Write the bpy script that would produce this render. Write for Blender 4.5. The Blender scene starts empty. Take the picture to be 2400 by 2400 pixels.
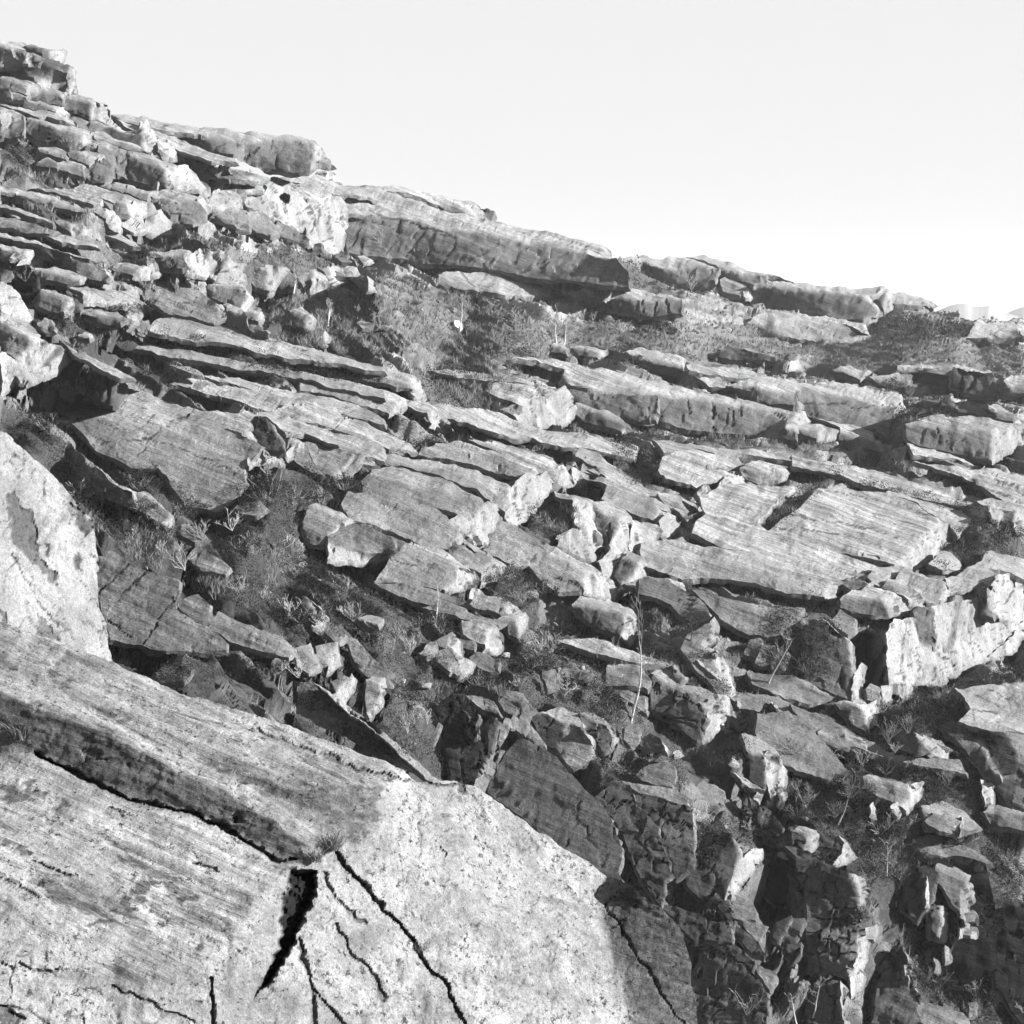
import bpy, math, random, numpy as np, time
from mathutils import Vector
from mathutils.geometry import delaunay_2d_cdt
T00 = time.time()
sc = bpy.context.scene
col = sc.collection
R_ = math.radians

# ------------------------------------------------------------------ camera
FOC = 3426.0                       # focal length in photo pixels (photo is 2400 wide)
PITCH = math.atan(450 / FOC)       # looks slightly down
cam_d = bpy.data.cameras.new('camera')
cam_d.sensor_width = 36
cam_d.lens = 36 * FOC / 2400
cam_d.clip_start = 0.1
cam_d.clip_end = 20000
cam = bpy.data.objects.new('camera', cam_d)
cam.rotation_euler = (R_(90) - PITCH, 0, 0)
col.objects.link(cam)
sc.camera = cam

# ------------------------------------------------------------------ sun, sky, exposure
SUN = np.array([0.94, -0.10, 0.34]); SUN /= np.linalg.norm(SUN)
w = bpy.data.worlds.new('World'); sc.world = w; w.use_nodes = True
nt = w.node_tree
bg = nt.nodes['Background']
sky = nt.nodes.new('ShaderNodeTexSky'); sky.sky_type = 'NISHITA'; sky.sun_disc = False
sky.sun_elevation = math.asin(SUN[2]); sky.sun_rotation = math.atan2(SUN[0], SUN[1])
sky.dust_density = 3.0; sky.air_density = 1.0
bw = nt.nodes.new('ShaderNodeRGBToBW')           # black and white film
veil = nt.nodes.new('ShaderNodeMix'); veil.data_type = 'FLOAT'; veil.inputs[0].default_value = .97   # thin even high cloud
veil.inputs[3].default_value = 3.28
nt.links.new(sky.outputs[0], bw.inputs[0]); nt.links.new(bw.outputs[0], veil.inputs[2]); nt.links.new(veil.outputs[0], bg.inputs[0])
bg.inputs[1].default_value = 0.0525
sl = bpy.data.lights.new('sun', 'SUN'); sl.energy = 5.0; sl.angle = R_(0.5)
so = bpy.data.objects.new('sun', sl); col.objects.link(so)
so.rotation_euler = Vector(SUN).to_track_quat('Z', 'Y').to_euler()
so.location = (60, -20, 60)
sc.view_settings.view_transform = 'Standard'; sc.view_settings.look = 'None'
sc.view_settings.gamma = 1; sc.view_settings.use_curve_mapping = False
sc.view_settings.exposure = 2.3
sc.cycles.max_bounces = 4

# ------------------------------------------------------------------ noise
def _h(i, j, k, s):
    n = (i * 374761393 + j * 668265263 + k * 2147483647 + s * 1274126177) & 0xFFFFFFFF
    n = ((n ^ (n >> 13)) * 1274126177) & 0xFFFFFFFF
    n = ((n ^ (n >> 16)) * 2246822519) & 0xFFFFFFFF
    return ((n ^ (n >> 15)) & 0xFFFFFF) / 16777216.0
def vnoise(p, s=0):
    f = np.floor(p); q = p - f; q = q * q * (3 - 2 * q); f = f.astype(np.int64)
    r = 0
    for dx in (0, 1):
        wx = q[:, 0] if dx else 1 - q[:, 0]
        for dy in (0, 1):
            wy = q[:, 1] if dy else 1 - q[:, 1]
            for dz in (0, 1):
                wz = q[:, 2] if dz else 1 - q[:, 2]
                r = r + wx * wy * wz * _h(f[:, 0] + dx, f[:, 1] + dy, f[:, 2] + dz, s)
    return r * 2 - 1
def fbm(p, o=4, s=0):
    r = 0; a = 1
    for k in range(o):
        r = r + a * vnoise(p * (2.03 ** k), s + 17 * k); a *= 0.5
    return r
def worley(p, s=0, tilt=False):
    """returns F1, F2, id-hash of nearest cell"""
    f = np.floor(p).astype(np.int64); q = p - f
    n = len(p); f1 = np.full(n, 9.0); f2 = np.full(n, 9.0); idh = np.zeros(n); til = np.zeros(n)
    for dx in (-1, 0, 1):
        for dy in (-1, 0, 1):
            for dz in (-1, 0, 1):
                a, b, c = f[:, 0] + dx, f[:, 1] + dy, f[:, 2] + dz
                X = dx + _h(a, b, c, s) - q[:, 0]; Y = dy + _h(a, b, c, s + 1) - q[:, 1]; Z = dz + _h(a, b, c, s + 2) - q[:, 2]
                d = X * X + Y * Y + Z * Z
                m = d < f1
                f2 = np.where(m, f1, np.minimum(f2, d)); h3 = _h(a, b, c, s + 3); idh = np.where(m, h3, idh); til = np.where(m, X * np.cos(h3 * 40) + Y * np.sin(h3 * 40) + Z * (np.cos(h3 * 97)), til); f1 = np.where(m, d, f1)
    if tilt: return np.sqrt(f1), np.sqrt(f2), idh, til
    return np.sqrt(f1), np.sqrt(f2), idh
def sstep(a, b, x):
    t = np.clip((x - a) / (b - a), 0, 1); return t * t * (3 - 2 * t)

# ------------------------------------------------------------------ sight lines and the lie of the land
fwd = np.array([0, math.cos(PITCH), -math.sin(PITCH)]); upv = np.array([0, math.sin(PITCH), math.cos(PITCH)])
def ray(u, v):
    u = np.asarray(u, float); v = np.asarray(v, float)
    return (np.stack([(u - 1200) / FOC, 0 * u, 0 * u], -1) - ((v - 1200) / FOC)[..., None] * upv + fwd)
def proj(P):
    t = P @ fwd; return 1200 + FOC * P[:, 0] / t, 1200 - FOC * (P @ upv) / t, t
# distances of the hillside (photo column, photo row, metres)
DP = np.array([(-500,0,100),(0,130,110),(330,330,125),(600,330,170),(800,450,200),(1150,520,220),(1500,600,230),(1800,680,240),(2100,715,250),(2400,735,260),
 (0,600,75),(400,600,90),(800,600,120),(1150,650,160),(1500,720,170),(1900,760,180),(2300,800,175),
 (0,900,50),(400,900,68),(800,900,90),(1200,950,110),(1600,1000,122),(2000,1000,125),(2400,1000,125),
 (0,1150,36),(400,1200,48),(800,1200,65),(1200,1200,82),(1600,1200,95),(2000,1250,98),(2400,1300,96),
 (300,1500,36),(700,1450,48),(1100,1500,60),(1500,1500,70),(1900,1500,80),(2300,1550,80),
 (300,1800,26),(900,1800,42),(1300,1800,54),(1700,1800,61),(2100,1800,68),(2400,1850,70),
 (300,2300,19),(1500,2200,50),(1900,2200,57),(2300,2200,64),(300,2700,17),(1500,2600,48),(2300,2600,60),(3000,800,180),(3000,1600,85),(3000,2600,65),(-500,600,60),(-500,1200,25)], float)
def _phi(r2): return np.sqrt(r2 + 250.0 ** 2)
_c = DP[:, :2]
_K = _phi(((_c[:, None] - _c[None]) ** 2).sum(-1)) ; _n = len(DP)
_M = np.zeros((_n + 3, _n + 3)); _M[:_n, :_n] = _K - 12.0 * np.eye(_n); _M[:_n, _n] = 1; _M[:_n, _n+1:] = _c / 1000; _M[_n, :_n] = 1; _M[_n+1:, :_n] = _c.T / 1000
_W = np.linalg.solve(_M, np.concatenate([np.log(DP[:, 2]), [0, 0, 0]]))
def ldepth(u, v):
    u = np.asarray(u, float); v = np.asarray(v, float); sh = u.shape; u = u.ravel(); v = v.ravel()
    r = np.full(len(u), _W[_n]) + _W[_n+1] * u / 1000 + _W[_n+2] * v / 1000
    for k in range(_n):
        r += _W[k] * _phi((u - _c[k, 0]) ** 2 + (v - _c[k, 1]) ** 2)
    return r.reshape(sh)

# bedding frame: e along the layers, nb across them, c the third
nb = np.array([.28, -.28, .92]); nb /= np.linalg.norm(nb)
e_ = np.cross(nb, np.array([-.1, -.97, .2])); e_ /= np.linalg.norm(e_)
c_ = np.cross(nb, e_)
def bed(P): return np.stack([P @ e_, P @ nb, P @ c_], -1)

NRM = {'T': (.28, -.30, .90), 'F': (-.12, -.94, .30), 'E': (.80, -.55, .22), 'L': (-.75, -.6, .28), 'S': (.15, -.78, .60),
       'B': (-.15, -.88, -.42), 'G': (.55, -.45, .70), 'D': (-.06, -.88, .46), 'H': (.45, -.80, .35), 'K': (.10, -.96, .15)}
TONE = {'T': .13, 'F': .062, 'E': .122, 'L': .085, 'S': .093, 'B': .06, 'G': .125, 'D': .045, 'H': .11, 'K': .02}  # colour per facet type; the recess types are blackened to carry shade
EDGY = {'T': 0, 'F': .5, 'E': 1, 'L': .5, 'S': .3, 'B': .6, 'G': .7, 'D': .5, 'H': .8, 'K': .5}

# ------------------------------------------------------------------ materials (black and white film: all greys)
def newmat(name):
    m = bpy.data.materials.new(name); m.use_nodes = True
    n = m.node_tree; b = n.nodes['Principled BSDF']; b.inputs['Roughness'].default_value = 0.9
    b.inputs['Specular IOR Level'].default_value = 0.03
    return m, n, b
class G:
    def __init__(s, n): s.n = n
    def node(s, t, **k):
        o = s.n.nodes.new(t)
        for a, b in k.items(): setattr(o, a, b)
        return o
    def lk(s, a, b): s.n.links.new(a, b)
    def val(s, sock, v):
        if hasattr(v, 'links') or hasattr(v, 'is_linked'): s.lk(v, sock)
        else: sock.default_value = v
    def m(s, op, a, b=0.0, c=None):
        o = s.node('ShaderNodeMath', operation=op); s.val(o.inputs[0], a); s.val(o.inputs[1], b)
        if c is not None: s.val(o.inputs[2], c)
        return o.outputs[0]
    def dot(s, p, v):
        o = s.node('ShaderNodeVectorMath', operation='DOT_PRODUCT'); s.lk(p, o.inputs[0]); o.inputs[1].default_value = tuple(v); return o.outputs['Value']
    def comb(s, a, b, c):
        o = s.node('ShaderNodeCombineXYZ')
        for k, x in enumerate((a, b, c)): s.val(o.inputs[k], x)
        return o.outputs[0]
    def noise(s, vec, sc_, det=5, rough=.6, dist=0.0):
        o = s.node('ShaderNodeTexNoise'); s.lk(vec, o.inputs['Vector']); o.inputs['Scale'].default_value = sc_
        o.inputs['Detail'].default_value = det; o.inputs['Roughness'].default_value = rough; o.inputs['Distortion'].default_value = dist
        return o.outputs['Fac']
    def rng(s, x, a, b, c, d):
        o = s.node('ShaderNodeMapRange'); s.lk(x, o.inputs[0])
        for k, y in zip((1, 2, 3, 4), (a, b, c, d)): s.val(o.inputs[k], y)
        o.interpolation_type = 'SMOOTHSTEP'
        return o.outputs[0]
    def mix(s, f, a, b):   # float mix
        o = s.node('ShaderNodeMix', data_type='FLOAT'); s.val(o.inputs[0], f); s.val(o.inputs[2], a); s.val(o.inputs[3], b); return o.outputs[0]
    def attr(s, nme):
        o = s.node('ShaderNodeAttribute'); o.attribute_name = nme; return o
def rock_material(name, near=False, kk=None):
    m, n, b = newmat(name); g = G(n)
    P = g.node('ShaderNodeNewGeometry').outputs['Position']
    k = kk or (9.0 if near else 1.0)              # near rocks carry finer grain
    a_, n_, cc = g.dot(P, e_), g.dot(P, nb), g.dot(P, c_)
    at = g.attr('rk'); sep = g.node('ShaderNodeSeparateColor'); g.lk(at.outputs['Color'], sep.inputs[0])
    tone, moss_shade, edgy = sep.outputs[0], sep.outputs[1], sep.outputs[2]
    warp = g.noise(P, .25 * k, 3)
    nn = g.m('ADD', n_, g.m('MULTIPLY', warp, .5 / k))
    streak = g.noise(g.comb(g.m('MULTIPLY', a_, .085 * k), g.m('MULTIPLY', nn, 3.2 * k), g.m('MULTIPLY', cc, 2.2 * k)), 1.0, 6, .68)
    blot = g.noise(P, .45 * k, 6, .62)
    fine = g.noise(P, 7.0 * k, 5, .75)
    stain = g.noise(g.comb(g.m('MULTIPLY', g.dot(P, (1, 0, 0)), 1.1 * k), g.m('MULTIPLY', g.dot(P, (0, 1, 0)), .5 * k), g.m('MULTIPLY', g.dot(P, (0, 0, 1)), .22 * k)), 1.0, 5, .6)
    notedge = g.m('SUBTRACT', 1.0, edgy)
    orn = g.node('ShaderNodeObjectInfo').outputs['Random']
    big = g.noise(P, .12 * k, 3, .5)
    var = g.m('ADD', .35, g.m('ADD', g.m('MULTIPLY', orn, .7), g.rng(big, .35, .65, -.3, .5)))
    f = g.m('ADD', 1.0, g.m('MULTIPLY', g.m('SUBTRACT', streak, .5), g.m('ADD', .4, g.m('MULTIPLY', notedge, g.m('MULTIPLY', var, 2.1)))))
    f = g.m('MULTIPLY', f, g.m('ADD', 1.0, g.m('MULTIPLY', g.m('SUBTRACT', blot, .5), 1.9)))
    f = g.m('MULTIPLY', f, g.m('ADD', 1.0, g.m('MULTIPLY', g.m('SUBTRACT', fine, .5), 1.6)))
    grit = g.noise(P, 19.0 * k, 3, .7)
    f = g.m('MULTIPLY', f, g.m('ADD', 1.0, g.m('MULTIPLY', g.m('SUBTRACT', grit, .5), 1.5)))
    f = g.m('MULTIPLY', f, g.rng(stain, .58, .72, 1.0, .55))
    seep = g.noise(g.comb(g.m('MULTIPLY', a_, .75 * k), g.m('MULTIPLY', n_, .2 * k), g.m('MULTIPLY', cc, .16 * k)), 1.0, 5, .65)
    if not near: f = g.m('MULTIPLY', f, g.rng(seep, .55, .70, 1.0, .45))
    # dark lichen specks, pale lichen rings
    sp = g.noise(P, 3.1 * k, 6, .8)
    spm = g.m('MULTIPLY', g.rng(sp, .56, .61, 0.0, 1.0), g.rng(blot, .40, .56, 0.0, 1.0))
    spm = g.m('MULTIPLY', spm, 1.0 if near else g.m('SUBTRACT', 1.0, g.m('MULTIPLY', edgy, .8)))
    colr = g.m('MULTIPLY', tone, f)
    colr = g.m('MULTIPLY', colr, g.m('SUBTRACT', 1.0, g.m('MULTIPLY', spm, .78 if near else .45)))
    if near:
        band = g.noise(g.comb(g.m('MULTIPLY', a_, 1.1), g.m('MULTIPLY', n_, 9.0), g.m('MULTIPLY', cc, 5.0)), 1.0, 6, .75, .6)
        colr = g.m('MULTIPLY', colr, g.m('SUBTRACT', 1.0, g.m('MULTIPLY', g.m('MULTIPLY', g.rng(band, .53, .60, 0.0, .7), g.rng(fine, .3, .6, .3, 1.0)), g.m('SUBTRACT', 1.0, g.m('MULTIPLY', edgy, .85)))))
        dots = g.noise(P, 55.0, 3, .6)
        colr = g.m('MULTIPLY', colr, g.m('SUBTRACT', 1.0, g.m('MULTIPLY', g.rng(dots, .60, .66, 0.0, .8), g.rng(sp, .42, .55, 0.0, 1.0))))
    pl = g.noise(P, 5.3 * k, 4, .7)
    colr = g.m('ADD', colr, g.m('MULTIPLY', g.rng(pl, .64, .70, 0, 1), .035))
    colr = g.mix(moss_shade, colr, g.m('MULTIPLY', g.m('MULTIPLY', fine, fine), .02))  # blends to dark heath and crack colour, crack shade included
    colr = g.m('MINIMUM', g.m('MAXIMUM', colr, .008), .8)
    g.lk(colr, b.inputs['Base Color'])
    hgt = g.m('ADD', g.m('MULTIPLY', streak, g.m('MULTIPLY', notedge, .22 / k)), g.m('ADD', g.m('MULTIPLY', fine, .07 / k), g.m('MULTIPLY', g.m('SUBTRACT', 0.0, spm), .02 / k)))
    bp = g.node('ShaderNodeBump'); bp.inputs['Strength'].default_value = .9; bp.inputs['Distance'].default_value = 1.0
    g.lk(hgt, bp.inputs['Height']); g.lk(bp.outputs[0], b.inputs['Normal'])
    return m
M_ROCK = rock_material('weathered_gneiss')
M_NEAR = rock_material('lichened_gneiss_near', True)
M_MID = rock_material('pale_gneiss_boulder', False, 4.0)
def plain(name, v, var=.4, scale=3.0, rough=.9, trans=0.0):
    m, n, b = newmat(name); g = G(n); P = g.node('ShaderNodeNewGeometry').outputs['Position']
    f = g.noise(P, scale, 5, .7)
    c = g.m('MULTIPLY', v, g.m('ADD', 1.0, g.m('MULTIPLY', g.m('SUBTRACT', f, .5), 2 * var)))
    g.lk(c, b.inputs['Base Color']); b.inputs['Roughness'].default_value = rough
    return m

def set_props(o, label=None, cat=None, group=None, kind=None):
    for k, v in (('label', label), ('category', cat), ('group', group), ('kind', kind)):
        if v: o[k] = v
def mesh_obj(name, V, Fc, mat, attr=None, base=None, parent=None, smooth=False):
    """V (n,3) world, Fc (m,3) int; attr (n,3) stored as colour rk; the origin is moved to base"""
    base = np.zeros(3) if base is None else np.asarray(base, float)
    me = bpy.data.meshes.new(name)
    V = np.asarray(V, float) - base
    Fc = np.asarray(Fc, np.int32); k = Fc.shape[1]
    me.vertices.add(len(V)); me.vertices.foreach_set('co', V.astype(np.float32).ravel())
    me.loops.add(Fc.size); me.loops.foreach_set('vertex_index', Fc.ravel())
    me.polygons.add(len(Fc)); me.polygons.foreach_set('loop_start', np.arange(0, Fc.size, k, dtype=np.int32))
    me.polygons.foreach_set('loop_total', np.full(len(Fc), k, np.int32))
    if smooth: me.polygons.foreach_set('use_smooth', np.ones(len(Fc), bool))
    me.update(calc_edges=True)
    if attr is not None:
        ca = me.color_attributes.new('rk', 'FLOAT_COLOR', 'POINT')
        ca.data.foreach_set('color', np.concatenate([attr, np.ones((len(V), 1))], 1).astype(np.float32).ravel())
    me.materials.append(mat)
    o = bpy.data.objects.new(name, me); o.location = base; col.objects.link(o)
    if parent: o.parent = parent; o.location = base - np.array(parent.location)
    return o

# ------------------------------------------------------------------ rocks
GS = 4.0                                         # mesh spacing in photo pixels
NX, NY = 640, 640
ZR = np.full((NY, NX), np.inf); ZF = np.full((NY, NX), np.inf)                   # nearest rock depth on a coarse grid (photo px/4, offset 6 cells)
def zc(u, v): return np.clip((np.asarray(u) / GS + 6).round().astype(int), 0, NX - 1), np.clip((np.asarray(v) / GS + 6).round().astype(int), 0, NY - 1)
def inpoly(px, py, poly):
    r = np.zeros(len(px), bool); n = len(poly); j = n - 1
    for i in range(n):
        xi, yi = poly[i]; xj, yj = poly[j]
        if yi != yj:
            r ^= ((yi > py) != (yj > py)) & (px < (xj - xi) * (py - yi) / (yj - yi) + xi)
        j = i
    return r
def segdist(px, py, a, b):
    ax, ay = a; bx, by = b; dx, dy = bx - ax, by - ay; L = dx * dx + dy * dy + 1e-9
    t = np.clip(((px - ax) * dx + (py - ay) * dy) / L, 0, 1)
    return np.hypot(px - ax - t * dx, py - ay - t * dy)
def mvc(px, py, poly, q):
    """mean value coordinates interpolation of q given at the corners"""
    n = len(poly); X = poly[:, 0][None] - px[:, None]; Y = poly[:, 1][None] - py[:, None]
    r = np.hypot(X, Y) + 1e-9
    Xn, Yn, rn = np.roll(X, -1, 1), np.roll(Y, -1, 1), np.roll(r, -1, 1)
    cr = X * Yn - Y * Xn; dt = X * Xn + Y * Yn
    tn = (r * rn - dt) / np.where(np.abs(cr) < 1e-9, 1e-9, cr)
    wt = (np.roll(tn, 1, 1) + tn) / r
    return (wt * q[None]).sum(1) / wt.sum(1)
VIEWS = {'A': (0, 80, 500/1932), 'B': (400, 400, 500/1932), 'C': (0, 400, 500/1932), 'D': (1900, 1000, 500/1932),
 '1': (0, 0, 900/1932), '2': (700, 400, 900/1932), '3': (1500, 600, 900/1932), '4': (0, 700, 900/1932), '5': (700, 950, 900/1932),
 '6': (1500, 1200, 900/1449), '7': (0, 1450, 900/1830), '8': (700, 1500, 1000/1932), 'H': (900, 1500, 500/1932), 'I': (1350, 1450, 500/1932), 'J': (1550, 1900, 500/1932), 'K': (1900, 1450, 500/1932), 'L': (1838, 1838, 562/1092), 'P': (0, 0, 1.0)}
def warp(u, v, k=1.0):
    p = np.stack([u, v, 0 * u], -1)
    du = 4.5 * vnoise(p / 47, 201) + 2.6 * vnoise(p / 17, 202) + 1.6 * vnoise(p / 8, 203)
    dv = 4.0 * vnoise(p / 43, 204) + 2.4 * vnoise(p / 16, 205) + 1.5 * vnoise(p / 8, 206)
    return u + k * du, v + k * dv
STATS = [0, 0.0]
def prep_rock(R):
    """weld the corners of one rock's facets and give every facet its slope"""
    rnd = random.Random(R['label']); opt = R['opt']; pts = []
    def pid(p):
        for i, q in enumerate(pts):
            if abs(q[0] - p[0]) < 2.2 and abs(q[1] - p[1]) < 2.2: return i
        pts.append(p); return len(pts) - 1
    fac = []
    for ty, pl in R['fac']:
        ids = []
        for p in pl:
            i = pid(p)
            if not ids or (ids[-1] != i and ids[0] != i): ids.append(i)
        if len(ids) >= 3: fac.append([ty, ids])
    A = np.array(pts)
    for fc in fac:                               # put corners that lie on another facet's edge into that edge
        ids = fc[1]; out = []
        for a, b in zip(ids, ids[1:] + ids[:1]):
            out.append(a); cand = []
            for k in range(len(A)):
                if k in ids: continue
                d = segdist(A[k, 0], A[k, 1], A[a], A[b])
                if d < 2.5:
                    L = np.hypot(*(A[b] - A[a])); s = ((A[k] - A[a]) @ (A[b] - A[a])) / (L * L + 1e-9)
                    if .02 < s < .98: cand.append((s, k))
            out += [k for s, k in sorted(cand)]
        fc[1] = out
    nrm = []
    for ty, ids in fac:
        base = np.array(NRM[ty[0]])
        if len(ty) == 1:
            j = opt.get('jit', .10); base = base + np.array([rnd.uniform(-j, j) for _ in range(3)])
        elif '(' in ty: base = np.array([float(x) for x in ty[ty.index('(') + 1:-1].split('/')])
        nrm.append(base / np.linalg.norm(base))
    R['A'] = A; R['facets'] = fac; R['nrm'] = nrm
def solve_depths(RS):
    """depths of all corners at once: every facet keeps its slope, rocks rest on the hillside and against their neighbours"""
    v0 = 0; nf = sum(len(r['facets']) for r in RS); nv = sum(len(r['A']) for r in RS); N = nv + nf
    M = np.zeros((N, N)); y = np.zeros(N)
    def eq(idx, cf, rhs, w):
        idx = np.array(idx); cf = np.array(cf, float) * w; rhs *= w
        M[np.ix_(idx, idx)] += cf[:, None] * cf[None]; y[idx] += cf * rhs
    f0 = nv
    for r in RS:
        A = r['A']; o = r['opt']; r['v0'] = v0; rays = ray(A[:, 0], A[:, 1])
        ld = ldepth(A[:, 0], A[:, 1]) + math.log(o.get('dm', 1.0))
        if 'dist' in o: ld[:] = math.log(o['dist'])
        for f, (ty, ids) in enumerate(r['facets']):
            for k in ids: eq([v0 + k, f0 + f], [1, -1], -math.log(max(-(r['nrm'][f] @ rays[k]), .05)), 1.0)
        f0 += len(r['facets'])
        upper = set(k for ty, ids in r['facets'] if ty[0] in 'TG' for k in ids)
        bot = [k for k in range(len(A)) if k not in upper] or list(range(len(A)))
        for k in range(len(A)): eq([v0 + k], [1], ld[k], .001 if 'dist' in o else (.03 if k in bot else .012))
        eq([v0 + k for k in bot], [1 / len(bot)] * len(bot), ld[bot].mean(), 1.0 if 'dist' in o else .25)
        v0 += len(A)
    # neighbours
    allA = np.concatenate([r['A'] for r in RS]); own = np.concatenate([np.full(len(r['A']), i) for i, r in enumerate(RS)])
    ea, eb, eo = [], [], []
    for i, r in enumerate(RS):
        for ty, ids in r['facets']:
            for a, b in zip(ids, ids[1:] + ids[:1]): ea.append(r['v0'] + a); eb.append(r['v0'] + b); eo.append(i)
    ea, eb, eo = np.array(ea), np.array(eb), np.array(eo); PA, PB = allA[ea], allA[eb]; D = PB - PA; L2 = (D ** 2).sum(1) + 1e-9
    free = np.array([('dist' in r['opt']) or ('dm' in r['opt']) for r in RS])
    for k in range(nv):
        if free[own[k]]: continue
        t = np.clip(((allA[k] - PA) * D).sum(1) / L2, 0, 1); d = np.hypot(*(allA[k] - PA - t[:, None] * D).T)
        d[(eo == own[k]) | free[eo]] = 1e9; j = int(d.argmin())
        if d[j] < 16: eq([k, ea[j], eb[j]], [1, -(1 - t[j]), -t[j]], 0.0, .45 * (1 - d[j] / 18))
    x = np.linalg.solve(M + 1e-9 * np.eye(N), y)
    for r in RS: r['q'] = np.exp(-x[r['v0']:r['v0'] + len(r['A'])])
def build_rock(R, mat=None, group=None):
    name, label, cat, cracks, pits, opt = R['name'], R['label'], R['cat'], R['cr'], R['pits'], R['opt']
    mat = mat or M_ROCK; A, fac, q = R['A'], R['facets'], R['q']; rnd = random.Random(label + 'x')
    sp = opt.get('gs', GS)
    # fine triangles per facet, in the picture of the facet, then lifted onto its plane
    key = {}; PX = []; PQ = []; TRI = []; ATT = []; CNT = []
    def vid(px, py, qq):
        kk = (round(px * 4), round(py * 4))
        i = key.get(kk)
        if i is None:
            i = len(PX); key[kk] = i; PX.append((px, py)); PQ.append(qq); ATT.append(np.zeros(2)); CNT.append(0)
        return i
    for f, (ty, ids) in enumerate(fac):
        poly = A[ids]; qv = q[ids]
        loop = []; lq = []
        for a, b in zip(ids, ids[1:] + ids[:1]):
            lo, hi = (a, b) if a < b else (b, a)
            n = max(1, int(np.hypot(*(A[a] - A[b])) / sp))
            for s in range(n):
                s_ = s / n if a < b else 1 - s / n
                p = A[lo] * (1 - s_) + A[hi] * s_; loop.append((round(p[0], 2), round(p[1], 2))); lq.append(q[lo] * (1 - s_) + q[hi] * s_)
        x0, y0 = poly.min(0); x1, y1 = poly.max(0)
        gx, gy = np.meshgrid(np.arange(math.ceil(x0 / sp) * sp, x1, sp), np.arange(math.ceil(y0 / sp) * sp, y1, sp))
        gx = gx.ravel(); gy = gy.ravel(); keep = inpoly(gx, gy, poly)
        gx, gy = gx[keep], gy[keep]
        d = np.full(len(gx), 1e9)
        for a, b in zip(ids, ids[1:] + ids[:1]): d = np.minimum(d, segdist(gx, gy, A[a], A[b]))
        keep = d > sp * .55; gx, gy = gx[keep], gy[keep]
        gq = mvc(gx, gy, poly, qv) if len(gx) else np.zeros(0)
        co = [Vector(p) for p in loop] + [Vector((a, b)) for a, b in zip(gx, gy)]
        nl = len(loop)
        vo, eo, fo, ov, oe, of = delaunay_2d_cdt(co, [], [list(range(nl))], 1, 0.01)
        allq = lq + list(gq); loc = []
        for i, vv in enumerate(vo):
            src = ov[i]
            if src: qq = allq[src[0]]; pp = co[src[0]]
            else: qq = float(mvc(np.array([vv[0]]), np.array([vv[1]]), poly, qv)[0]); pp = vv
            loc.append(vid(pp[0], pp[1], qq))
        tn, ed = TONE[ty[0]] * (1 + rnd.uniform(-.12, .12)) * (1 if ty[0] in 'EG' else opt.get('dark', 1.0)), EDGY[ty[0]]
        for i in loc:
            ATT[i] = ATT[i] + np.array([tn, ed]); CNT[i] += 1
        for t in fo:
            if len(t) == 3: TRI.append([loc[t[0]], loc[t[1]], loc[t[2]]])
    PX = np.array(PX); PQ = np.array(PQ); TRI = np.array(TRI); ATT = np.array(ATT) / np.maximum(np.array(CNT)[:, None], 1)
    PX = np.stack(warp(PX[:, 0], PX[:, 1], .8), -1)
    V = ray(PX[:, 0], PX[:, 1]) / PQ[:, None]
    # orient towards the viewer
    nn = np.cross(V[TRI[:, 1]] - V[TRI[:, 0]], V[TRI[:, 2]] - V[TRI[:, 0]])
    flip = (nn * V[TRI[:, 0]]).sum(1) > 0
    TRI[flip] = TRI[flip][:, ::-1]
    # border edges
    E = np.concatenate([TRI[:, [0, 1]], TRI[:, [1, 2]], TRI[:, [2, 0]]])
    kk = np.sort(E, 1); code = kk[:, 0] * len(V) + kk[:, 1]
    un, inv, cnt = np.unique(code, return_inverse=True, return_counts=True)
    B = E[cnt[inv] == 1]
    isb = np.zeros(len(V), bool); isb[B.ravel()] = True
    # ease the sharp edges
    Eu = np.stack([un // len(V), un % len(V)], 1)
    for it in range(opt.get('soft', 2)):
        acc = np.zeros_like(V); c = np.zeros(len(V))
        np.add.at(acc, Eu[:, 0], V[Eu[:, 1]]); np.add.at(acc, Eu[:, 1], V[Eu[:, 0]]); np.add.at(c, Eu.ravel(), 1)
        m = (~isb) & (c > 0); V[m] = V[m] * .4 + .6 * acc[m] / c[m][:, None]
    # relief
    def vnormals():
        fn = np.cross(V[TRI[:, 1]] - V[TRI[:, 0]], V[TRI[:, 2]] - V[TRI[:, 0]])
        vn = np.zeros_like(V)
        for k in range(3): np.add.at(vn, TRI[:, k], fn)
        return vn / (np.linalg.norm(vn, axis=1)[:, None] + 1e-12)
    for it in range(30 if opt.get('near') else 1):
        aa = np.zeros_like(ATT); cn = np.zeros(len(V)); np.add.at(aa, Eu[:, 0], ATT[Eu[:, 1]]); np.add.at(aa, Eu[:, 1], ATT[Eu[:, 0]]); np.add.at(cn, Eu.ravel(), 1)
        ATT = np.where(cn[:, None] > 0, .4 * ATT + .6 * aa / np.maximum(cn, 1)[:, None], ATT)
    vn = vnormals()
    L = np.median(1 / PQ) / FOC                      # metres per photo pixel here
    rel = opt.get('rel', 1.0); bc = bed(V) / L; ed = ATT[:, 1]
    so = (sum(map(ord, label)) % 97) * 3.1
    d = 0.0
    d = d + (3.4 - 2.2 * ed) * fbm(np.stack([bc[:, 0] / 160, bc[:, 1] / 45, bc[:, 2] / 60], -1) + so, 3, 1)            # gentle waves
    gzz = np.clip(-(vn * (V / np.linalg.norm(V, axis=1)[:, None])).sum(1), .15, 1)
    st = gzz * fbm(np.stack([bc[:, 0] / 220, bc[:, 1] / 9 + .3 * fbm(V / L / 80, 2, 9), bc[:, 2] / 22], -1) + so, 3, 5)
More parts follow.
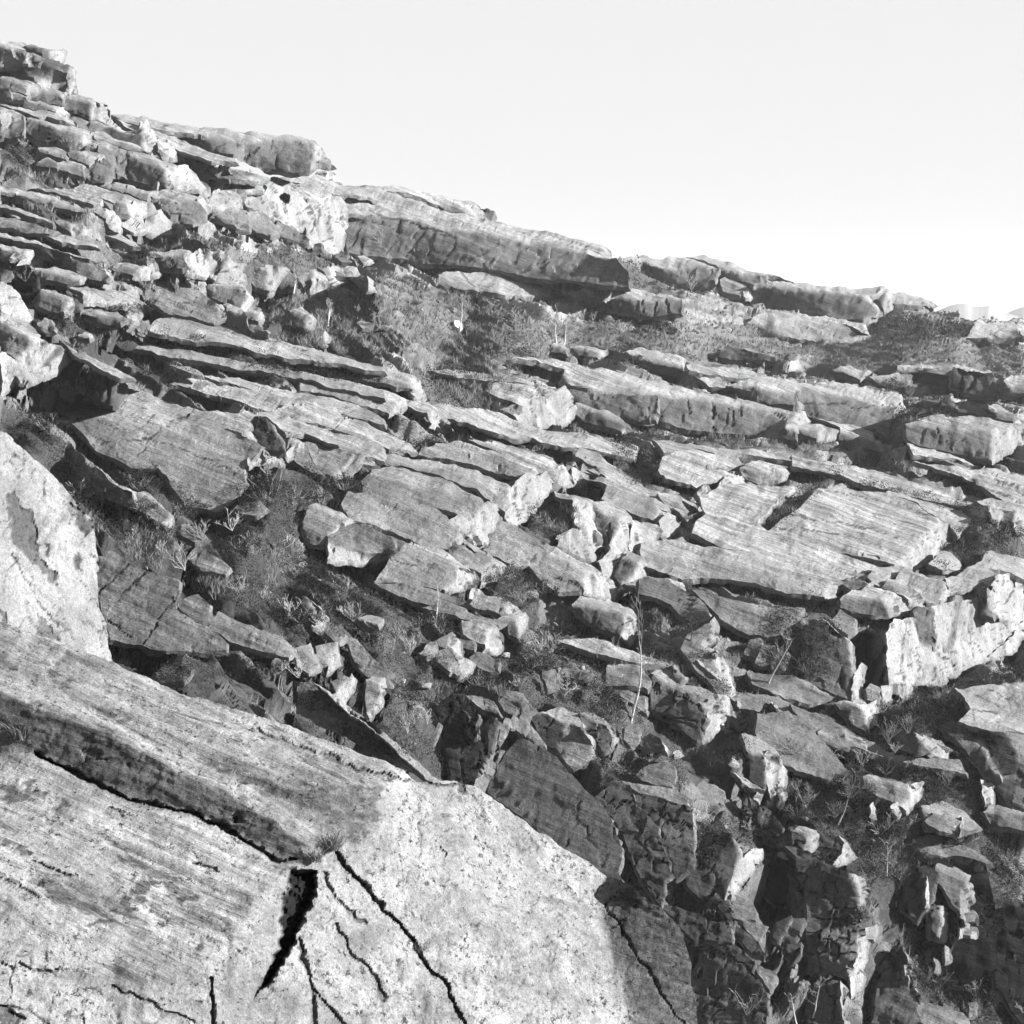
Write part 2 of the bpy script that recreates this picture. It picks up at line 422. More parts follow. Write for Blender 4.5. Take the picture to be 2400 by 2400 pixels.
    vdir = V / np.linalg.norm(V, axis=1)[:, None]; tm = ed < .35
    gz = float(np.clip(np.median(-(vn * vdir).sum(1)[tm]) if tm.any() else .6, .12, 1))
    q_ = 2.4 * fbm(np.stack([bc[:, 0] / 330, bc[:, 2] * gz / 16, bc[:, 1] / 60], -1) + so + 4, 2, 55); fl_ = np.floor(q_)
    d = d + (1 - ed) * 2.4 * opt.get('step', 1.0) * (fl_ + sstep(0, .3, q_ - fl_))
    d = d + (1 - .6 * ed) * 1.8 * st                                                                                # layers
    g = np.stack([V[:, 0] / L / 38, V[:, 1] / L / 38, V[:, 2] / L / 95], -1) + so + .25 * np.stack([vnoise(V / L / 30, 3)] * 3, -1)
    f1, f2, ih, tl = worley(g, 7, True)
    nr = .35 if 'dist' in opt else 1.0
    if R['view'] in 'HIJ6L': ed0 = ed; ed = ed * .55
    d = d + ed * (3.5 * (ih - .5) + 5.5 * nr * tl - 2.0 * (1 - sstep(0, .08, f2 - f1)))                                              # broken blocks
    g2 = g * 2.7; f1b, f2b, ihb, tlb = worley(g2, 23, True)
    d = d + ed * 1.4 * nr * tlb
    rug = opt.get('rug', 1.0 if R['view'] in 'HIJ6L' else .22)
    ed = ATT[:, 1]
    gC = np.stack([V[:, 0] / L / 150, V[:, 1] / L / 150, V[:, 2] / L / 125], -1) + so + .3 * np.stack([vnoise(V / L / 26, 8), vnoise(V / L / 26, 9), vnoise(V / L / 26, 10)], -1)
    f1c, f2c, ihc, tlc = worley(gC, 57, True); gcr = (1 - sstep(0, .045, f2c - f1c)) * sstep(.25, .5, ed) * (1 if nr == 1 else 0)
    gcr = gcr * (rug if rug > .5 else 0)
    d = d + sstep(.25, .5, ed) * rug * (8 * nr * (ihc - .5) + 8 * nr * tlc) - 4 * gcr
    d = d + (.25 + .5 * ed) * 1.6 * gzz * (ihb - .5)
    d = d + .7 * gzz * fbm(V / L / 9, 3, 31)
    moss_shade = np.zeros(len(V))  # moss colour for cracks and joints, also darkening them as painted shade
    jl = 1 - sstep(.0, .05, f2 - f1); jm = (vnoise(V / L / 60, 77) > .1)
    moss_shade = np.maximum(moss_shade, .75 * jl * jm * ed); moss_shade = np.maximum(moss_shade, .8 * gcr)
    V = V + vn * (d * L * rel)[:, None]
    if cracks:
        wob = 5.0 * fbm(np.stack([PX[:, 0] / 22, PX[:, 1] / 22, 0 * PX[:, 0]], -1), 3, 3); wo2 = 5.0 * fbm(np.stack([PX[:, 0] / 22, PX[:, 1] / 22, 9 + 0 * PX[:, 0]], -1), 3, 3)
        for wd, dp, ps in cracks:
            if opt.get('near'): wd = max(wd, 3.4)
            dd = np.full(len(V), 1e9)
            for a, b in zip(ps, ps[1:]): dd = np.minimum(dd, segdist(PX[:, 0] + wob, PX[:, 1] + wo2, a, b))
            wv = wd * np.clip(.55 + .8 * vnoise(np.stack([PX[:, 0] / 45, PX[:, 1] / 45, 0 * PX[:, 0] + wd], -1), 51) + .5 * vnoise(np.stack([PX[:, 0] / 13, PX[:, 1] / 13, 0 * PX[:, 0] + wd], -1), 52), .4, 1.6)
            k = 1 - sstep(wv * .35, wv + 1.5, dd)
            V = V + ray(PX[:, 0], PX[:, 1]) * (k * dp * L)[:, None]
            if dp > 0: moss_shade = np.maximum(moss_shade, k * opt.get('cm', .5 if opt.get('near') else .85))
    for dp, tn, poly in pits:
        wx = 7 * fbm(np.stack([PX[:, 0] / 20, PX[:, 1] / 16, 0 * PX[:, 0]], -1), 3, 5); wy = 7 * fbm(np.stack([PX[:, 0] / 20, PX[:, 1] / 16, 7 + 0 * PX[:, 0]], -1), 3, 6)
        qx, qy = PX[:, 0] + wx, PX[:, 1] + wy
        m = inpoly(qx, qy, poly); dd = np.full(len(V), 1e9)
        for a, b in zip(poly, poly[1:] + poly[:1]): dd = np.minimum(dd, segdist(qx, qy, a, b))
        k = np.where(m, sstep(0, min(10, dp), dd), 0)
        if dp <= 1: k = sstep(-.2, .25, fbm(np.stack([PX[:, 0] / 26, PX[:, 1] / 13, 0 * PX[:, 0]], -1), 4, 15) + np.where(m, np.minimum(dd / 40, .35) - .05, -dd / 25)) * .9
        V = V + ray(PX[:, 0], PX[:, 1]) * (k * dp * L * (1 + .35 * fbm(V / L / 18, 3, 19)))[:, None]
        ATT[:, 0] = ATT[:, 0] * (1 - k) + tn * k  # own tone for pits and patches; the deep slot's shade is coloured in
    # depth grid for the land behind
    ok = 1 / PQ
    iu, iv = zc(PX[:, 0], PX[:, 1]); tt = V @ fwd
    np.minimum.at(ZR, (iv, iu), tt)
    if 'dist' not in opt: np.minimum.at(ZF, (iv, iu), tt)
    # hidden flanks: the outline carried back into the hill, closed behind
    size = np.sqrt(max(PX[:, 0].ptp() * PX[:, 1].ptp(), 100)) * L
    th = opt.get('th', .45) * size
    bid = np.unique(B); remap = -np.ones(len(V), int)
    cen = V.mean(0); back = V[bid]
    hl = L * opt.get('lip', 8) * (1 + .6 * vnoise(back / L / 30, 66)); av = back / np.linalg.norm(back, axis=1)[:, None]
    # outward direction of the outline as seen
    third = np.zeros(len(V)); ctr = V[TRI].mean(1)
    outv = np.zeros_like(V)
    Ecode = {}
    tri_of = np.concatenate([np.arange(len(TRI))] * 3)[cnt[inv] == 1]
    mid = (V[B[:, 0]] + V[B[:, 1]]) / 2; ev = V[B[:, 1]] - V[B[:, 0]]; vd_ = mid / np.linalg.norm(mid, axis=1)[:, None]
    on = np.cross(ev, vd_); on /= np.linalg.norm(on, axis=1)[:, None] + 1e-9
    sg = np.sign((on * (mid - ctr[tri_of])).sum(1)); on = on * np.where(sg == 0, 1, sg)[:, None]
    for k_ in (0, 1): np.add.at(outv, B[:, k_], on)
    ob = outv[bid]; ob /= np.linalg.norm(ob, axis=1)[:, None] + 1e-9
    skyk = 0.15 if 'dist' in opt else 1.0
    fl_w = L * opt.get('flare', 6.0) * skyk * (1 + .7 * vnoise(back / L / 22, 68)) * np.where(ob[:, 2] > .3, .35, 1.0)
    r0 = back + ob * fl_w[:, None] + av * (fl_w * .9 + hl * .2)[:, None] - np.array([0, 0, 1]) * (hl * .6)[:, None]
    r0 = r0 + (vn[bid] * (L * 1.5 * vnoise(back / L / 9, 67))[:, None])
    lipf = r0; back = r0
    dirv = back / np.linalg.norm(back, axis=1)[:, None]
    r1 = back + dirv * th * .5 + (cen - back) * .04
    r2 = back + dirv * th + (cen - back) * .30
    n0 = len(V); nbk = len(bid); remap[bid] = np.arange(nbk)
    Vall = np.concatenate([V, lipf, r1, r2, [cen + cen / np.linalg.norm(cen) * th * 1.2]])
    a, b = remap[B[:, 0]], remap[B[:, 1]]
    q1 = [np.stack([B[:, 1], B[:, 0], n0 + a], -1), np.stack([B[:, 1], n0 + a, n0 + b], -1)]
    for k_ in (0, 1):
        o_ = n0 + k_ * nbk; q1 += [np.stack([o_ + b, o_ + a, o_ + nbk + a], -1), np.stack([o_ + b, o_ + nbk + a, o_ + nbk + b], -1)]
    q1.append(np.stack([n0 + 2 * nbk + b, n0 + 2 * nbk + a, np.full(len(a), n0 + 3 * nbk)], -1))
    TR = np.concatenate([TRI] + q1)
    at = np.zeros((len(Vall), 3)); at[:n0, 0] = ATT[:, 0] * opt.get('tone', 1.0); at[:n0, 1] = moss_shade; at[:n0, 2] = ed; at[n0:, 0] = .08
    lo = V[np.argsort(V[:, 2])[:max(3, len(V) // 20)]].mean(0)
    o = mesh_obj(name, Vall, TR, mat, at, base=lo, smooth=True)
    sm = at[TR, 2].mean(1) < .45; sm[len(TRI):] = True; o.data.polygons.foreach_set('use_smooth', sm)
    try: o.data.set_sharp_from_angle(angle=R_(38))
    except Exception: pass
    set_props(o, label, cat, group, 'thing')
    STATS[0] += len(TR)
    return o
def parse(txt):
    cur = None; out = []
    for ln in txt.strip().splitlines():
        ln = ln.strip()
        if not ln or ln[0] == '#': continue
        if ln[0] == '@':
            a = ln[1:].split(';'); hd = a[0].split()
            cur = dict(view=hd[0], name=hd[1], label=a[1].strip(), cat=a[2].strip(), fac=[], cr=[], pits=[], opt={})
            for kv in a[3:]:
                k, v = kv.strip().split('='); cur['opt'][k] = float(v) if '.' in v else int(v)
            out.append(cur); continue
        x0, y0, s = VIEWS[cur['view']]
        if 'dist' not in cur['opt']: cur['opt'].setdefault('dark', {'5': .88, '4': .85, 'H': .95, 'I': .82, 'J': .8, '6': .78, 'K': .85, '8': .8}.get(cur['view'], 1.0))  # per-view darkening of facets off the sunlit ends, shade put into colour
        tk = ln.split()
        P = [(x0 + float(a.split(',')[0]) * s, y0 + float(a.split(',')[1]) * s) for a in tk[1:] if ',' in a]
        if tk[0][0] == 'C':
            wd, dp = tk[0][1:].split('/'); cur['cr'].append((float(wd), float(dp), P))
        elif tk[0][0] == 'P':
            dp, tn = tk[0][1:].split('/'); cur['pits'].append((float(dp), float(tn), P))
        else: cur['fac'].append((tk[0], P))
    return out
TXT = r"""
@4 boulder; huge bright boulder at the left edge with dark peeled hollows; boulder;dist=15;soft=3;th=0.7;tone=0.88
E(.80/-.50/.30) -200,640 30,680 120,750 200,830 300,920 360,1100 340,1200 420,1330 480,1500 540,1640 570,1830 600,1960 700,2400 300,2600 -300,2500 -500,1800 -500,900
E(.86/-.42/.18) 300,920 400,1050 470,1120 490,1300 500,1560 570,1830 540,1640 480,1500 420,1330 340,1200 360,1100
P5/0.054 10,980 60,960 150,1080 190,1180 200,1290 290,1390 280,1450 150,1330 60,1210 50,1080
P5/0.064 180,1560 230,1620 300,1730 270,1760 170,1690
P5/0.045 340,1010 400,1050 470,1130 440,1210 380,1130
P6/0.038 370,1260 420,1300 420,1400 380,1350
P5/0.045 50,750 100,770 120,820 60,790
P4/0.032 220,1230 265,1240 250,1260 240,1310 220,1290
P4/0.051 -20,1560 30,1580 60,1640 0,1640
C1.5/3 60,1280 150,1450 290,1650
C1/2 420,1420 480,1520
@7 rock_outcrop; great pale lichen speckled foreground outcrop with dark crevices and broad sunlit face; rock outcrop;dist=6.5;near=1;rel=0.9;th=0.5;soft=3;jit=0.0
T(.34/-.36/.87) -500,-230 0,15 270,110 540,210 860,350 1180,450 1450,540 1830,680 1930,740 1780,820 1560,800 1300,740 1000,600 680,520 480,420 250,300 0,180 -500,-60
S(.02/-.88/.36) -500,-60 0,180 250,300 480,420 680,520 1000,600 1300,740 1560,800 1780,820 1790,900 1740,1050 1560,1040 1400,930 1170,790 900,680 620,540 400,420 0,250 -500,0
T(.38/-.30/.87) -500,0 0,250 400,420 620,540 900,680 1170,790 1400,930 1560,1040 1480,1080 1300,960 1100,830 900,740 620,600 400,500 200,430 0,340 -500,100
F(-.14/-.97/-.08) -500,100 0,340 200,430 400,500 620,600 900,740 1100,830 1300,960 1480,1080 1400,1150 1330,1140 1100,1000 900,910 600,850 360,730 180,650 0,640 -500,560
T(.26/-.46/.84) -500,560 0,640 180,650 360,730 600,850 900,910 1100,1000 1330,1140 1400,1150 1370,1210 1250,1320 1180,1430 1010,1600 640,1760 400,1640 130,1430 0,1370 -500,1150
G(.52/-.66/.50) -500,1150 0,1370 130,1430 400,1640 640,1760 1010,1600 1000,2600 -500,2600
G(.62/-.52/.58) 1930,740 1992,775 2159,775 2318,828 2476,954 2686,1090 2897,1228 2850,1300 2870,1480 2930,1650 3000,1900 3060,2600 1000,2600 1010,1600 1180,1430 1250,1320 1370,1210 1400,1150 1480,1080 1560,1040 1740,1050 1790,900 1780,820
F(.10/-.94/.32) 2897,1228 3001,1271 3127,1364 3233,1460 3286,1616 3296,1743 3329,1932 3420,2600 3060,2600 3000,1900 2930,1650 2870,1480 2850,1300
P42/0.008 1385,1190 1520,1200 1500,1350 1420,1500 1380,1620 1280,1760 1190,1810 1260,1680 1320,1560 1330,1400 1360,1300
P10/0.051 1530,610 1640,660 1640,700 1520,670
P8/0.045 1160,1440 1200,1470 1210,1495 1180,1490
P7/0.051 2095,1040 2120,1100 2135,1180 2110,1160 2095,1100
P7/0.058 2060,900 2160,940 2110,960
P8/0.045 2140,780 2210,770 2250,860 2180,830
P6/0.045 375,620 460,610 540,690 440,670 400,700
P6/0.038 1100,930 1140,920 1200,970 1100,990
P8/0.051 -20,1820 60,1850 130,1890 60,1960 -20,1960
P1/.05 950,640 1200,770 1420,800 1560,810 1790,830 1790,900 1740,1040 1640,1030 1560,960 1420,880 1250,830 1080,740
P1/.045 60,400 200,450 330,480 480,540 620,640 700,680 660,740 500,640 380,600 200,560 60,520
P1/.035 1060,900 1200,930 1320,1010 1400,1100 1340,1100 1200,1030 1080,980
P1/.03 370,610 440,600 470,660 540,690 520,700 450,680 390,670
P1/.05 480,460 620,520 700,560 680,580 560,540 490,490
P1/.04 0,780 120,800 250,860 330,900 250,900 120,850 0,820
P1/.035 560,1330 620,1320 660,1340 620,1370 570,1360
P1/.035 640,1260 690,1255 740,1275 680,1285
P1/.035 880,1335 930,1340 925,1365 885,1360
P1/.035 435,1455 500,1465 505,1485 455,1480
P1/.035 905,1500 960,1520 985,1545 930,1540
P1/.04 20,1060 120,1080 110,1130 40,1110
P1/.04 2930,1300 3000,1290 3060,1340 3040,1420 2960,1400
P1/.04 3090,1430 3180,1420 3200,1500 3120,1520
P1/.04 2960,1480 3040,1500 3060,1580 2980,1570
P1/.04 3120,1600 3200,1590 3240,1680 3160,1720 3100,1680
P1/.04 3050,1740 3120,1760 3140,1850 3060,1840
P1/.04 3200,1780 3280,1790 3300,1900 3220,1890
C9/26 180,650 360,735 600,860 900,920 1100,1010 1330,1150 1410,1150
C10/24 1560,1050 1650,1190 1740,1280 1830,1390 1900,1450 1960,1530
C8/22 1960,1530 2020,1640 2120,1740 2170,1860 2260,2000
C4/10 1540,1210 1600,1330 1740,1450
C6/12 1600,1450 1680,1600 1780,1700 1830,1810
C9/12 1420,1530 1450,1650 1490,1800 1500,1960
C4/12 1490,1760 1560,1850 1660,1960
C7/18 1010,1710 1020,1960
C3/8 150,1150 260,1200 360,1230
C2/6 0,1230 100,1280 180,1330
C3/8 90,1640 160,1680 270,1680
C4/8 540,1760 640,1790 760,1860 930,1920
C2/6 0,1640 60,1670
C4/9 1230,530 1380,600 1500,640
C5/12 1640,700 1830,740 1960,770 2080,790 2160,790
C3/8 520,900 560,920 590,940
C3/8 920,1160 980,1170 1030,1190
C2/5 2240,830 2290,900 2320,960
C3/6 2880,1350 3000,1560 3100,1700 3250,1930
C2/4 2500,1010 2560,1100
C2/4 1990,880 2010,1200
C2/4 -20,1850 130,1870 230,1940
@A rock_slab; dark slab at the very top of the hill with pale square right end; rock slab
T 235,110 300,100 430,130 560,148 455,155
F 235,110 455,155 440,235 390,225 390,180 270,165 230,150
E 455,155 560,148 540,262 440,235
@A rock_slab; dark slab cut by the left picture edge just below the summit; rock slab
T 0,72 130,78 240,100 235,110 230,150 200,146 120,140 100,150 0,100
F 0,100 100,150 105,215 160,270 180,290 0,295
@A boulder; wedge shaped boulder with pale lower right corner under the summit slab; boulder
F 120,140 200,150 230,200 200,272 105,215
E 230,200 270,190 315,215 285,260 250,275 200,272
T 120,140 200,146 230,150 270,165 385,215 315,215 270,190 230,200 200,150
@A rock_slab; tall dark slab forming the first step of the left skyline with bright overhanging end; rock slab
F 290,265 315,215 440,235 640,295 600,350 530,335 350,310 250,310
E 640,295 668,300 682,530 600,535 600,350
@A rock_slab; rounded slab tucked under the skyline overhang with bright flaking lower face; rock slab
F 120,320 250,310 350,310 530,335 590,380 595,420 490,415 300,390 170,360
E 300,390 490,415 595,420 600,535 540,510 420,485 330,450
@A rock_slab; grey slab with pale broken nose at the left edge below the summit steps; rock slab
T 0,395 100,385 330,450 250,465 100,420
F 0,395 100,420 250,465 240,545 120,510 0,475
E 250,465 330,450 335,490 255,555 240,545
@A boulder; small dark block wedged at the left edge under the pale nosed slab; boulder
F 0,478 80,490 105,530 100,565 0,570
@A boulder; low rounded block right of the small wedged block near the left edge; boulder
F 105,520 200,540 240,575 225,595 115,580
T 105,520 150,512 240,548 240,575 200,540
@A rock_slab; rounded grey slab with a chipped bright corner below the skyline overhang; rock slab
T 300,500 400,480 600,520 545,570 500,530 340,500
F 265,555 300,500 340,500 500,530 545,570 560,640 420,625 270,595
@A rock_slab; stepped skyline slab with three dark faces and two bright right ends; rock slab
T 500,510 680,545 850,590 950,635 900,630 870,605 830,620 710,600 560,570 545,570
F 560,570 710,600 700,700 600,690 565,650
K 710,600 830,620 820,740 700,700
E 830,620 870,605 885,650 880,760 820,740
D 885,650 900,630 900,775 880,760
E 900,630 950,635 1000,740 1035,820 1000,835 900,775
@A rock_slab; long grey ledge with pale crumbled end under the stepped skyline slab; rock slab
T 120,597 300,598 420,610 560,660 505,680 420,625 230,600
F 120,597 230,600 420,625 505,680 500,700 300,690 150,640
E 505,680 560,660 620,700 580,720 500,700
@A rock_slab; thin sloping slab running from the left edge above the bright fractured wall; rock slab
T 0,595 100,640 300,690 500,705 580,720 690,835 540,790 440,740 360,750 200,700 0,640
@A rock_slab; bright fractured wall block at the left edge with a diagonal shadowed foot; rock slab
T 0,650 120,690 210,740 200,750 0,690
E 0,690 200,750 205,790 100,870 0,940
F 205,790 215,915 40,935 0,940 100,870
C1.5/3 100,760 98,850
@A rock_slab; dark ledge split by vertical cracks into four blocks above the bare left bushes; rock slab
T 230,745 350,760 450,795 620,835 850,895 830,900 760,915 490,860 350,800 240,770
F 240,770 350,800 350,970 250,890
F 350,800 440,835 445,970 350,970
K 440,835 490,860 520,975 445,970
F 490,860 760,915 750,1000 640,1040 520,990
E 760,915 830,900 830,950 750,975
C2.5/6 440,835 445,970
C2.5/6 492,860 520,975
C2/5 352,800 352,900
@A rock_slab; dark sloping wall with a vertical bright pillar at its right end below the second skyline; rock slab
T 580,705 640,695 860,770 1000,830 1200,885 1340,860 1300,890 1200,890 1000,845 850,790 620,712
F 580,710 620,712 850,790 850,890 700,830 620,760
F 850,790 1000,845 960,950 850,890
K 1000,845 1200,890 1300,890 1290,1060 1180,1010 960,950
E 1300,890 1340,860 1390,880 1420,960 1420,1085 1290,1060
@A boulder; slender pale pinnacle leaning on top of the bright pillar; boulder
E 1260,790 1320,780 1340,862 1300,890 1265,850
@A boulder; pair of pale angular blocks right of the bright pillar; boulder
E 1480,1060 1520,970 1560,1000 1570,1120 1480,1100
T 1420,970 1500,950 1520,970 1480,1060 1430,1050
@A boulder; narrow square block with bright face at the right end of the pillar ledge; boulder
E 1575,1060 1625,1070 1645,1140 1590,1130
@A rock_slab; low broken ledge with bushes running down to the bright pillar foot; rock slab
T 840,900 900,890 1030,950 1270,1040 1330,1095 1250,1060 1110,1030 850,945
F 850,945 1110,1030 1250,1060 1330,1095 1150,1070 900,1000
@A rock_slab; large dark overhanging block with bright shattered right end above a small cave; rock slab
T 820,955 1000,1005 1270,1090 1540,1155 1600,1195 1570,1215 1500,1210 1280,1150 1150,1075 1030,1045 880,1005
F 1150,1075 1280,1150 1500,1210 1510,1405 1380,1360 1160,1330
F 1030,1045 1150,1075 1160,1330 1120,1290 1050,1275
F 880,1005 1030,1045 1050,1275 1000,1270 990,1180 930,1110 870,1060
E 1500,1210 1570,1215 1600,1400 1510,1405
G 1570,1215 1600,1195 1700,1200 1840,1360 1800,1400 1600,1400
C2/5 1155,1080 1160,1330
C2/4 1040,1100 1050,1275
C1.5/3 1385,1220 1450,1320
@A boulder; rounded block with a chipped bright right face left of the small cave; boulder
T 640,1058 760,1050 930,1100 930,1115 760,1085
F 615,1095 640,1058 760,1085 800,1190 650,1155
E 760,1085 930,1115 900,1140 800,1190
@A rock_pillar; broad dark pillar under the chipped rounded block; rock pillar
F 800,1190 900,1140 930,1115 1000,1180 1000,1270 930,1345 830,1350 770,1290 750,1200
C1.5/3 820,1200 825,1330
@A boulder; flat dark block at the head of the grassy bank left of the pillar; boulder
T 330,1150 430,1115 520,1160 440,1130
F 330,1150 440,1130 520,1160 520,1220 330,1195
@A boulder; low cracked block lying between flat dark block and broad pillar; boulder
T 530,1165 600,1150 760,1190 750,1200 600,1180
F 530,1165 600,1180 750,1200 760,1290 640,1250 530,1220
@A rock_slab; flat topped slab under the bare twiggy bushes on the upper left bank; rock slab
T 350,1030 430,1010 560,1025 620,1060 600,1080 480,1060
F 350,1030 480,1060 600,1080 600,1120 480,1090 370,1070
@C rock_slab; big smooth pale slab sloping down from the left bank to two shattered noses; rock slab
T 300,165 480,150 660,160 900,135 1250,260 1380,290 1300,292 1160,300 1040,285 920,255 930,262 900,300 850,305 700,260 480,200
F 920,255 1040,285 1160,300 1170,405 1050,385 985,325
E 1160,300 1300,292 1380,290 1430,360 1340,380 1240,420 1170,405
C1.5/3 1040,290 1090,390
@C boulder; bright flared block standing on the grass below the shattered nose; boulder
T 1310,385 1380,372 1470,355 1380,385
F 1310,385 1380,385 1410,475 1320,440
E 1380,385 1470,362 1540,440 1535,500 1580,575 1400,570 1310,540 1320,440 1410,475
@C boulder; pale block half buried in grass between the two bright noses; boulder
G 1090,470 1200,430 1280,440 1310,540 1200,560 1100,520
@C rock_slab; dark triangular block with broad bright nose in the upper left slope; rock slab
F 850,375 960,340 970,440 900,410
E 960,340 1020,350 1060,400 1085,470 1080,580 1000,545 960,470 970,440
T 800,330 900,300 1020,340 960,340 850,375
@C rock_slab; long smooth whaleback slab with rounded pale lip on the upper left slope; rock slab
T 0,140 200,190 480,240 700,310 815,360 800,380 600,320 400,265 150,225 0,180
F 150,225 400,265 600,320 800,380 795,395 560,345 300,280 120,250
@C rock_slab; large faceted grey block right of the bright noses with cracked face; rock slab
T 1350,230 1450,180 1620,190 1850,240 1790,245 1620,290 1450,270
F 1450,270 1620,290 1790,245 1880,400 1750,500 1600,490 1540,460 1540,420 1450,350
E 1790,245 1850,240 1885,390 1880,400
C1.5/3 1600,290 1630,490
C1/2 1460,380 1800,420
@C rock_slab; thin layered slab with bright tip between the cave block and the faceted block; rock slab
T 900,130 960,110 1200,160 1440,190 1350,215 1250,190 1000,160
F 900,130 1000,160 1250,190 1350,215 1330,260 1200,230 1000,170
@C rock_slab; wide low slab crossing the left side with a thin pale upper rim; rock slab
T 0,545 200,600 420,690 560,760 850,830 800,835 640,790 400,710 200,640 0,590
F 380,700 560,760 640,800 640,870 540,830 400,740
@C rock_slab; dark blunt slab end with bright corner chip near the left slope bushes; rock slab
T 640,790 850,820 920,815 960,900 850,835 800,850
F 640,800 800,850 800,990 700,930 640,870
F 800,850 850,835 940,890 970,960 950,1000 800,990
E 940,890 920,815 1000,960 970,1000
@C rock_slab; grey slab with small bright chipped end lying in the upper left heath; rock slab
F 520,460 640,480 665,555 540,515
E 640,480 700,500 710,540 665,555
T 500,440 560,440 700,490 640,480 520,460
@C boulder; rounded pair of grey blocks in the heath with bright jagged right end; boulder
T 1020,860 1120,825 1340,870 1250,890 1100,850
F 1010,915 1100,850 1250,890 1210,960 1100,930
E 1250,890 1340,870 1370,930 1210,965
@C boulder; bright jagged upright block between heath bushes left of the fan shaped rock; boulder
E 1340,770 1400,790 1465,920 1440,940 1370,930 1340,850
@C rock_slab; grey cracked slab leading to the fan shaped bright rock; rock slab
T 1340,740 1420,720 1700,745 1650,780 1510,770
F 1440,830 1510,770 1650,780 1690,870 1640,900 1480,880
C2/4 1530,800 1600,890
@B rock_slab; bright fan shaped rock with fluted face and two dark triangular scars; rock slab
E 110,790 210,740 280,700 300,780 360,820 340,960 140,920
F 280,740 310,700 365,710 355,825 310,790
E 365,710 500,740 520,765 400,880 345,930 355,825
D 520,765 525,800 470,880 400,920 350,935 400,880
E 520,765 590,850 600,890 430,920 470,880 525,800
E 430,920 600,890 660,940 670,1060 560,1040 420,1000 350,960 350,935 400,920
C1.5/4 420,930 560,880 610,870
C1.2/3 250,740 250,830
@B rock_slab; smooth grey whale shaped slab under the fan shaped rock with a pale right lip; rock slab
T 330,1020 500,1030 660,1060 710,1100 690,1100 600,1060 450,1040
F 330,1020 450,1040 600,1060 690,1100 700,1150 660,1220 640,1265 520,1210 380,1150 320,1110
E 690,1100 735,1130 700,1240 660,1275 640,1265 660,1220 700,1150
@B boulder; pale shattered pair of blocks at the tip of the dark arched slab; boulder
E 240,1000 300,1000 330,1060 325,1115 270,1090
E 130,990 200,1000 260,1080 200,1050
@C rock_slab; broad dark arched slab with faint cracks and pale crumbling right shoulder; rock slab
T 1290,1060 1400,1010 1560,1000 1750,1050 1870,1120 1750,1080 1560,1040 1400,1100
S 1400,1100 1560,1040 1750,1080 1870,1120 1930,1180 2050,1300 1930,1395 1700,1330 1480,1280 1360,1200 1290,1120 1290,1060
E 1930,1180 2010,1200 2070,1370 2050,1390 1990,1330
C1.2/3 1560,1200 1740,1215 1770,1130
@B boulder; dark faceted block with folded bright edge at the foot of the arched slab; boulder
T 460,1200 500,1210 660,1280 700,1330 600,1300 480,1265
F 460,1200 480,1265 600,1300 590,1395 510,1350
F 600,1300 700,1330 720,1450 640,1435 590,1395
E 700,1330 720,1400 720,1450
@B boulder; grey boulder with pale tip resting right of the faceted block; boulder
T 680,1275 740,1258 830,1290 800,1300
F 680,1275 800,1300 795,1365 710,1360
E 800,1300 830,1290 835,1340 795,1370
@B boulder; long low boulder lying under the faceted block at the edge of the shrubs; boulder
T 720,1395 780,1400 880,1460 860,1460
F 720,1395 860,1460 885,1470 880,1495 780,1465 720,1450
@B rock_slab; dark wedge slab beneath a pale cap at the top of the great white wall; rock slab
T 465,115 600,120 840,160 830,180 760,175 685,178 560,150
F 465,115 560,150 685,178 665,270 620,225 540,170
@B rock_slab; thin dark ledge with pale block above the great white wall; rock slab
T 600,80 700,65 875,90 850,125 755,95
F 600,80 755,95 750,125 605,110
E 755,95 850,125 840,145 750,125
@B rock_wall; great white fractured wall facing right in the upper middle of the slope; rock wall
T 870,85 980,80 1200,105 1360,150 1400,200 1460,200 1340,260 1200,230 1100,200 1000,160
F 1200,230 1340,260 1320,270 1240,250
E 685,178 760,175 830,180 870,85 1000,160 940,230 940,440 800,370 700,320 665,270
E 940,230 1000,160 1100,200 1200,230 1250,290 1230,500 1130,540 1060,480 1000,400 940,400
F 1000,230 1050,220 1090,290 1030,280 990,260
E 1250,290 1240,250 1320,270 1340,260 1360,420 1380,560 1370,720 1300,700 1240,680 1230,500
E 1340,260 1460,200 1530,240 1595,350 1590,420 1555,560 1550,730 1440,760 1370,720 1380,560 1360,420
G 940,400 1000,400 1060,480 1060,500 945,440
C2/5 1255,300 1290,420 1280,560
C1.2/3 1340,300 1345,420
C1.5/3 940,240 945,400
@B boulder; small grey shadowed block at the foot of the great white wall; boulder
F 1310,670 1370,660 1375,720 1290,725
@B rock_slab; grey block of the ledge immediately left of the rounded hanging block; rock slab
T 380,345 450,330 580,345 720,380 700,400 560,360 440,350
F 360,410 440,350 560,360 700,400 715,545 600,520 460,470 370,440
C1.5/3 530,450 700,530
@B boulder; rounded block hanging over a dark gap below the white wall; boulder;th=0.2
S 725,365 800,375 900,430 945,490 965,590 900,600 780,570 725,500 715,420
@B rock_slab; smooth grey toe of rock below the white wall right of the hanging block; rock slab
F 950,460 1060,490 1120,545 1240,600 1240,680 1120,640 975,605 945,490
C1.2/2 1130,550 1125,620
@B rock_slab; low pale ledge with cracked face left of the great white wall; rock slab
T 330,250 470,190 560,200 640,240 560,240 480,240
E 480,240 560,240 640,240 670,320 560,330 420,280
E 330,250 480,240 420,280 560,340 440,350 380,345 330,320
@B boulder; dark sided boulder with broad white face standing in the shrubs; boulder
F 745,900 800,870 860,910 880,1080 760,1040 720,1000
E 800,870 880,850 1020,855 1060,880 960,1020 920,1090 880,1100 860,910
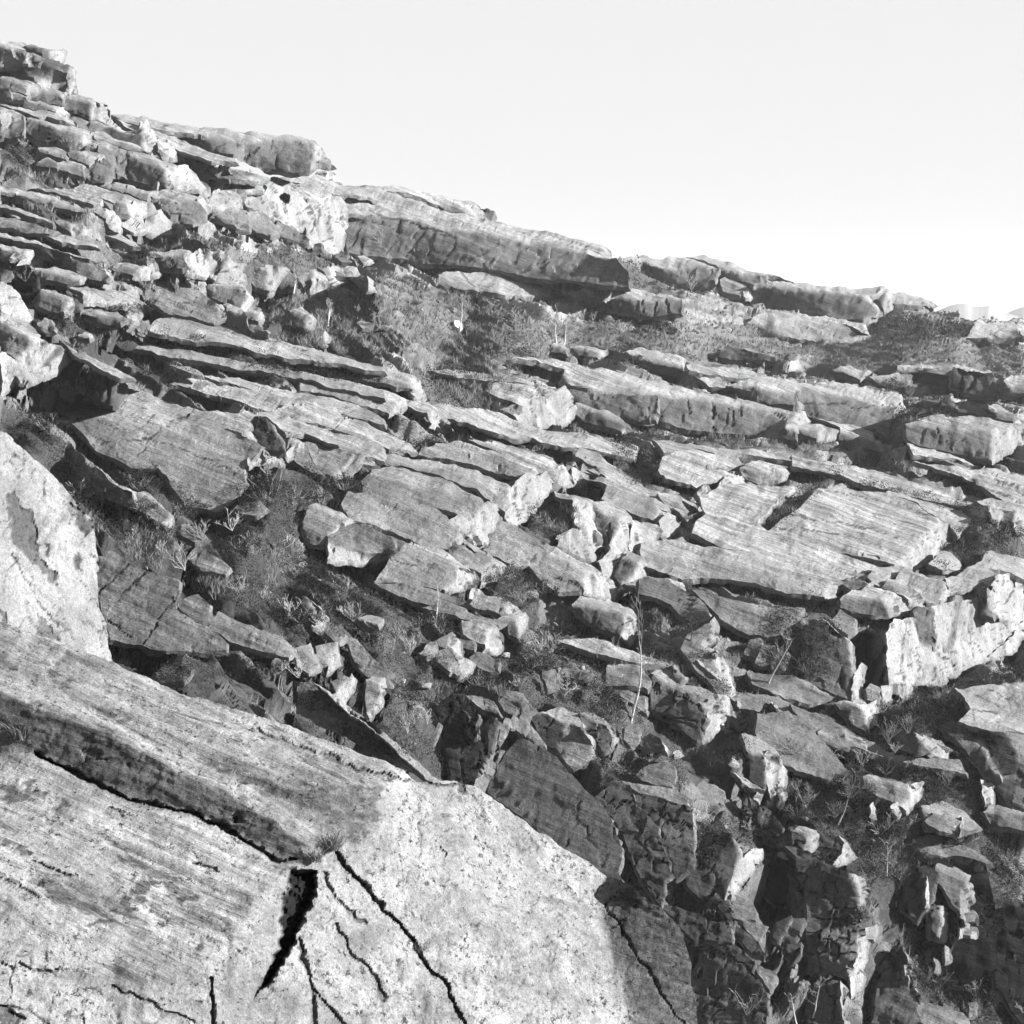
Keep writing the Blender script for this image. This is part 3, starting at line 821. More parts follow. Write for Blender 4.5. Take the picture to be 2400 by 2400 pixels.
@B boulder; dark hollow sided boulder with curved pale birch stem before it; boulder
D 1060,880 1080,890 1120,950 1120,1050 1050,1080 960,1050 960,1020
@B boulder; split pale block with two bright lower teeth right of the curved birch; boulder
F 1140,960 1200,930 1290,930 1300,980 1240,1010 1200,1070
E 1265,1000 1310,980 1310,1110 1270,1145 1260,1080
E 1340,985 1410,1000 1390,1100 1330,1095
T 1200,930 1300,900 1410,960 1410,1000 1340,985 1310,980 1290,930
@B rock_slab; long bright broken slab with diagonal crack reaching down into the birch scrub; rock slab
F 1350,855 1420,870 1460,920 1455,1000 1400,930
E 1420,870 1530,870 1680,885 1730,930 1790,1060 1700,1050 1600,1020 1455,1000 1460,920
E 1780,950 1850,1000 1890,1070 1800,1060
C1.5/3 1540,880 1700,1020
@B boulder; layered dark block with pale cap and bright chipped end in the scrub; boulder
T 1070,1265 1180,1240 1290,1320 1240,1345
F 1030,1300 1070,1265 1240,1345 1230,1440 1040,1410
E 1240,1345 1290,1320 1285,1420 1225,1440
@B boulder; small pale pointed stone among birch twigs; boulder
E 1370,1530 1400,1450 1445,1500 1440,1540
@B boulder; pale low rounded boulder at the foot of the dark far wall; boulder
T 1700,780 1760,755 1830,805 1780,820
F 1700,780 1780,820 1750,830
@B boulder; dark pointed block with bright sliver edge under the white wall; boulder
F 1460,770 1560,730 1610,750 1660,850 1540,840
E 1610,750 1650,800 1675,855 1660,850
@C boulder; dark tilted block with bright square corner in the left gully; boulder
T 370,1090 500,1090 650,1160 640,1170 480,1120
F 370,1090 480,1120 640,1170 585,1280 440,1270 350,1230 320,1160
E 640,1170 655,1160 660,1240 590,1300 585,1280
@C boulder; small dark block leaning right of the tilted block in the left gully; boulder
F 665,1165 700,1180 735,1215 710,1250 655,1260
@C boulder; smooth white rounded boulder at the left edge above the big bedded outcrop; boulder;soft=6;rel=0.4
E 0,1005 100,1040 200,1130 250,1230 290,1340 270,1385 150,1330 0,1270
@C rock_outcrop; big bedded outcrop at the left edge with bright stepped broken end; rock outcrop
T 0,1280 150,1330 270,1385 330,1450 360,1520 300,1560 250,1500 120,1420 0,1360
F 0,1360 120,1420 250,1500 300,1560 290,1590 150,1710 60,1640 0,1600
E 300,1560 360,1520 410,1530 350,1620 290,1720 130,1860 80,1800 150,1710 290,1590
D 410,1530 440,1560 370,1650 350,1620
E 440,1560 540,1580 480,1660 360,1790 170,1930 130,1860 290,1720 350,1620 370,1650
D 540,1580 580,1620 450,1740 370,1800 360,1790 480,1660
E 580,1620 610,1640 635,1690 540,1780 440,1850 330,1900 240,1930 170,1930 360,1790 450,1740
E 0,1640 60,1640 120,1720 80,1800 130,1860 100,1930 0,2050
@C boulder; dark shattered rock face at the left edge with black cave below; boulder
T 0,650 150,690 290,730 230,740 100,720 0,700
F 0,700 100,720 230,740 200,800 60,790 0,770
E 230,740 290,730 250,820 160,910 150,850 200,800
E 105,780 140,735 200,745 150,800
@C rock_slab; grey folded slabs above the black cave near the left edge; rock slab
T 270,870 400,880 560,900 760,960 700,1000 540,960
F 270,900 270,870 540,960 700,1000 600,1030 450,1000 340,1030 300,960
@C boulder; dark block left of the black cave at the left edge; boulder
F 0,890 90,900 100,940 30,1000 0,1000
@C rock_slab; layered shelf with ragged pale teeth hanging over a shaded hollow; rock slab
T 620,1090 760,1060 900,1090 1130,1110 1280,1190 1240,1210 1100,1200 920,1180 740,1130
E 740,1130 920,1180 1100,1200 1240,1210 1240,1250 1080,1225 930,1210 750,1200
@C boulder; smooth dark hump in the shaded hollow below the ragged shelf; boulder;soft=5
T 660,1290 900,1260 1050,1270 1140,1340 1000,1320
F 680,1310 660,1290 1000,1320 1140,1340 1080,1370 1000,1400 850,1360
@C boulder; pale crumbling block at the right end of the shaded hollow; boulder
E 1130,1290 1200,1260 1285,1250 1250,1360 1200,1370 1150,1330
@C boulder; round grey stone pile beside the white rounded boulder; boulder
T 330,1370 390,1340 470,1360 490,1400 420,1390
F 330,1370 420,1390 490,1400 490,1440 420,1460 340,1420
@C boulder; flat pale topped stone in the left gully below the shaded hollow; boulder
T 700,1490 770,1460 835,1480 800,1500
F 700,1490 800,1500 800,1520 730,1505
E 800,1500 835,1480 830,1510 800,1520
@C boulder; long pale stone resting on the shelf above the dark gap; boulder
T 1110,1115 1140,1105 1285,1180 1270,1190
F 1110,1115 1270,1190 1275,1205 1130,1145
@3 rock_slab; long dark ledge with cracked face and pale shattered right end in the middle right; rock slab
T -200,560 0,605 150,650 370,700 540,730 800,780 830,785 860,845 800,800 600,770 370,745 210,715 80,700 0,690 -170,650 -260,580
F 0,690 80,700 95,830 0,835
F 80,700 210,715 370,745 370,885 240,880 95,830
F 370,745 600,770 800,800 720,860 780,880 785,920 560,905 370,885
E 800,800 860,845 870,850 800,850 790,880 780,880 720,860
F -170,650 0,690 0,835 -130,790 -270,740 -260,670
C3/8 370,760 368,885
C2/5 85,710 100,830
C1.5/4 440,770 438,850 470,860 470,790
@3 rock_slab; broad layered block with fluted pale corner behind the long cracked ledge; rock slab
T 440,650 560,625 800,640 1000,640 1250,660 1300,670 1330,740 1190,740 1000,700 820,665 780,700 600,665
F 440,650 600,665 780,700 780,760 640,740 440,700
F 780,700 820,665 1000,700 1190,740 1280,770 1250,920 1190,880 900,830 790,780
E 1190,740 1330,740 1330,770 1280,770
C4/10 780,680 785,770
C1.5/3 790,740 1180,760
@3 boulder; pale loose block with dark left end lying below the shattered ledge end; boulder
T 790,870 830,845 900,855 1005,890 900,880
F 790,870 900,880 890,915 800,900
E 900,880 1005,890 990,915 900,925 890,915
@3 boulder; flat dark block with bright tip resting right of the pale loose block; boulder
T 870,825 1000,840 1130,865 1180,890 1180,935 1120,915 1000,895 1000,870
F 1000,895 1120,915 1180,935 1200,990 1000,930
E 1180,935 1215,935 1225,975 1200,990
@3 rock_slab; square ended dark slab with a split white end at the right edge; rock slab
T 1340,835 1400,825 1600,800 1700,805 1930,850 1930,870 1870,870 1780,880 1500,870
F 1340,835 1500,870 1500,975 1380,950 1330,920
F 1500,870 1780,880 1770,1030 1640,1010 1500,975
E 1780,880 1870,870 1880,960 1840,990 1770,1030
E 1870,870 1930,870 1935,950 1880,960
C2.5/5 1495,870 1505,900 1500,970
C1.5/3 1540,920 1560,980
@3 rock_slab; row of upright dark fingers of rock in the far right ledge; rock slab
T 1290,545 1420,545 1560,560 1790,580 1700,600 1430,565
F 1390,575 1430,565 1560,560 1550,650 1480,640 1400,620
K 1570,575 1620,575 1620,680 1565,660
F 1620,575 1700,585 1650,690 1620,680
F 1700,585 1770,590 1800,700 1740,715 1650,690
C3/8 1562,570 1560,650
C2.5/6 1620,590 1618,680
C3/6 1700,600 1650,690
@3 boulder; rounded block with dark underside at the right edge beside the rock fingers; boulder
T 1830,620 1870,605 1940,605 1940,650 1850,660
F 1820,700 1830,620 1850,660 1940,650 1940,700
@3 boulder; low line of square blocks below the rock fingers; boulder
F 1585,735 1640,728 1720,745 1715,800 1590,780
F 1730,750 1760,750 1750,800 1715,800 1720,745
@3 boulder; flat dark block at the right below the rock fingers; boulder
T 1750,760 1800,750 1880,790 1760,780
F 1750,760 1760,780 1880,790 1880,840 1760,810
@3 boulder; pair of small square blocks left of the low block line; boulder
F 1430,720 1500,720 1505,750 1440,750
F 1515,725 1580,730 1580,780 1520,760
@3 rock_slab; thin pale plate lying in the heath left of the rock fingers; rock slab
T 960,565 1060,555 1150,575 1120,600 1050,595
F 960,565 1050,595 1120,600 1110,610 1000,600
@3 boulder; small upright pale stone in the far heath above the layered block; boulder
E 755,570 765,535 800,525 812,570
@3 boulder; row of low broken blocks half hidden in the far middle heath; boulder
F 340,500 400,490 480,460 600,490 690,520 690,545 560,520 440,520
@3 rock_slab; wide far slab with streaked face and rounded end below the skyline step; rock slab
T 540,340 600,290 750,285 950,310 1130,345 1150,400 1020,350 800,330
S 540,340 800,330 1020,350 1090,390 1150,400 1070,430 900,435 700,410 600,380
@3 rock_slab; far right skyline step with overhanging bright corner; rock slab
T 560,135 780,135 1000,150 1240,168 1230,175 1100,195 860,180 600,165
F 600,165 860,180 1110,195 1200,280 1170,300 1120,320 960,300 800,270 740,240 600,210
E 1110,195 1150,190 1210,280 1200,350 1120,320 1170,300 1200,280
F 1160,180 1230,175 1220,270 1190,230
E 1240,168 1270,200 1270,260 1230,290 1220,270 1230,175
@3 rock_slab; flat sliver of bedrock on the right skyline; rock slab
T 1260,200 1330,198 1440,220 1490,245 1400,250 1280,235
@3 rock_slab; far right pale slab with a small rounded boulder at its end; rock slab
T 1640,420 1700,330 1850,335 1940,350 1900,380 1820,400
F 1640,420 1820,400 1900,380 1935,400 1850,440 1700,450
@3 boulder; small rounded grey boulder at the end of the far right pale slab; boulder
F 1760,420 1790,390 1830,410 1850,450 1780,450
@3 rock_slab; skyline whaleback with pale flank right of the long dark wall; rock slab
T 0,30 60,10 250,12 380,50 405,75 300,60 100,60
F 0,60 0,30 100,60 300,60 405,75 380,130 300,150 150,130 60,110
C2/4 60,70 50,110
@3 rock_slab; small skyline dome right of the whaleback; rock slab
T 240,10 330,5 480,40 560,80 770,130 600,110 400,80 380,50
F 400,80 600,110 600,165 560,140 420,110
@3 boulder; round pale boulders stacked under the skyline dome; boulder
T 405,130 450,105 520,130 540,160 460,140
S 405,130 460,140 540,160 560,165 500,200 420,180
@3 boulder; pale round boulder in the notch under the skyline dome; boulder
E 520,180 560,160 600,190 580,215 530,210
@2 rock_wall; long dark overhanging wall under the far skyline with black water streaks; rock wall
T 240,180 240,75 440,120 860,225 1000,255 1250,310 1430,365 1540,400 1560,440 1450,420 1300,380 1100,340 920,310 740,290 600,255 350,222
F 240,210 240,180 350,222 600,255 740,290 920,310 1100,340 1300,380 1450,420 1540,455 1600,440 1660,510 1660,590 1500,570 1380,555 1160,530 900,490 740,480 560,450 240,410
C3/2 240,215 500,240 640,285 740,320 800,350
C4/1.5 700,325 800,345 780,400 730,480
C3/1.2 630,300 590,370 540,430
C2.5/1.2 510,300 480,370 440,410
C2/1 370,260 500,300 510,300
C3/2 1440,400 1410,470 1370,550
C2/1 960,400 830,480
C2/1 1180,460 1130,510
@2 rock_slab; pale sloping skyline shelf above the long dark wall; rock slab
T 140,120 230,70 420,100 540,125 700,180 850,225 1000,258 700,215 400,170 240,150
@2 rock_slab; far skyline block with pale right end and small detached tooth; rock slab
T 280,70 560,100 720,130 880,155 900,165 830,190 700,165 540,130 400,100
F 700,165 830,190 840,210 740,200
E 830,190 900,165 940,210 940,250 860,230
F 935,190 985,200 970,250 940,250
@2 rock_slab; low stained slab strip under the long dark wall; rock slab
T 700,530 760,500 900,500 1200,550 1330,580 1260,620 1040,620 900,590
S 700,530 900,590 1040,620 1000,620 820,600 700,570
C5/1 820,500 880,580
C5/1 1330,570 1270,625
@2 rock_slab; cracked low ledge with vertical dark joints under the wall's right half; rock slab
T 1420,640 1500,600 1700,600 1930,640 1930,660 1700,650
F 1420,640 1700,650 1930,660 1930,710 1800,740 1700,720 1450,690
C3/6 1720,655 1725,720
C3/6 1800,655 1795,735
C3/6 1860,660 1865,725
C1.5/3 1560,650 1500,690
@2 boulder; small bright white rock face standing alone in the middle birch scrub; boulder;tone=1.6
E 778,752 800,745 810,760 808,785 790,792 776,780
@2 rock_slab; low broken block row behind the paired white birch stems; rock slab
T 1270,880 1330,875 1340,905 1280,890
F 1270,880 1280,890 1340,905 1340,925 1270,915
@2 rock_slab; pale chipped block right of the paired birch stems; rock slab
T 1370,885 1450,880 1545,895 1500,910
F 1370,885 1500,910 1500,940 1380,920
E 1500,910 1545,895 1545,930 1500,945
@2 rock_slab; long thin slab in the heath under the chipped block on the right; rock slab
T 1640,910 1720,900 1930,940 1930,990 1720,950
F 1720,950 1930,990 1930,1030 1780,990
@2 rock_slab; wide pale whaleback slab running down from the middle scrub; rock slab
T 1080,940 1200,945 1500,990 1930,1080 1930,1120 1650,1090 1360,1080 1340,990 1200,965
S 1340,990 1360,1080 1650,1090 1700,1130 1500,1130 1400,1110 1320,1080
@2 rock_slab; rounded smooth dark flank of the middle whaleback slab; rock slab;soft=5
F 1340,1090 1500,1120 1700,1130 1800,1130 1800,1260 1640,1250 1500,1220 1400,1170
@2 rock_slab; huge pale fractured slab end facing right beside the dark flank in the centre; rock slab
T 940,1110 980,1070 1100,1060 1210,1080 1340,1090 1300,1110 1180,1140 1100,1170 1000,1140
G 1210,1080 1340,1090 1390,1140 1300,1110
E 1100,1170 1180,1140 1210,1080 1300,1110 1390,1140 1400,1180 1380,1250 1280,1280 1210,1300 1110,1265 1080,1230
F 1010,1200 1080,1175 1110,1175 1080,1230
C1.5/4 1180,1150 1185,1250
C1.2/3 1240,1100 1240,1170
C1.2/3 1390,1150 1350,1230
@2 rock_slab; triangular grey slab with bright top rim right of the huge pale slab end; rock slab
T 1400,1170 1440,1165 1600,1240 1665,1285 1650,1290 1560,1250
F 1400,1170 1560,1250 1650,1290 1630,1310 1500,1280 1440,1260 1390,1220
E 1650,1290 1665,1285 1665,1305 1630,1310
@2 rock_slab; pale tapering slab with bright notched end above the centre; rock slab
T 0,890 100,905 420,1000 580,1040 600,1050 550,1080 450,1040 300,1000 150,950 0,930
F 0,930 150,950 300,1000 450,1040 550,1080 570,1100 500,1095 300,1050 0,990
E 550,1080 600,1050 640,1120 650,1180 600,1150 560,1110 570,1100
@2 rock_slab; curved grey slab beneath the notched slab with small bright chip; rock slab
T 0,1010 200,1040 480,1130 550,1160 500,1190 380,1130 150,1080 0,1060
S 0,1060 150,1080 380,1130 500,1190 450,1220 300,1180 100,1120 0,1100
E 500,1190 550,1160 510,1200 450,1225 450,1220
@2 rock_slab; grey slab with broken pale toe in the centre left; rock slab
T 0,1150 150,1180 300,1225 375,1250 340,1250 200,1210 0,1170
E 340,1250 375,1250 370,1265 330,1260
T 0,1170 200,1210 240,1240 160,1310 60,1270 0,1250
E 240,1240 250,1235 200,1290 165,1310 160,1310
@2 rock_slab; gently bulging pale slab with scooped bright end left of the centre; rock slab
T 170,1310 260,1240 380,1290 490,1340 500,1370 440,1340 390,1350 330,1370 240,1340
E 390,1350 440,1340 500,1370 470,1395 430,1400 380,1390
T 490,1340 535,1360 500,1400 480,1395 500,1370
@2 rock_slab; low pale slab with angular bright end among tufts left of centre; rock slab
T 560,1140 650,1175 730,1230 760,1290 700,1240 640,1210 520,1180
E 640,1210 700,1240 760,1290 780,1310 700,1290 650,1260
@2 rock_slab; wide streaked slab of the centre with small bright scar; rock slab
T 620,1400 700,1365 850,1370 1060,1430 1190,1490 1200,1560 1100,1500 950,1430 800,1400
S 600,1430 620,1400 800,1400 950,1430 1100,1500 1200,1560 1130,1560 1000,1520 820,1460 650,1440
E 1000,1480 1015,1470 1010,1505 985,1520
@2 rock_slab; upper streaked slab of the centre ending in a bright vertical nose; rock slab
T 850,1350 1000,1360 1150,1400 1280,1440 1310,1490 1200,1480 1060,1425
S 1060,1425 1200,1480 1310,1490 1320,1530 1290,1560 1200,1520
E 1310,1490 1340,1480 1370,1570 1290,1580 1290,1560 1320,1530
@2 boulder; pale angular block right of the bright vertical nose; boulder
T 1370,1500 1400,1495 1455,1530 1420,1530
E 1370,1500 1420,1530 1455,1530 1410,1575 1385,1570
@2 rock_slab; flat pale slab with blunt lip right of the centre tufts; rock slab
T 1420,1400 1500,1420 1580,1480 1560,1500 1480,1450 1400,1420
T 1450,1510 1560,1500 1620,1500 1590,1530 1500,1540
E 1620,1500 1635,1520 1620,1580 1580,1570 1590,1530
@5 rock_slab; upper of two great rounded central slabs with bright jagged end; rock slab;soft=4
T 400,230 600,265 800,295 1000,370 1070,410 1040,470 950,420 800,350 600,310 470,280
S 350,300 400,230 470,280 600,310 800,350 950,420 1040,470 1040,540 960,480 900,430 700,350 500,300
E 1040,470 1070,410 1120,370 1150,340 1150,470 1150,540 1090,610 1040,570 1040,540
E 1150,340 1200,360 1245,330 1280,385 1260,430 1200,500 1150,540 1150,470
C2/4 1160,370 1140,480
C1.5/4 1090,410 1100,560
@5 rock_slab; lower of two great rounded central slabs with dark water stains; rock slab;soft=4
T 310,370 380,320 460,310 600,340 800,410 920,470 870,480 700,420 500,380 400,380
S 310,370 400,380 500,380 700,420 870,480 920,470 930,490 870,570 800,540 700,510 500,480 320,440
S 210,500 250,430 320,440 500,480 700,510 760,570 800,620 780,690 730,740 600,690 450,620 270,580
E 930,490 960,480 1010,510 1025,560 960,660 910,720 880,680 830,640 800,620 870,570
E 760,570 800,540 870,570 800,620
E 780,690 800,640 830,640 800,680 770,700
@5 rock_slab; large smooth slab below the central stained slab with a bright faceted end; rock slab
T 550,690 600,695 730,745 850,810 895,850 810,820 680,750
S 460,765 550,690 680,750 810,820 790,880 740,930 560,900 380,890
E 810,820 860,815 895,850 890,890 850,910 740,930 790,880
C1.2/2 460,780 560,800 700,810
@5 rock_slab; shaded underside slab with a pale lower rim beside the black hollow; rock slab
S 130,640 270,590 450,650 550,690 460,765 320,745 150,700
E 150,700 320,745 440,760 380,780 310,790 150,770
@5 boulder; rounded grey block with bright right rim left of the black hollow; boulder
T 50,510 90,490 210,540 270,580 245,580 150,540
S 35,570 50,510 150,540 245,580 160,650 120,700 50,700 25,630
E 245,580 270,580 230,630 160,680 120,700 160,650
@5 rock_slab; grey wedge block right of the stained slab with bright cut nose; rock slab
T 790,640 850,690 940,740 990,770 1030,800 970,770 850,720
S 750,720 850,700 970,770 920,850 850,820 760,760
E 970,770 1030,800 1000,850 940,890 920,900 920,850
@5 rock_slab; smooth wedge slab under the bright jagged end with tilted top; rock slab
S 920,710 1020,575 1100,610 1250,690 1280,710 1200,760 1130,810 1060,800 930,730
C1.2/2 1130,810 1200,750
@5 rock_slab; smooth dark rounded slab with bright fractured nose in the centre right; rock slab;soft=4
T 1210,740 1280,715 1400,770 1500,830 1520,850 1450,850 1350,790
S 1160,820 1210,740 1350,790 1450,850 1440,930 1300,940 1210,870
E 1450,850 1520,850 1570,880 1600,960 1560,970 1440,930
C1.5/3 1210,870 1350,880 1440,930
@5 rock_wall; fluted bright rock wall with grey cap right of centre; rock wall
T 1280,440 1400,455 1480,485 1480,500 1380,480 1290,470
E 1380,480 1480,500 1480,600 1520,660 1530,710 1480,720 1440,640 1390,600
E 1300,650 1380,620 1440,640 1480,720 1500,790 1450,780 1300,710
F 1480,620 1520,650 1530,700 1500,730 1480,700
@5 rock_wall; dark topped bright tower with knife edges right of centre; rock wall
T 1480,490 1560,480 1640,520 1660,560 1600,560 1520,560
F 1480,490 1520,560 1600,560 1610,610 1560,740 1530,680 1490,590
E 1600,560 1660,560 1660,740 1600,790 1570,860 1530,850 1500,790 1560,740 1610,610
C2/5 1570,600 1560,700
@5 rock_slab; long smooth slab with pale rounded nose above the bright tower; rock slab
T 1420,370 1500,350 1640,400 1800,470 1850,505 1820,510 1700,460 1540,410
S 1520,470 1540,410 1700,460 1820,510 1790,580 1640,520
E 1820,510 1850,505 1850,540 1810,590 1790,580
@5 boulder; white rounded block hanging at the tip of the long smooth slab; boulder;soft=4
E 1800,590 1850,535 1900,555 1915,610 1850,665 1815,650
@5 rock_slab; broad pale slab stepping down to the right of the bright tower; rock slab
T 1665,560 1800,600 1820,620 1760,620
E 1665,600 1665,560 1760,620 1820,620 1800,670 1700,720 1660,740
@5 rock_slab; broken layered rock tongue with bright tip below the tower; rock slab
T 1620,770 1660,740 1730,770 1750,800 1700,790
F 1580,850 1620,770 1700,790 1690,850 1620,900
E 1700,790 1750,800 1745,840 1680,900 1600,940 1620,900 1690,850
@5 rock_slab; rounded dark slab with bright curved right rim above the pine; rock slab;soft=4
T 1380,1000 1420,960 1560,970 1680,1020 1715,1080 1640,1040 1500,1020
F 1380,1000 1500,1020 1640,1040 1650,1110 1620,1150 1500,1110 1400,1050
E 1640,1040 1715,1080 1705,1150 1670,1190 1620,1150 1650,1110
@5 rock_slab; narrow pale rounded slab with bright end in the middle scrub; rock slab
T 860,1000 900,950 1000,965 1100,1010 1110,1030 1040,1020 950,985
S 860,1000 950,985 1040,1020 1050,1080 970,1040 880,1010
E 1040,1020 1110,1030 1060,1080 1050,1080
E 850,990 905,930 880,920 850,960
@5 boulder; blocky rock with rounded bright end below the narrow pale slab; boulder
T 990,1080 1060,1050 1150,1035 1155,1060 1100,1080
F 990,1080 1100,1080 1110,1170 1060,1150 1050,1110
E 1100,1080 1155,1060 1130,1140 1110,1180
@5 boulder; large rounded block with bright shattered right end in the middle scrub; boulder
T 820,1090 900,1090 970,1110 1000,1160 950,1140
S 820,1090 950,1140 930,1200 830,1160
E 950,1140 1000,1160 1015,1200 980,1250 930,1230 930,1200
@5 boulder; pale pointed block leaning in the rubble of the middle scrub; boulder
S 695,1175 770,1140 760,1200 740,1225 700,1200
E 770,1140 800,1190 820,1270 790,1260 750,1215 760,1200
@5 boulder; big pale angular block at the bottom of the middle rubble; boulder
S 700,1230 750,1225 790,1290 760,1340 690,1290
E 790,1290 830,1270 880,1300 860,1350 800,1370 760,1340
@5 boulder; pale rough block with flaky face right of the middle rubble; boulder
S 860,1270 900,1240 950,1260 1010,1290 1000,1330 960,1340 900,1320
@5 boulder; small grey block on top of the middle rubble; boulder
F 800,1175 880,1185 880,1230 820,1220
@5 boulder; grey wedge block at the left side of the middle rubble; boulder
S 600,1250 650,1190 690,1180 690,1230 640,1260
@5 rock_slab; flat diamond shaped slab in the dark scrub; rock slab
T 300,1070 350,1050 430,1075 400,1110
F 300,1070 400,1110 380,1130 310,1095
@3 rock_slab; vast smooth striped platform on the right, its broken rim edging a long bright riser; rock slab;jit=0.02;rel=0.7
T 880,1180 1000,1165 1200,1190 1380,1240 1500,1320 1500,1350 1420,1410 1400,1460 1280,1555 1230,1540 1000,1500 740,1440 650,1380 740,1310 800,1260
E 1500,1350 1500,1320 1560,1345 1595,1390 1560,1430 1500,1480 1380,1570 1340,1570 1280,1555 1400,1460 1420,1410
T 300,1210 420,1150 620,1150 780,1160 700,1230 600,1340 650,1380 740,1440 1000,1500 1190,1510 1210,1530 1130,1560 1070,1570 1000,1545 800,1515 620,1500 420,1480 260,1400 280,1330 330,1290
G 1130,1560 1210,1530 1190,1580 1090,1600 1070,1570
C1.5/2 850,1180 1050,1200 1250,1235 1450,1300
C1/1 760,1310 1000,1330 1300,1420
C1/1 700,1370 1000,1400 1250,1480
@3 rock_slab; pale crumpled slab lip behind the vast striped platform; rock slab
T 1130,1185 1300,1195 1500,1250 1620,1290 1665,1340 1600,1400 1560,1345 1500,1320 1380,1240
@3 rock_slab; long smooth whaleback slab rolling right to a small bright nose; rock slab;soft=5;jit=0.03
T 0,1440 140,1430 260,1445 420,1480 620,1500 800,1515 1000,1545 1070,1570 1090,1600 1010,1655 960,1660 800,1640 620,1600 430,1560 200,1520 0,1500
S 0,1500 200,1520 430,1560 620,1600 800,1640 960,1660 930,1717 760,1700 560,1640 300,1620 200,1640 0,1600
E 960,1660 1010,1655 1000,1680 960,1717 930,1717
@3 rock_slab; flat slab in the upper bowl with a ragged rim to its lower right; rock slab
T 110,1010 260,975 480,1000 520,1050 430,1060 340,1070 500,1100 420,1110 280,1160 130,1130 90,1080
E 390,1160 430,1110 500,1095 515,1100 510,1140 460,1165 390,1190
E 290,1180 340,1145 385,1190 360,1205 290,1215
@3 boulder; large pale pentagonal boulder resting above the bowl; boulder
T 500,1060 600,1040 700,1060 740,1080 640,1090
S 500,1060 640,1090 690,1130 600,1145 540,1125 515,1100
E 640,1090 740,1080 690,1130
@3 boulder; small grey boulder wedged under the pentagonal boulder; boulder
S 510,1155 550,1140 585,1155 560,1175 515,1175
@3 rock_slab; low pale slab tips at the left of the bowl; rock slab
T 80,1205 180,1195 250,1230 300,1260 290,1290 200,1240
S 80,1205 200,1240 250,1290 190,1300 130,1260
E 200,1240 290,1260 315,1285 290,1300 250,1290
@3 boulder; upright two topped stone standing in the bowl on the striped rock; boulder
S 315,1465 345,1405 385,1440 388,1485 340,1480
@3 boulder; small square stone lying on the striped rock; boulder
S 693,1465 710,1452 732,1462 730,1482 700,1485
@3 rock_slab; thin bedrock sheets with narrow shadow lines at the far right middle; rock slab;rel=1.6
T 1330,950 1500,990 1700,1040 1690,1050 1540,1030 1380,1000
T 1380,1040 1500,1050 1700,1090 1932,1150 1932,1180 1800,1160 1600,1110
C2/3 1600,1110 1800,1165
@3 rock_slab; wide bedrock sheet under the far right fingers dipping gently right; rock slab;rel=1.5
T 1650,1070 1800,1080 1960,1110 1960,1290 1850,1240 1700,1150
C2/4 1700,1100 1960,1200
C2/4 1680,1130 1960,1260
@D rock_slab; shattered pale end at the right edge above the dark heather bank; rock slab
T 1500,690 1600,740 1700,740 1932,770 1960,760 1960,700 1600,650 
E 1620,760 1700,740 1750,760 1740,830 1700,860 1640,820
F 1750,760 1850,760 1850,870 1800,920 1740,880 1740,830
E 1850,760 1960,780 1960,1050 1890,1010 1850,950 1850,870
@D rock_slab; broad pale slab at the right edge running down to the great bright cliff; rock slab
T 1560,1160 1620,1105 1780,1150 1940,1210 1960,1400 1800,1330 1600,1290 1520,1230
T 1200,1370 1350,1310 1520,1230 1600,1290 1700,1340 1620,1430 1560,1390 1350,1480 1250,1500
@D boulder; smooth dark hump among the heather below the long bright riser; boulder;soft=5
T 1060,1250 1180,1130 1260,1150 1340,1220 1330,1290 1180,1300
@D rock_slab; thin pale slab strip below the long bright riser; rock slab
T 590,1260 800,1270 850,1280 620,1450 560,1440 460,1480 540,1420 500,1370
C1.5/4 840,1290 620,1450
@D rock_slab; stepped shelf slab with bright faceted end above the great bright cliff; rock slab
T 840,1290 1000,1330 1190,1400 1210,1430 1170,1420 1080,1450 1000,1490 850,1440 680,1400
S 680,1400 850,1440 980,1500 1030,1590 850,1540 640,1450
E 980,1500 1030,1590 1040,1610 990,1650 900,1600 850,1540
S 1080,1450 1170,1420 1210,1430 1200,1570 1050,1600 1030,1590 980,1500
E 1210,1430 1280,1500 1240,1560 1210,1580 1200,1570
@D rock_slab; dark faced slab rim with a pale broken top edge over the black notch; rock slab
T 380,1500 560,1450 640,1450 850,1540 900,1600 760,1540 650,1590 560,1580 270,1560
F 270,1560 560,1580 600,1720 450,1700 280,1640
K 560,1580 650,1590 720,1700 600,1720
E 650,1590 760,1540 900,1600 910,1690 720,1700
@D rock_slab; short rounded slab with a bright nose over the small black hollow; rock slab
T 0,1330 100,1360 270,1430 280,1450 200,1440 160,1430 0,1400
S 0,1400 160,1430 130,1560 60,1530 0,1510
E 160,1430 200,1440 200,1490 165,1540 200,1590 150,1570 130,1560
F 270,1430 370,1360 510,1420 500,1440 370,1500 280,1450
@K rock_wall; great bright cliff facing the sun at the right, its foot in shrubs; rock wall;jit=0.03;rel=0.7
E 760,0 940,0 990,200 980,560 820,560 700,600 700,400 690,130 720,60
F 940,-100 1090,-110 1115,160 1110,240 1000,230 990,200 940,0
E 1090,-110 1220,-140 1400,0 1420,120 1330,470 1200,590 980,560 990,200 1000,230 1110,240 1130,160
E 1220,-140 1560,-200 1640,-80 1750,20 1880,50 1960,0 1960,100 1830,160 1600,330 1330,470 1420,120 1400,0
E 640,620 700,600 820,560 830,700 720,700 660,800 650,760
F 720,600 820,560 820,700 720,700
E 820,570 915,580 910,650 850,710 820,700
C3/8 1120,0 1120,160 1180,330 1300,440
C2/6 1130,440 1100,550
C1.5/3 940,0 980,200
C1.5/4 560,-210 600,-120 740,-120
C1.2/3 1380,30 1540,300
C1.2/3 860,0 820,500
C1.2/3 1000,300 990,550
@K rock_slab; broad pale flake with curved dark edge high on the great bright cliff; rock slab
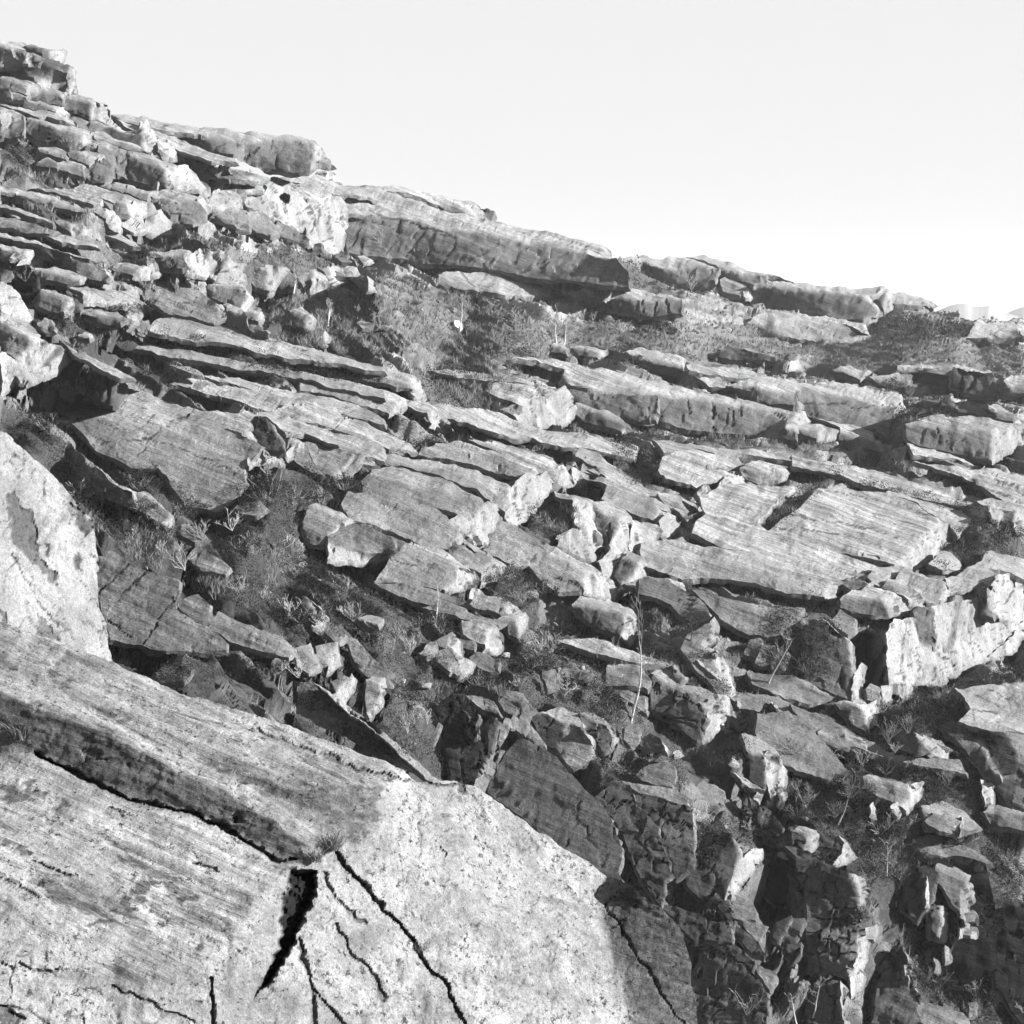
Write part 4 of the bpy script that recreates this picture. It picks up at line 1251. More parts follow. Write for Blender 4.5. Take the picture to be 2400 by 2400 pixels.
E 1600,-200 1700,-400 1960,-420 1960,30 1880,40 1750,20 1640,-80
F 1560,-200 1570,-290 1640,-80 1650,0 1560,-50
C2/6 1820,-390 1840,-300 1800,-200 1750,-130
C2/5 1870,-360 1900,-280
@K boulder; bright blocks at the far right foot of the great cliff; boulder
E 1600,330 1720,250 1830,160 1900,80 1930,120 1840,260 1700,350
@K rock_pillar; dark brushy buttress with bright right edge left of the black cleft; rock pillar
T 100,-20 300,160 390,230 330,200 200,160
F -60,100 100,0 330,200 380,480 370,740 340,745 280,720 200,700 100,640 -60,560
E 330,200 390,230 395,280 380,480
E 280,520 305,500 310,620 285,680
@K rock_pillar; thin bright standing flake inside the mouth of the cleft; rock pillar
E 380,560 430,430 460,390 480,400 475,530 450,640 400,720 365,740
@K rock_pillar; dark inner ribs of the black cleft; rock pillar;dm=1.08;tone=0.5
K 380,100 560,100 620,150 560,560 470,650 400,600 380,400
@K boulder; rounded grey headstone block at the cleft foot; boulder
S 500,640 545,590 610,620 612,700 590,760 500,720
@K rock_pillar; low rock rib with bright split end at the foot of the cleft; rock pillar
T 200,770 330,740 450,710 520,760 420,780
F 200,770 420,780 480,830 510,1000 480,1020 380,960 300,860
E 520,760 590,720 605,780 590,880 540,990 510,1050 510,1000 480,830 420,780
C1.5/5 550,780 530,900
@K rock_slab; smooth pale bedrock sheet with dark fluted troughs at the right edge; rock slab;jit=0.02;rel=0.8
T 1300,640 1500,600 1700,590 1960,560 1960,1050 1740,1030 1500,980 1350,930 1450,830 1380,720
C3/5 1440,830 1680,860
C2/3 1500,680 1700,800
C2/3 1600,640 1900,780
@K rock_slab; dark fluted trough in the sheet at the right edge; rock slab;soft=5
D 1170,970 1350,930 1500,1060 1540,1150 1680,1430 1600,1420 1380,1150
G 1500,1060 1560,1080 1700,1400 1720,1450 1680,1430 1540,1150
K 1560,1080 1530,1000 1740,1030 1850,1200 1870,1340 1830,1420 1700,1400
S 1740,1030 1960,1060 1960,1450 1870,1340 1850,1200
F 1560,1430 1830,1420 1960,1450 1960,1720 1800,1700 1650,1500
@K rock_slab; rounded pale shelf with layered dark underside at the lower right edge; rock slab
T 1560,1750 1620,1690 1700,1690 1960,1750 1960,1790 1750,1760
F 1560,1750 1750,1760 1960,1790 1960,1932 1800,1900 1620,1850
@K boulder; small bright tooth beside the trail of grass at the lower right; boulder
E 1540,1450 1620,1460 1640,1560 1655,1670 1600,1690 1560,1590 1570,1540
@K rock_slab; long low slab with jagged pale end below the rib in the right scrub; rock slab
T 820,1060 920,1030 1000,1050 1200,1120 1340,1210 1150,1140 1000,1080
F 820,1060 950,1050 1080,1200 960,1190 820,1140
E 920,1030 1000,1050 1150,1140 1200,1120 1340,1210 1260,1220 1180,1280 1080,1200 950,1050
@K rock_slab; smooth grey slab with bright crescent crack in the lower right scrub; rock slab
T 80,1010 140,950 300,1000 430,1080 500,1170 380,1110 300,1060
S 60,1090 80,1010 300,1060 380,1110 500,1170 520,1200 400,1160 230,1170
E 300,1000 330,1010 310,1060 380,1110 395,1070 480,1100 495,1170 380,1110
@K rock_slab; flat grey slab with fluted white end in the lower right scrub; rock slab
T 460,1440 600,1430 760,1460 900,1500 1020,1480 900,1520 700,1480
S 460,1440 700,1480 900,1520 890,1620 830,1690 600,1600 480,1540
E 900,1520 940,1480 1020,1480 1000,1580 940,1660 870,1740 830,1690 890,1620
@K boulder; bright shark tooth stone in the lower right scrub; boulder
E 530,1700 560,1640 595,1720 590,1780 540,1760
@K boulder; small bright forked tip right of the shark tooth stone; boulder
E 750,1700 790,1650 815,1700 790,1780
@K boulder; dark rounded rock with pale streaked right side low in the scrub; boulder
T 1120,1760 1250,1760 1380,1800 1330,1830 1200,1800
S 1030,1830 1120,1760 1200,1800 1330,1830 1300,1932 1150,1932
E 1330,1830 1380,1800 1370,1880 1320,1932 1300,1932
@6 boulder; dark overgrown knob crowning the buttress left of the black cleft; boulder
S 720,410 760,370 810,400 815,440 780,470 730,440
@6 rock_slab; row of three curved dark blocks under the striped whaleback; rock slab
S 390,540 420,480 460,480 450,550
S 435,570 460,505 510,510 495,575 460,580
S 490,575 520,515 560,530 540,600 500,600
@6 rock_slab; broad dark slab face above the three curved blocks; rock slab
S 270,360 340,330 500,360 620,370 500,480 400,460 300,400
S 200,290 340,330 270,360 230,330
@I rock_pillar; bright knobbly column top behind the pine; rock pillar
S 950,280 1000,150 1200,30 1200,150 1150,240 1220,290 1230,310 1300,450 1340,550 1360,540 1380,720 1280,690 1180,560 1080,480
E 1200,30 1250,-20 1270,100 1290,220 1270,310 1220,290 1150,240 1200,150
E 1230,310 1330,330 1390,420 1400,510 1340,550 1300,450
E 1400,520 1440,620 1440,750 1410,900 1380,960 1380,720 1360,540
@I rock_wall; large outcrop with bright fluted right face below the pine; rock wall
T 680,500 740,450 880,500 930,590 900,600 1100,620 1250,700 1180,740 1040,690 860,640
F 660,700 680,500 860,640 1040,690 1150,830 1160,900 1050,940 800,900 670,800
G 1040,690 1180,740 1250,700 1270,760 1170,830 1150,830
E 1250,700 1380,700 1380,960 1460,1050 1270,1010 1130,1110 1150,900 1170,830 1270,760
F 870,960 1050,940 1160,900 1130,1110 1090,1120 1000,1050
C3/8 1165,850 1150,1070
C2/6 1270,800 1250,880
C1.5/4 880,700 1050,760 1150,830
C3/6 800,890 1080,940
@I boulder; pale rounded slab in the heather left of the bright column; boulder;soft=4
G 1080,360 1200,400 1300,480 1310,560 1250,540 1180,470
@I boulder; dark thin wedge with a bright upper edge on top of the outcrop; boulder
F 870,450 980,560 930,590 895,570
G 860,430 880,435 985,550 980,565 870,450
@I boulder; dark gabled stone beside the wedge on top of the outcrop; boulder
F 985,590 1060,510 1110,580 1080,620
@I boulder; wide flat faced grey block left of the tall birch trunk; boulder
T 290,430 400,420 590,430 600,460
S 290,430 600,460 660,560 640,640 480,610 270,590
@I rock_slab; low slab end with bright right corner in the scrub right of the outcrop; rock slab
F 1680,800 1710,760 1800,800 1810,860 1720,930
E 1710,760 1815,790 1820,900 1760,960 1700,1000 1680,940 1720,930 1810,860
@I rock_slab; pale crumbling shoulder right of the bright outcrop face; rock slab
E 1440,740 1500,780 1530,900 1570,950 1500,1000 1440,940 1430,850
@I rock_pillar; tall block with two bright fluted columns at its right in the lower centre right; rock pillar
T 1500,1040 1650,1080 1800,1160 1870,1260 1800,1220 1700,1240 1540,1220
K 1540,1220 1700,1240 1730,1340 1730,1500 1700,1540 1550,1440 1540,1300
E 1700,1240 1755,1190 1760,1300 1830,1330 1830,1500 1810,1680 1740,1670 1730,1500 1730,1340
K 1755,1190 1800,1220 1860,1260 1840,1480 1830,1500 1830,1330 1760,1300
E 1860,1260 1890,1340 1915,1600 1850,1700 1820,1680 1830,1500 1840,1480
C2/8 1835,1450 1815,1650
@I boulder; rounded dark block beneath the tall birch trunk; boulder;soft=4
S 440,970 500,955 590,1030 580,1120 500,1150 440,1080
@I boulder; dark cracked block with pale left edge below the tall birch; boulder
T 20,860 100,840 250,900 340,970 300,980 150,920
F 20,860 150,920 300,980 370,1060 350,1140 230,1200 140,1080 60,1030
E 300,980 340,970 400,1060 380,1110 350,1140 370,1060
@I boulder; dark rounded rock with small bright spot between two bushes; boulder
F 570,1120 670,1050 770,1090 790,1150 700,1180 640,1190
E 770,1140 795,1150 790,1220 770,1190
@I boulder; large pale flat topped boulder lying in the heather of the lower centre; boulder;soft=4
S 545,1420 640,1320 800,1300 880,1330 900,1420 880,1510 740,1510 600,1470
@I boulder; small bright oval stone left of the dark block; boulder;soft=4
E 1420,1290 1435,1230 1465,1270 1460,1310
@I boulder; low pale humped stone in the heather of the lower centre; boulder;soft=4
G 880,1220 920,1180 975,1210 930,1230
@I boulder; pale pitted boulder at the left in the dark heather; boulder;soft=4
S 30,560 40,480 120,470 155,510 100,560
@H rock_wall; dark undercut cliff with pale leaning flakes above the foreground ridge; rock wall;tone=0.8;dm=1.04
K 470,640 520,560 640,480 740,480 860,660 860,900 950,1020 900,1100 830,1250 780,1310 700,1310 600,1290 560,950
D 700,820 800,890 890,1030 880,1120 800,1300 700,1310 690,1000
D 735,660 850,840 835,890 780,850 730,780
D 640,500 740,480 860,660 830,780 720,640
D 990,700 1050,740 970,1000 950,1010 960,820
@H rock_slab; pale sloping flake lying across the top of the dark undercut cliff; rock slab
T 720,480 900,520 1080,700 1090,710 950,650 830,580
S 900,510 1000,560 1080,670 1050,690 940,640
@H boulder; almond shaped flat block left of the standing dominoes of rock; boulder
S 1040,550 1080,520 1220,590 1190,680 1110,640
@H boulder; long pale slab above the almond shaped block; boulder
S 1050,500 1090,450 1260,480 1290,530 1260,560 1130,530
@H boulder; upright narrow block, left one of the standing dominoes; boulder
S 1135,770 1175,680 1225,700 1190,800 1160,800
@H boulder; tall upright block with speckled face, middle one of the standing dominoes; boulder
S 1185,800 1260,650 1325,640 1330,680 1250,870 1230,860
@H boulder; triangular block, right one of the standing dominoes; boulder
S 1280,900 1320,740 1400,850 1460,970 1400,950
@H boulder; slim leaning flake beside the dark chimney; boulder
S 1060,800 1110,705 1145,715 1120,800 1060,950 1045,940
@H rock_wall; huge smooth dark buttress with a thin white quartz vein in the lower centre; rock wall;soft=5;rel=0.6;jit=0.02;rug=0.0;tone=1.25
D 940,1280 1080,1060 1180,930 1200,880 1400,950 1540,1050 1640,1160 1800,1330 2000,1520 2100,1700 2150,1900 2120,2100 2200,2300 1900,2300 1750,2100 1500,1800 1000,1430 930,1360
C2/4 1400,960 1380,1000
C1.2/2 1790,1440 1750,1610 1850,1700 1840,1800 1950,1900
C2/4 1680,1780 1660,1880
C1.2/1 1080,1290 1030,1430
C1.2/2 2050,1500 2080,1800
@H rock_slab; dark stained hump of rock with pale winding upper edge right of the dominoes; rock slab
T 1400,640 1600,610 1750,680 1810,830 1760,800 1700,740 1640,750 1500,680
K 1340,690 1400,640 1500,680 1640,750 1560,1000 1460,970 1400,850
S 1640,750 1700,740 1760,800 1810,850 1900,960 1850,1130 1700,1160 1640,1110 1560,1000
E 1810,830 1880,880 1925,1020 1880,1110 1850,1130 1900,960
@I rock_wall; dark jointed cliff block, lens shaped with deep crack below, in the lower centre; rock wall
D 250,1540 350,1470 500,1500 560,1700 640,1800 600,1932 400,1932 380,1860 160,1620
C2/5 280,1560 260,1650
@I rock_wall; dark squared cliff block between two open cracks in the lower centre; rock wall
D 530,1580 720,1610 790,1680 720,1870 650,1900 640,1790 560,1700
@I rock_wall; dark rectangular cliff block with pale right edge in the lower centre; rock wall
D 740,1870 820,1650 1050,1720 1070,1900 1060,2250 900,2350 760,2200
E 1050,1720 1075,1740 1070,1930 1060,1900
C1.5/4 920,1680 960,1800 1020,1900
@I rock_wall; dark sloping cliff block above the nook, lower centre; rock wall
D 640,1800 740,1870 760,2200 700,2150 560,1990 600,1932
@J rock_wall; dark lower cliff slab left of the black nook; rock wall
D -420,-80 -200,20 0,300 100,570 30,640 0,870 -200,600 -330,300
C2/5 -200,20 0,300
@J rock_wall; big dark boss of rock with bright folded right flank under the nook; rock wall
D 190,450 480,300 560,190 640,210 700,380 690,560 540,860 400,840 240,700 180,560
E 640,210 730,380 740,420 700,560 640,800 600,830 560,820 690,560 700,380
E 740,420 800,370 870,350 940,340 930,400 820,560 680,740 640,800 700,560
C2/4 500,480 400,600
@J rock_wall; dark foot of the cliff with squared block low in the gorge; rock wall
D -60,840 100,860 260,920 410,980 410,1170 300,1200 170,1060 100,960
D 415,1170 440,1010 620,1020 630,1200 520,1190
D 510,860 600,810 660,1000 640,1100 560,980
D 670,1030 850,1170 960,1340 850,1300 680,1160
@J boulder; smooth rounded boulder jammed in the gorge; boulder;soft=4
S 620,900 660,780 780,790 870,900 850,980 740,1000 650,980
@J boulder; pale angular block jammed below the rounded boulder in the gorge; boulder
S 750,1020 850,980 950,1050 870,1200 780,1090
@J rock_wall; dark curved slab wall low in the gorge; rock wall
D 350,1200 500,1170 640,1210 850,1360 830,1450 960,1640 950,1932 300,1932 270,1500 380,1240
C2.5/6 440,1240 720,1380 900,1560
C1.5/4 700,1400 680,1500
@J boulder; pale wedge with torn bright top low in the gorge; boulder
S 850,1370 940,1420 1040,1450 1030,1530 980,1630 900,1500
@J rock_wall; tall jointed dark wall with horizontal seams in the gorge; rock wall;jit=0.02
F 1110,310 1200,330 1330,360 1480,480 1700,560 1760,700 1800,900 1820,1100 1760,1300 1700,1500 1500,1450 1330,1450 1300,1100 1330,900 1310,700 1230,560 1220,430
E 1700,560 1800,620 1840,720 1820,900 1800,900 1760,700
E 1820,1100 1940,1020 1960,1060 1850,1280 1800,1450 1850,1500 1800,1620 1720,1680 1690,1450 1760,1300
C2/5 1600,560 1560,900 1500,1250
C2/5 1330,960 1770,1030
C2.5/6 1310,1280 1760,1300
C1.5/4 1330,1140 1780,1180
C1.5/4 1470,650 1410,850
C1.5/4 1700,1050 1690,1300
@J rock_pillar; dark slab column deep in the gorge recess; rock pillar;dm=1.04
K 980,480 1050,320 1150,400 1150,600 1160,860 1050,860 960,780
D 1040,320 1110,320 1220,430 1200,600 1150,540
@J boulder; loose tilted block in the gorge recess; boulder
F 1080,1180 1150,960 1300,970 1230,1160 1190,1200
@J boulder; small block below the loose tilted block in the gorge recess; boulder
F 1150,1200 1265,1185 1270,1280 1180,1390 1130,1260
@J rock_slab; low seamed block in the gorge recess; rock slab;dm=1.02
K 1030,1010 1160,930 1060,1180 1000,1150
@J boulder; squared block with bright right side capping the jointed wall; boulder
T 1190,180 1250,140 1430,190 1330,220
F 1190,180 1330,220 1310,350 1180,270
E 1330,220 1430,190 1400,300 1330,350 1310,350
@J boulder; pale curled block under heather right of the squared cap block; boulder
E 1590,220 1660,300 1715,400 1640,470 1560,460 1620,400 1630,300
@J rock_wall; dark rock shelf with pale right lip at the bottom of the gorge; rock wall
D 1380,1560 1600,1540 1720,1640 1640,1932 1300,1932
E 1640,1540 1730,1640 1650,1800 1700,1932 1640,1932 1640,1700
@J rock_wall; dark nose of rock right of the boss at the head of the gorge; rock wall
D 760,60 900,-60 1000,0 1110,160 1020,290 940,250 900,150
@6 rock_pillar; bright splintered block standing in scrub right of the gorge; rock pillar
T 1110,1330 1160,1310 1240,1320 1290,1350 1240,1390
S 1110,1370 1110,1330 1240,1390 1210,1450 1220,1520 1180,1480
E 1240,1390 1290,1350 1290,1400 1240,1480 1260,1590 1215,1600 1220,1520 1210,1450
@6 rock_pillar; narrow pillar with pale right edge left of the splintered block; rock pillar
F 1080,1500 1110,1480 1130,1490 1130,1610 1090,1600
E 1130,1490 1155,1490 1145,1610 1130,1610
@6 rock_pillar; low bright column beside the scrub left of the narrow pillar; rock pillar
E 1080,1380 1100,1370 1110,1420 1100,1480 1080,1480
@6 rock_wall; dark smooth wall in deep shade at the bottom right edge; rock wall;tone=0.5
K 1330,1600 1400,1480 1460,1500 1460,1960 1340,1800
@6 rock_wall; dark ribbed cliff at the bottom right of the gorge; rock wall
D 900,1720 950,1650 1000,1690 1050,1840 1020,1960 860,1960 880,1800
E 985,1640 1000,1690 1020,1780 1000,1760
@4 rock_slab; huge smooth bedrock face in the left centre with a black heather shadow at its foot; rock slab;soft=4;jit=0.02;rel=0.8
T 150,470 400,420 640,430 840,520 970,550 1000,570 800,640 560,600 300,540
T 970,550 1060,560 1200,580 1280,640 1200,680 1000,640 800,640 1000,570
S 300,540 560,600 800,640 1000,640 1200,680 1330,740 1240,830 1220,900 1240,930 1200,1000 1100,1075 930,1040 870,960 800,860 660,850 480,760 380,640
C1.5/2 440,740 760,700 970,560
C1.5/2 490,610 760,710 900,750 1180,880
C1.5/1.5 650,840 760,700
C1/1 380,600 650,840
C1/1 700,650 780,590
C1.2/1.5 1010,800 1150,810
@4 boulder; dark twisted standing stone leaning left on the smooth bedrock; boulder;tone=0.85;rel=1.3;th=0.2;dm=0.985;flare=1.0;lip=2.0
D 1265,615 1290,590 1330,600 1360,700 1370,780 1320,740 1280,680
F 1290,590 1330,600 1370,630 1410,700 1435,770 1420,795 1370,780 1330,680
G 1370,630 1385,640 1430,720 1437,770 1410,700
@4 boulder; pale flat tipped block behind the standing stone; boulder
T 1390,680 1400,655 1440,710 1500,710 1525,725 1470,740
E 1430,780 1470,740 1525,725 1450,800
@4 rock_slab; bright flaky rim under the standing stone; rock slab
G 1210,690 1260,670 1290,730 1240,700
G 1240,800 1270,770 1420,800 1400,820 1300,810 1250,850
@4 rock_slab; grey slab with double bright stepped edge right of the standing stone; rock slab
T 1420,640 1530,680 1700,740 1800,780 1840,800 1800,790 1620,740
S 1530,720 1620,740 1790,780 1680,900 1640,890 1580,830
E 1790,780 1805,790 1690,905 1670,905
S 1805,790 1825,800 1740,880 1730,870
E 1825,800 1840,805 1760,880 1740,880
@4 rock_slab; long pale strip slab crossing the left centre under the arched slab; rock slab
T 720,140 850,90 1100,130 1400,210 1932,340 1932,380 1700,340 1400,290 1100,230 750,170
C1.5/2 1100,150 1330,210 1550,270
@4 rock_slab; second pale strip slab crossing the left centre below the dark heather seam; rock slab
T 540,190 800,230 1100,300 1400,350 1932,460 1932,500 1500,400 1100,330 850,290 600,240
@4 rock_slab; low striped slab with small bright chips above the standing stone; rock slab
T 850,420 1000,400 1170,440 1350,480 1530,540 1400,560 1250,540 1100,490 950,450
G 950,450 1000,410 1080,420 1000,470
G 1120,460 1180,440 1140,490 1110,510 1090,480
@4 rock_slab; gently rounded slab ending in a bright scoop right of the striped slab; rock slab
T 1400,560 1530,540 1740,590 1750,610 1680,660 1500,620
G 1410,565 1440,525 1530,540 1460,575
G 1680,660 1750,600 1740,630 1690,670
@4 rock_slab; long slab with a pale rim running down from the bedded outcrop; rock slab
T 300,200 370,260 560,340 680,400 600,390 400,300
@4 rock_slab; low whaleback slab with a blunt pale tip in the left heath; rock slab
T 850,350 950,340 1020,375 1020,390 960,385
@4 boulder; flat sided grey block with bright right edge in the left heather trough; boulder
T 690,980 740,980 860,1080 850,1090
S 680,1020 690,980 850,1090 820,1150 700,1060
E 850,1090 865,1080 865,1130 830,1160 820,1150
@4 boulder; curved pale edged slab just left of the flat sided block; boulder
F 450,900 550,910 660,980 680,1050 560,990
G 540,905 640,945 695,990 680,1050 655,1000 600,950
@4 rock_slab; broad cracked dark slab under the heather right of the bright left boulder; rock slab;jit=0.03
S 495,1290 560,1260 740,1370 900,1420 880,1560 1050,1650 1140,1740 1140,1770 800,1780 700,1740 560,1720 520,1600 490,1470
C2/4 560,1560 740,1360
C2.5/5 710,1740 850,1540 930,1440
C2/4 530,1600 650,1700
C2/4 490,1480 650,1340
@4 rock_slab; rounded slab between two mossy cracks in the lower left; rock slab
S 930,1500 1000,1480 1060,1540 1050,1610 990,1620 900,1560
@4 rock_slab; long dark pitted slab along the heather in the lower left; rock slab
S 1050,1640 1100,1580 1280,1650 1420,1700 1480,1760 1450,1810 1200,1740 1140,1720
@4 boulder; low rounded speckled boulder behind the foreground ridge; boulder;soft=4
S 770,1900 830,1850 930,1830 970,1870 920,1940 800,1932
@4 rock_slab; smooth grey slab half sunk in grass in the left heather trough; rock slab;soft=4
S 940,1300 1000,1240 1100,1310 1160,1350 1130,1390 1020,1370
@4 boulder; grey block with double white edge in the lower left heather; boulder
S 1490,1500 1540,1490 1610,1560 1590,1630 1530,1560
E 1540,1490 1620,1560 1650,1600 1620,1670 1570,1650 1600,1600
@4 boulder; bright faced block pair above the mossy slope in the lower left; boulder
S 1480,1760 1560,1730 1580,1800 1550,1890 1490,1850
E 1560,1730 1590,1790 1600,1870 1550,1890 1580,1800
S 1590,1750 1690,1730 1650,1850 1600,1830
E 1690,1730 1720,1840 1640,1880 1650,1850
@4 boulder; small grey slab on the mossy slope above the bright faced pair; boulder
S 1640,1670 1730,1680 1740,1710 1690,1730
@8 boulder; curved upright slab with bright right rim left of the gully; boulder
T 300,180 340,160 390,170 360,190
S 300,180 360,190 375,260 310,340 300,280
E 390,170 398,220 370,300 320,355 310,340 375,260 360,190
@8 boulder; long bright wedge lying against the mossy slope; boulder
S 150,190 210,160 230,170 170,240
E 240,150 262,170 240,230 200,290 150,250 170,240
@8 rock_slab; steep smooth ramp with a bright knife edge falling to the foreground ridge; rock slab;dist=34
S(-.05/-.72/.69) 0,190 60,190 220,320 350,400 450,500 600,640 540,600 360,520 200,420 0,330
G(.35/-.6/.72) 60,185 240,310 360,395 480,500 640,640 600,640 450,510 340,410 220,330
@1 rock_slab; long dark slab on the second skyline with blunt pale end above the white wall; rock slab
T 565,572 700,588 950,635 1100,652 1590,712 1330,712 1280,725 1010,690 740,640 600,612
F 1280,725 1330,712 1590,712 1580,790 1560,860 1500,870 1330,850 1240,805
E 1590,712 1650,770 1680,830 1600,820 1575,865 1560,860 1580,790
F 900,680 1010,690 1280,725 1240,805 1170,790 1000,740
C4/8 1290,740 1240,800
C2/4 1380,715 1360,760
@1 rock_slab; bedrock bank falling right below the second skyline slab; rock slab
T 1380,890 1560,890 1770,925 1932,945 1960,1010 1800,1000 1500,940
@1 boulder; heap of small pale blocks on the skyline at the tip of the second slab; boulder
E 1600,860 1660,850 1710,885 1720,910 1660,905 1610,885
@1 rock_slab; pale sheet between the second skyline slab and the grassy bank; rock slab
T 570,600 740,650 900,700 1080,780 1180,800 1180,825 1060,815 900,760 800,700 620,640
@1 rock_slab; pale stepped sheet below the grassy bank above the white wall; rock slab
T 920,820 1100,850 1230,860 1345,890 1280,910 1160,890 1060,870
F 920,820 1060,870 1160,890 1150,905 1040,885 940,860
@1 rock_slab; pale sheet at the left end of the long dark wall; rock slab
T 1700,985 1900,1010 2000,1020 2000,1085 1740,1075
@2 rock_slab; broad low bank of bedrock beneath the huge pale slab end; rock slab;rel=1.3
T 640,1180 800,1180 1000,1210 1080,1250 1280,1310 1450,1330 1700,1400 1690,1440 1500,1400 1300,1380 1150,1350 1000,1330 800,1270
@2 rock_slab; layered bank of bedrock between the tufts and the bowl; rock slab;rel=1.4
T 1380,1420 1550,1470 1640,1560 1750,1640 1850,1700 1850,1720 1700,1690 1560,1600 1480,1500
@5 rock_slab; flat streaked bedrock right of the hanging white block; rock slab;rel=.8
T 1700,730 1850,680 1932,660 1980,700 1980,870 1850,850 1750,830
@5 rock_slab; low bedrock sheet with thin cracks below the layered tongue; rock slab
T 1640,900 1750,860 1860,870 1932,890 1980,1000 1800,960
C1.5/3 1700,900 1900,940
@6 rock_slab; dark slab flank under the long whaleback at the right centre; rock slab
S 0,250 100,250 220,330 240,340 270,400 200,420 120,350 0,300
@6 rock_slab; smooth slab sheet running down from the low pale slab; rock slab
S 440,760 560,750 640,800 700,870 800,1000 700,1010 560,960 440,900
@6 rock_slab; mossy bedrock slope in the lower right scrub; rock slab
S 560,720 700,770 850,860 960,920 1100,930 1200,940 1230,990 1050,960 900,920 760,900 620,810
@6 rock_slab; half buried rounded slab beneath the fluted end slab; rock slab
T 1060,1110 1150,1090 1220,1130 1290,1190 1240,1200 1100,1150
S 1060,1110 1100,1150 1240,1200 1190,1210 1080,1190
@I rock_slab; low dark slab wedge beside the tall flat faced block; rock slab
S 280,640 480,650 620,720 640,860 560,800 420,700
@I rock_slab; dim rock shelf beneath the pale flat topped boulder; rock slab
S 420,1460 600,1500 900,1540 1050,1640 1000,1720 820,1640 700,1600 560,1560
@I boulder; broad dark rock under the crumpled pale ledge, lower centre right; boulder
T 1400,1380 1500,1430 1640,1510 1700,1560 1560,1520
D 1500,1650 1560,1600 1640,1700 1750,1750 1760,1900 1650,1932 1520,1800
@I boulder; twisted pale ledge curling down beside the fluted columns; boulder
G 1400,1380 1480,1420 1600,1490 1700,1555 1640,1660 1610,1640 1640,1560 1500,1490
@5 boulder; dark squat rock in the scrub right of the big pale angular block; boulder
S 1220,1340 1290,1330 1310,1400 1250,1430
@5 rock_slab; dim sloping rock shelf in the scrub below the rounded dark slab; rock slab
T 1300,1180 1480,1170 1700,1230 1880,1300 1700,1300 1500,1250
@5 rock_slab; mossy rock step under the narrow pale rounded slab; rock slab
S 620,1010 760,990 900,1060 1040,1090 1000,1110 850,1080 720,1040
@5 rock_slab; dark rock step below the large smooth faceted slab; rock slab
S 380,900 560,910 740,950 860,1000 850,1050 700,1010 500,960
@4 rock_slab; long mossy rock rib dropping beside the double white edged block; rock slab
S 1720,1700 1800,1720 1932,1850 1980,1960 1900,1960 1800,1850
@4 rock_slab; grey bedrock tongue beneath the curved pale edged slab; rock slab
S 900,1130 1000,1150 1050,1210 980,1230 900,1190
@4 rock_slab; low grey slab in the heather left of the rounded grey block; rock slab
S 1190,1040 1300,1020 1340,1050 1290,1090 1210,1080
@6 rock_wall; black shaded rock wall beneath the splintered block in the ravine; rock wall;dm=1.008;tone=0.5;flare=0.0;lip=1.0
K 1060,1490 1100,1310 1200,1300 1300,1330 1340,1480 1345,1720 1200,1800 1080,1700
@6 rock_slab; smooth dark rock dome low in the scrub beneath the shelf at the lower right edge; rock slab;dm=1.02
S 1000,1230 1100,1220 1250,1260 1330,1330 1280,1330 1160,1300 1060,1290
@6 rock_slab; broken rock bank left of the long low slab with jagged pale end; rock slab
S 340,700 400,680 520,700 640,760 600,790 480,760 380,740
@6 rock_wall; dim rock flank under the overgrown buttress; rock wall
S 400,600 560,620 640,640 720,700 640,720 500,690 420,650
@3 rock_slab; pale bedrock sheet running between the bowl and the far right bank; rock slab;rel=.8
T 760,1010 900,1030 1100,1060 1300,1110 1500,1170 1700,1260 1640,1260 1500,1230 1300,1190 1150,1160 1020,1120 900,1090 760,1060
@3 rock_slab; pale bedrock strip beneath the long cracked ledge; rock slab;rel=.8
T 60,930 240,940 480,970 700,990 760,1030 640,1010 500,1000 260,975 120,990
@3 rock_slab; thin low slab in the heath above the layered block; rock slab
T 230,540 450,560 640,600 600,620 440,600 250,570
@3 rock_slab; small flat slab in the heath left of the layered block; rock slab
T 280,620 400,610 440,640 430,660 340,650
@3 rock_slab; low bright chipped bedrock ledge in the heath right of the layered block; rock slab
T 1150,610 1300,600 1340,640 1260,640
F 1150,610 1260,640 1340,640 1330,670 1200,650
@2 rock_slab; thin slab in the heath under the white birch scrub; rock slab
T 1150,960 1250,960 1400,990 1340,1000 1230,985
@2 rock_slab; low flat slabs at the left end of the middle scrub; rock slab
T 290,770 380,775 470,800 400,800 320,790
@2 rock_slab; long thin bedrock sheet under the tapering pale slab; rock slab
T 640,1010 800,1000 1000,1040 1180,1060 1150,1080 960,1060 800,1040
@5 rock_slab; bedrock between the two central slabs and the standing stone terrace; rock slab
T 0,90 180,140 330,220 400,300 330,290 200,230 60,170 0,140
@5 rock_slab; grey sheet under the bright chipped terrace left of centre; rock slab
T 180,130 300,60 440,160 560,190 600,230 450,230 300,190
@5 rock_slab; bedrock sheet between the tower and the striped bowl; rock slab
T 1450,260 1560,300 1700,380 1900,500 1940,560 1860,500 1700,440 1560,370 1420,330
@4 rock_slab; bedrock sheet between the striped slab and the second pale strip; rock slab
T 1000,400 1200,400 1500,470 1800,540 1932,600 1932,640 1700,590 1530,540 1350,480 1170,440
@4 rock_slab; pale bedrock sheet beside the rounded slab with the bright scoop; rock slab
T 1320,640 1500,620 1680,660 1850,700 1932,760 1932,820 1840,800 1700,740 1530,690 1420,640
@C rock_slab; low bedrock sheet at the left above the wide rimmed slab; rock slab
T 0,300 120,330 300,380 500,430 480,470 300,440 100,380 0,350
@C rock_slab; stained bedrock step with vertical dark streaks at the left; rock slab
S 0,420 90,440 240,470 400,520 520,560 440,600 240,560 100,520 0,510
@C rock_slab; low rimmed slab in the middle of the left heath; rock slab
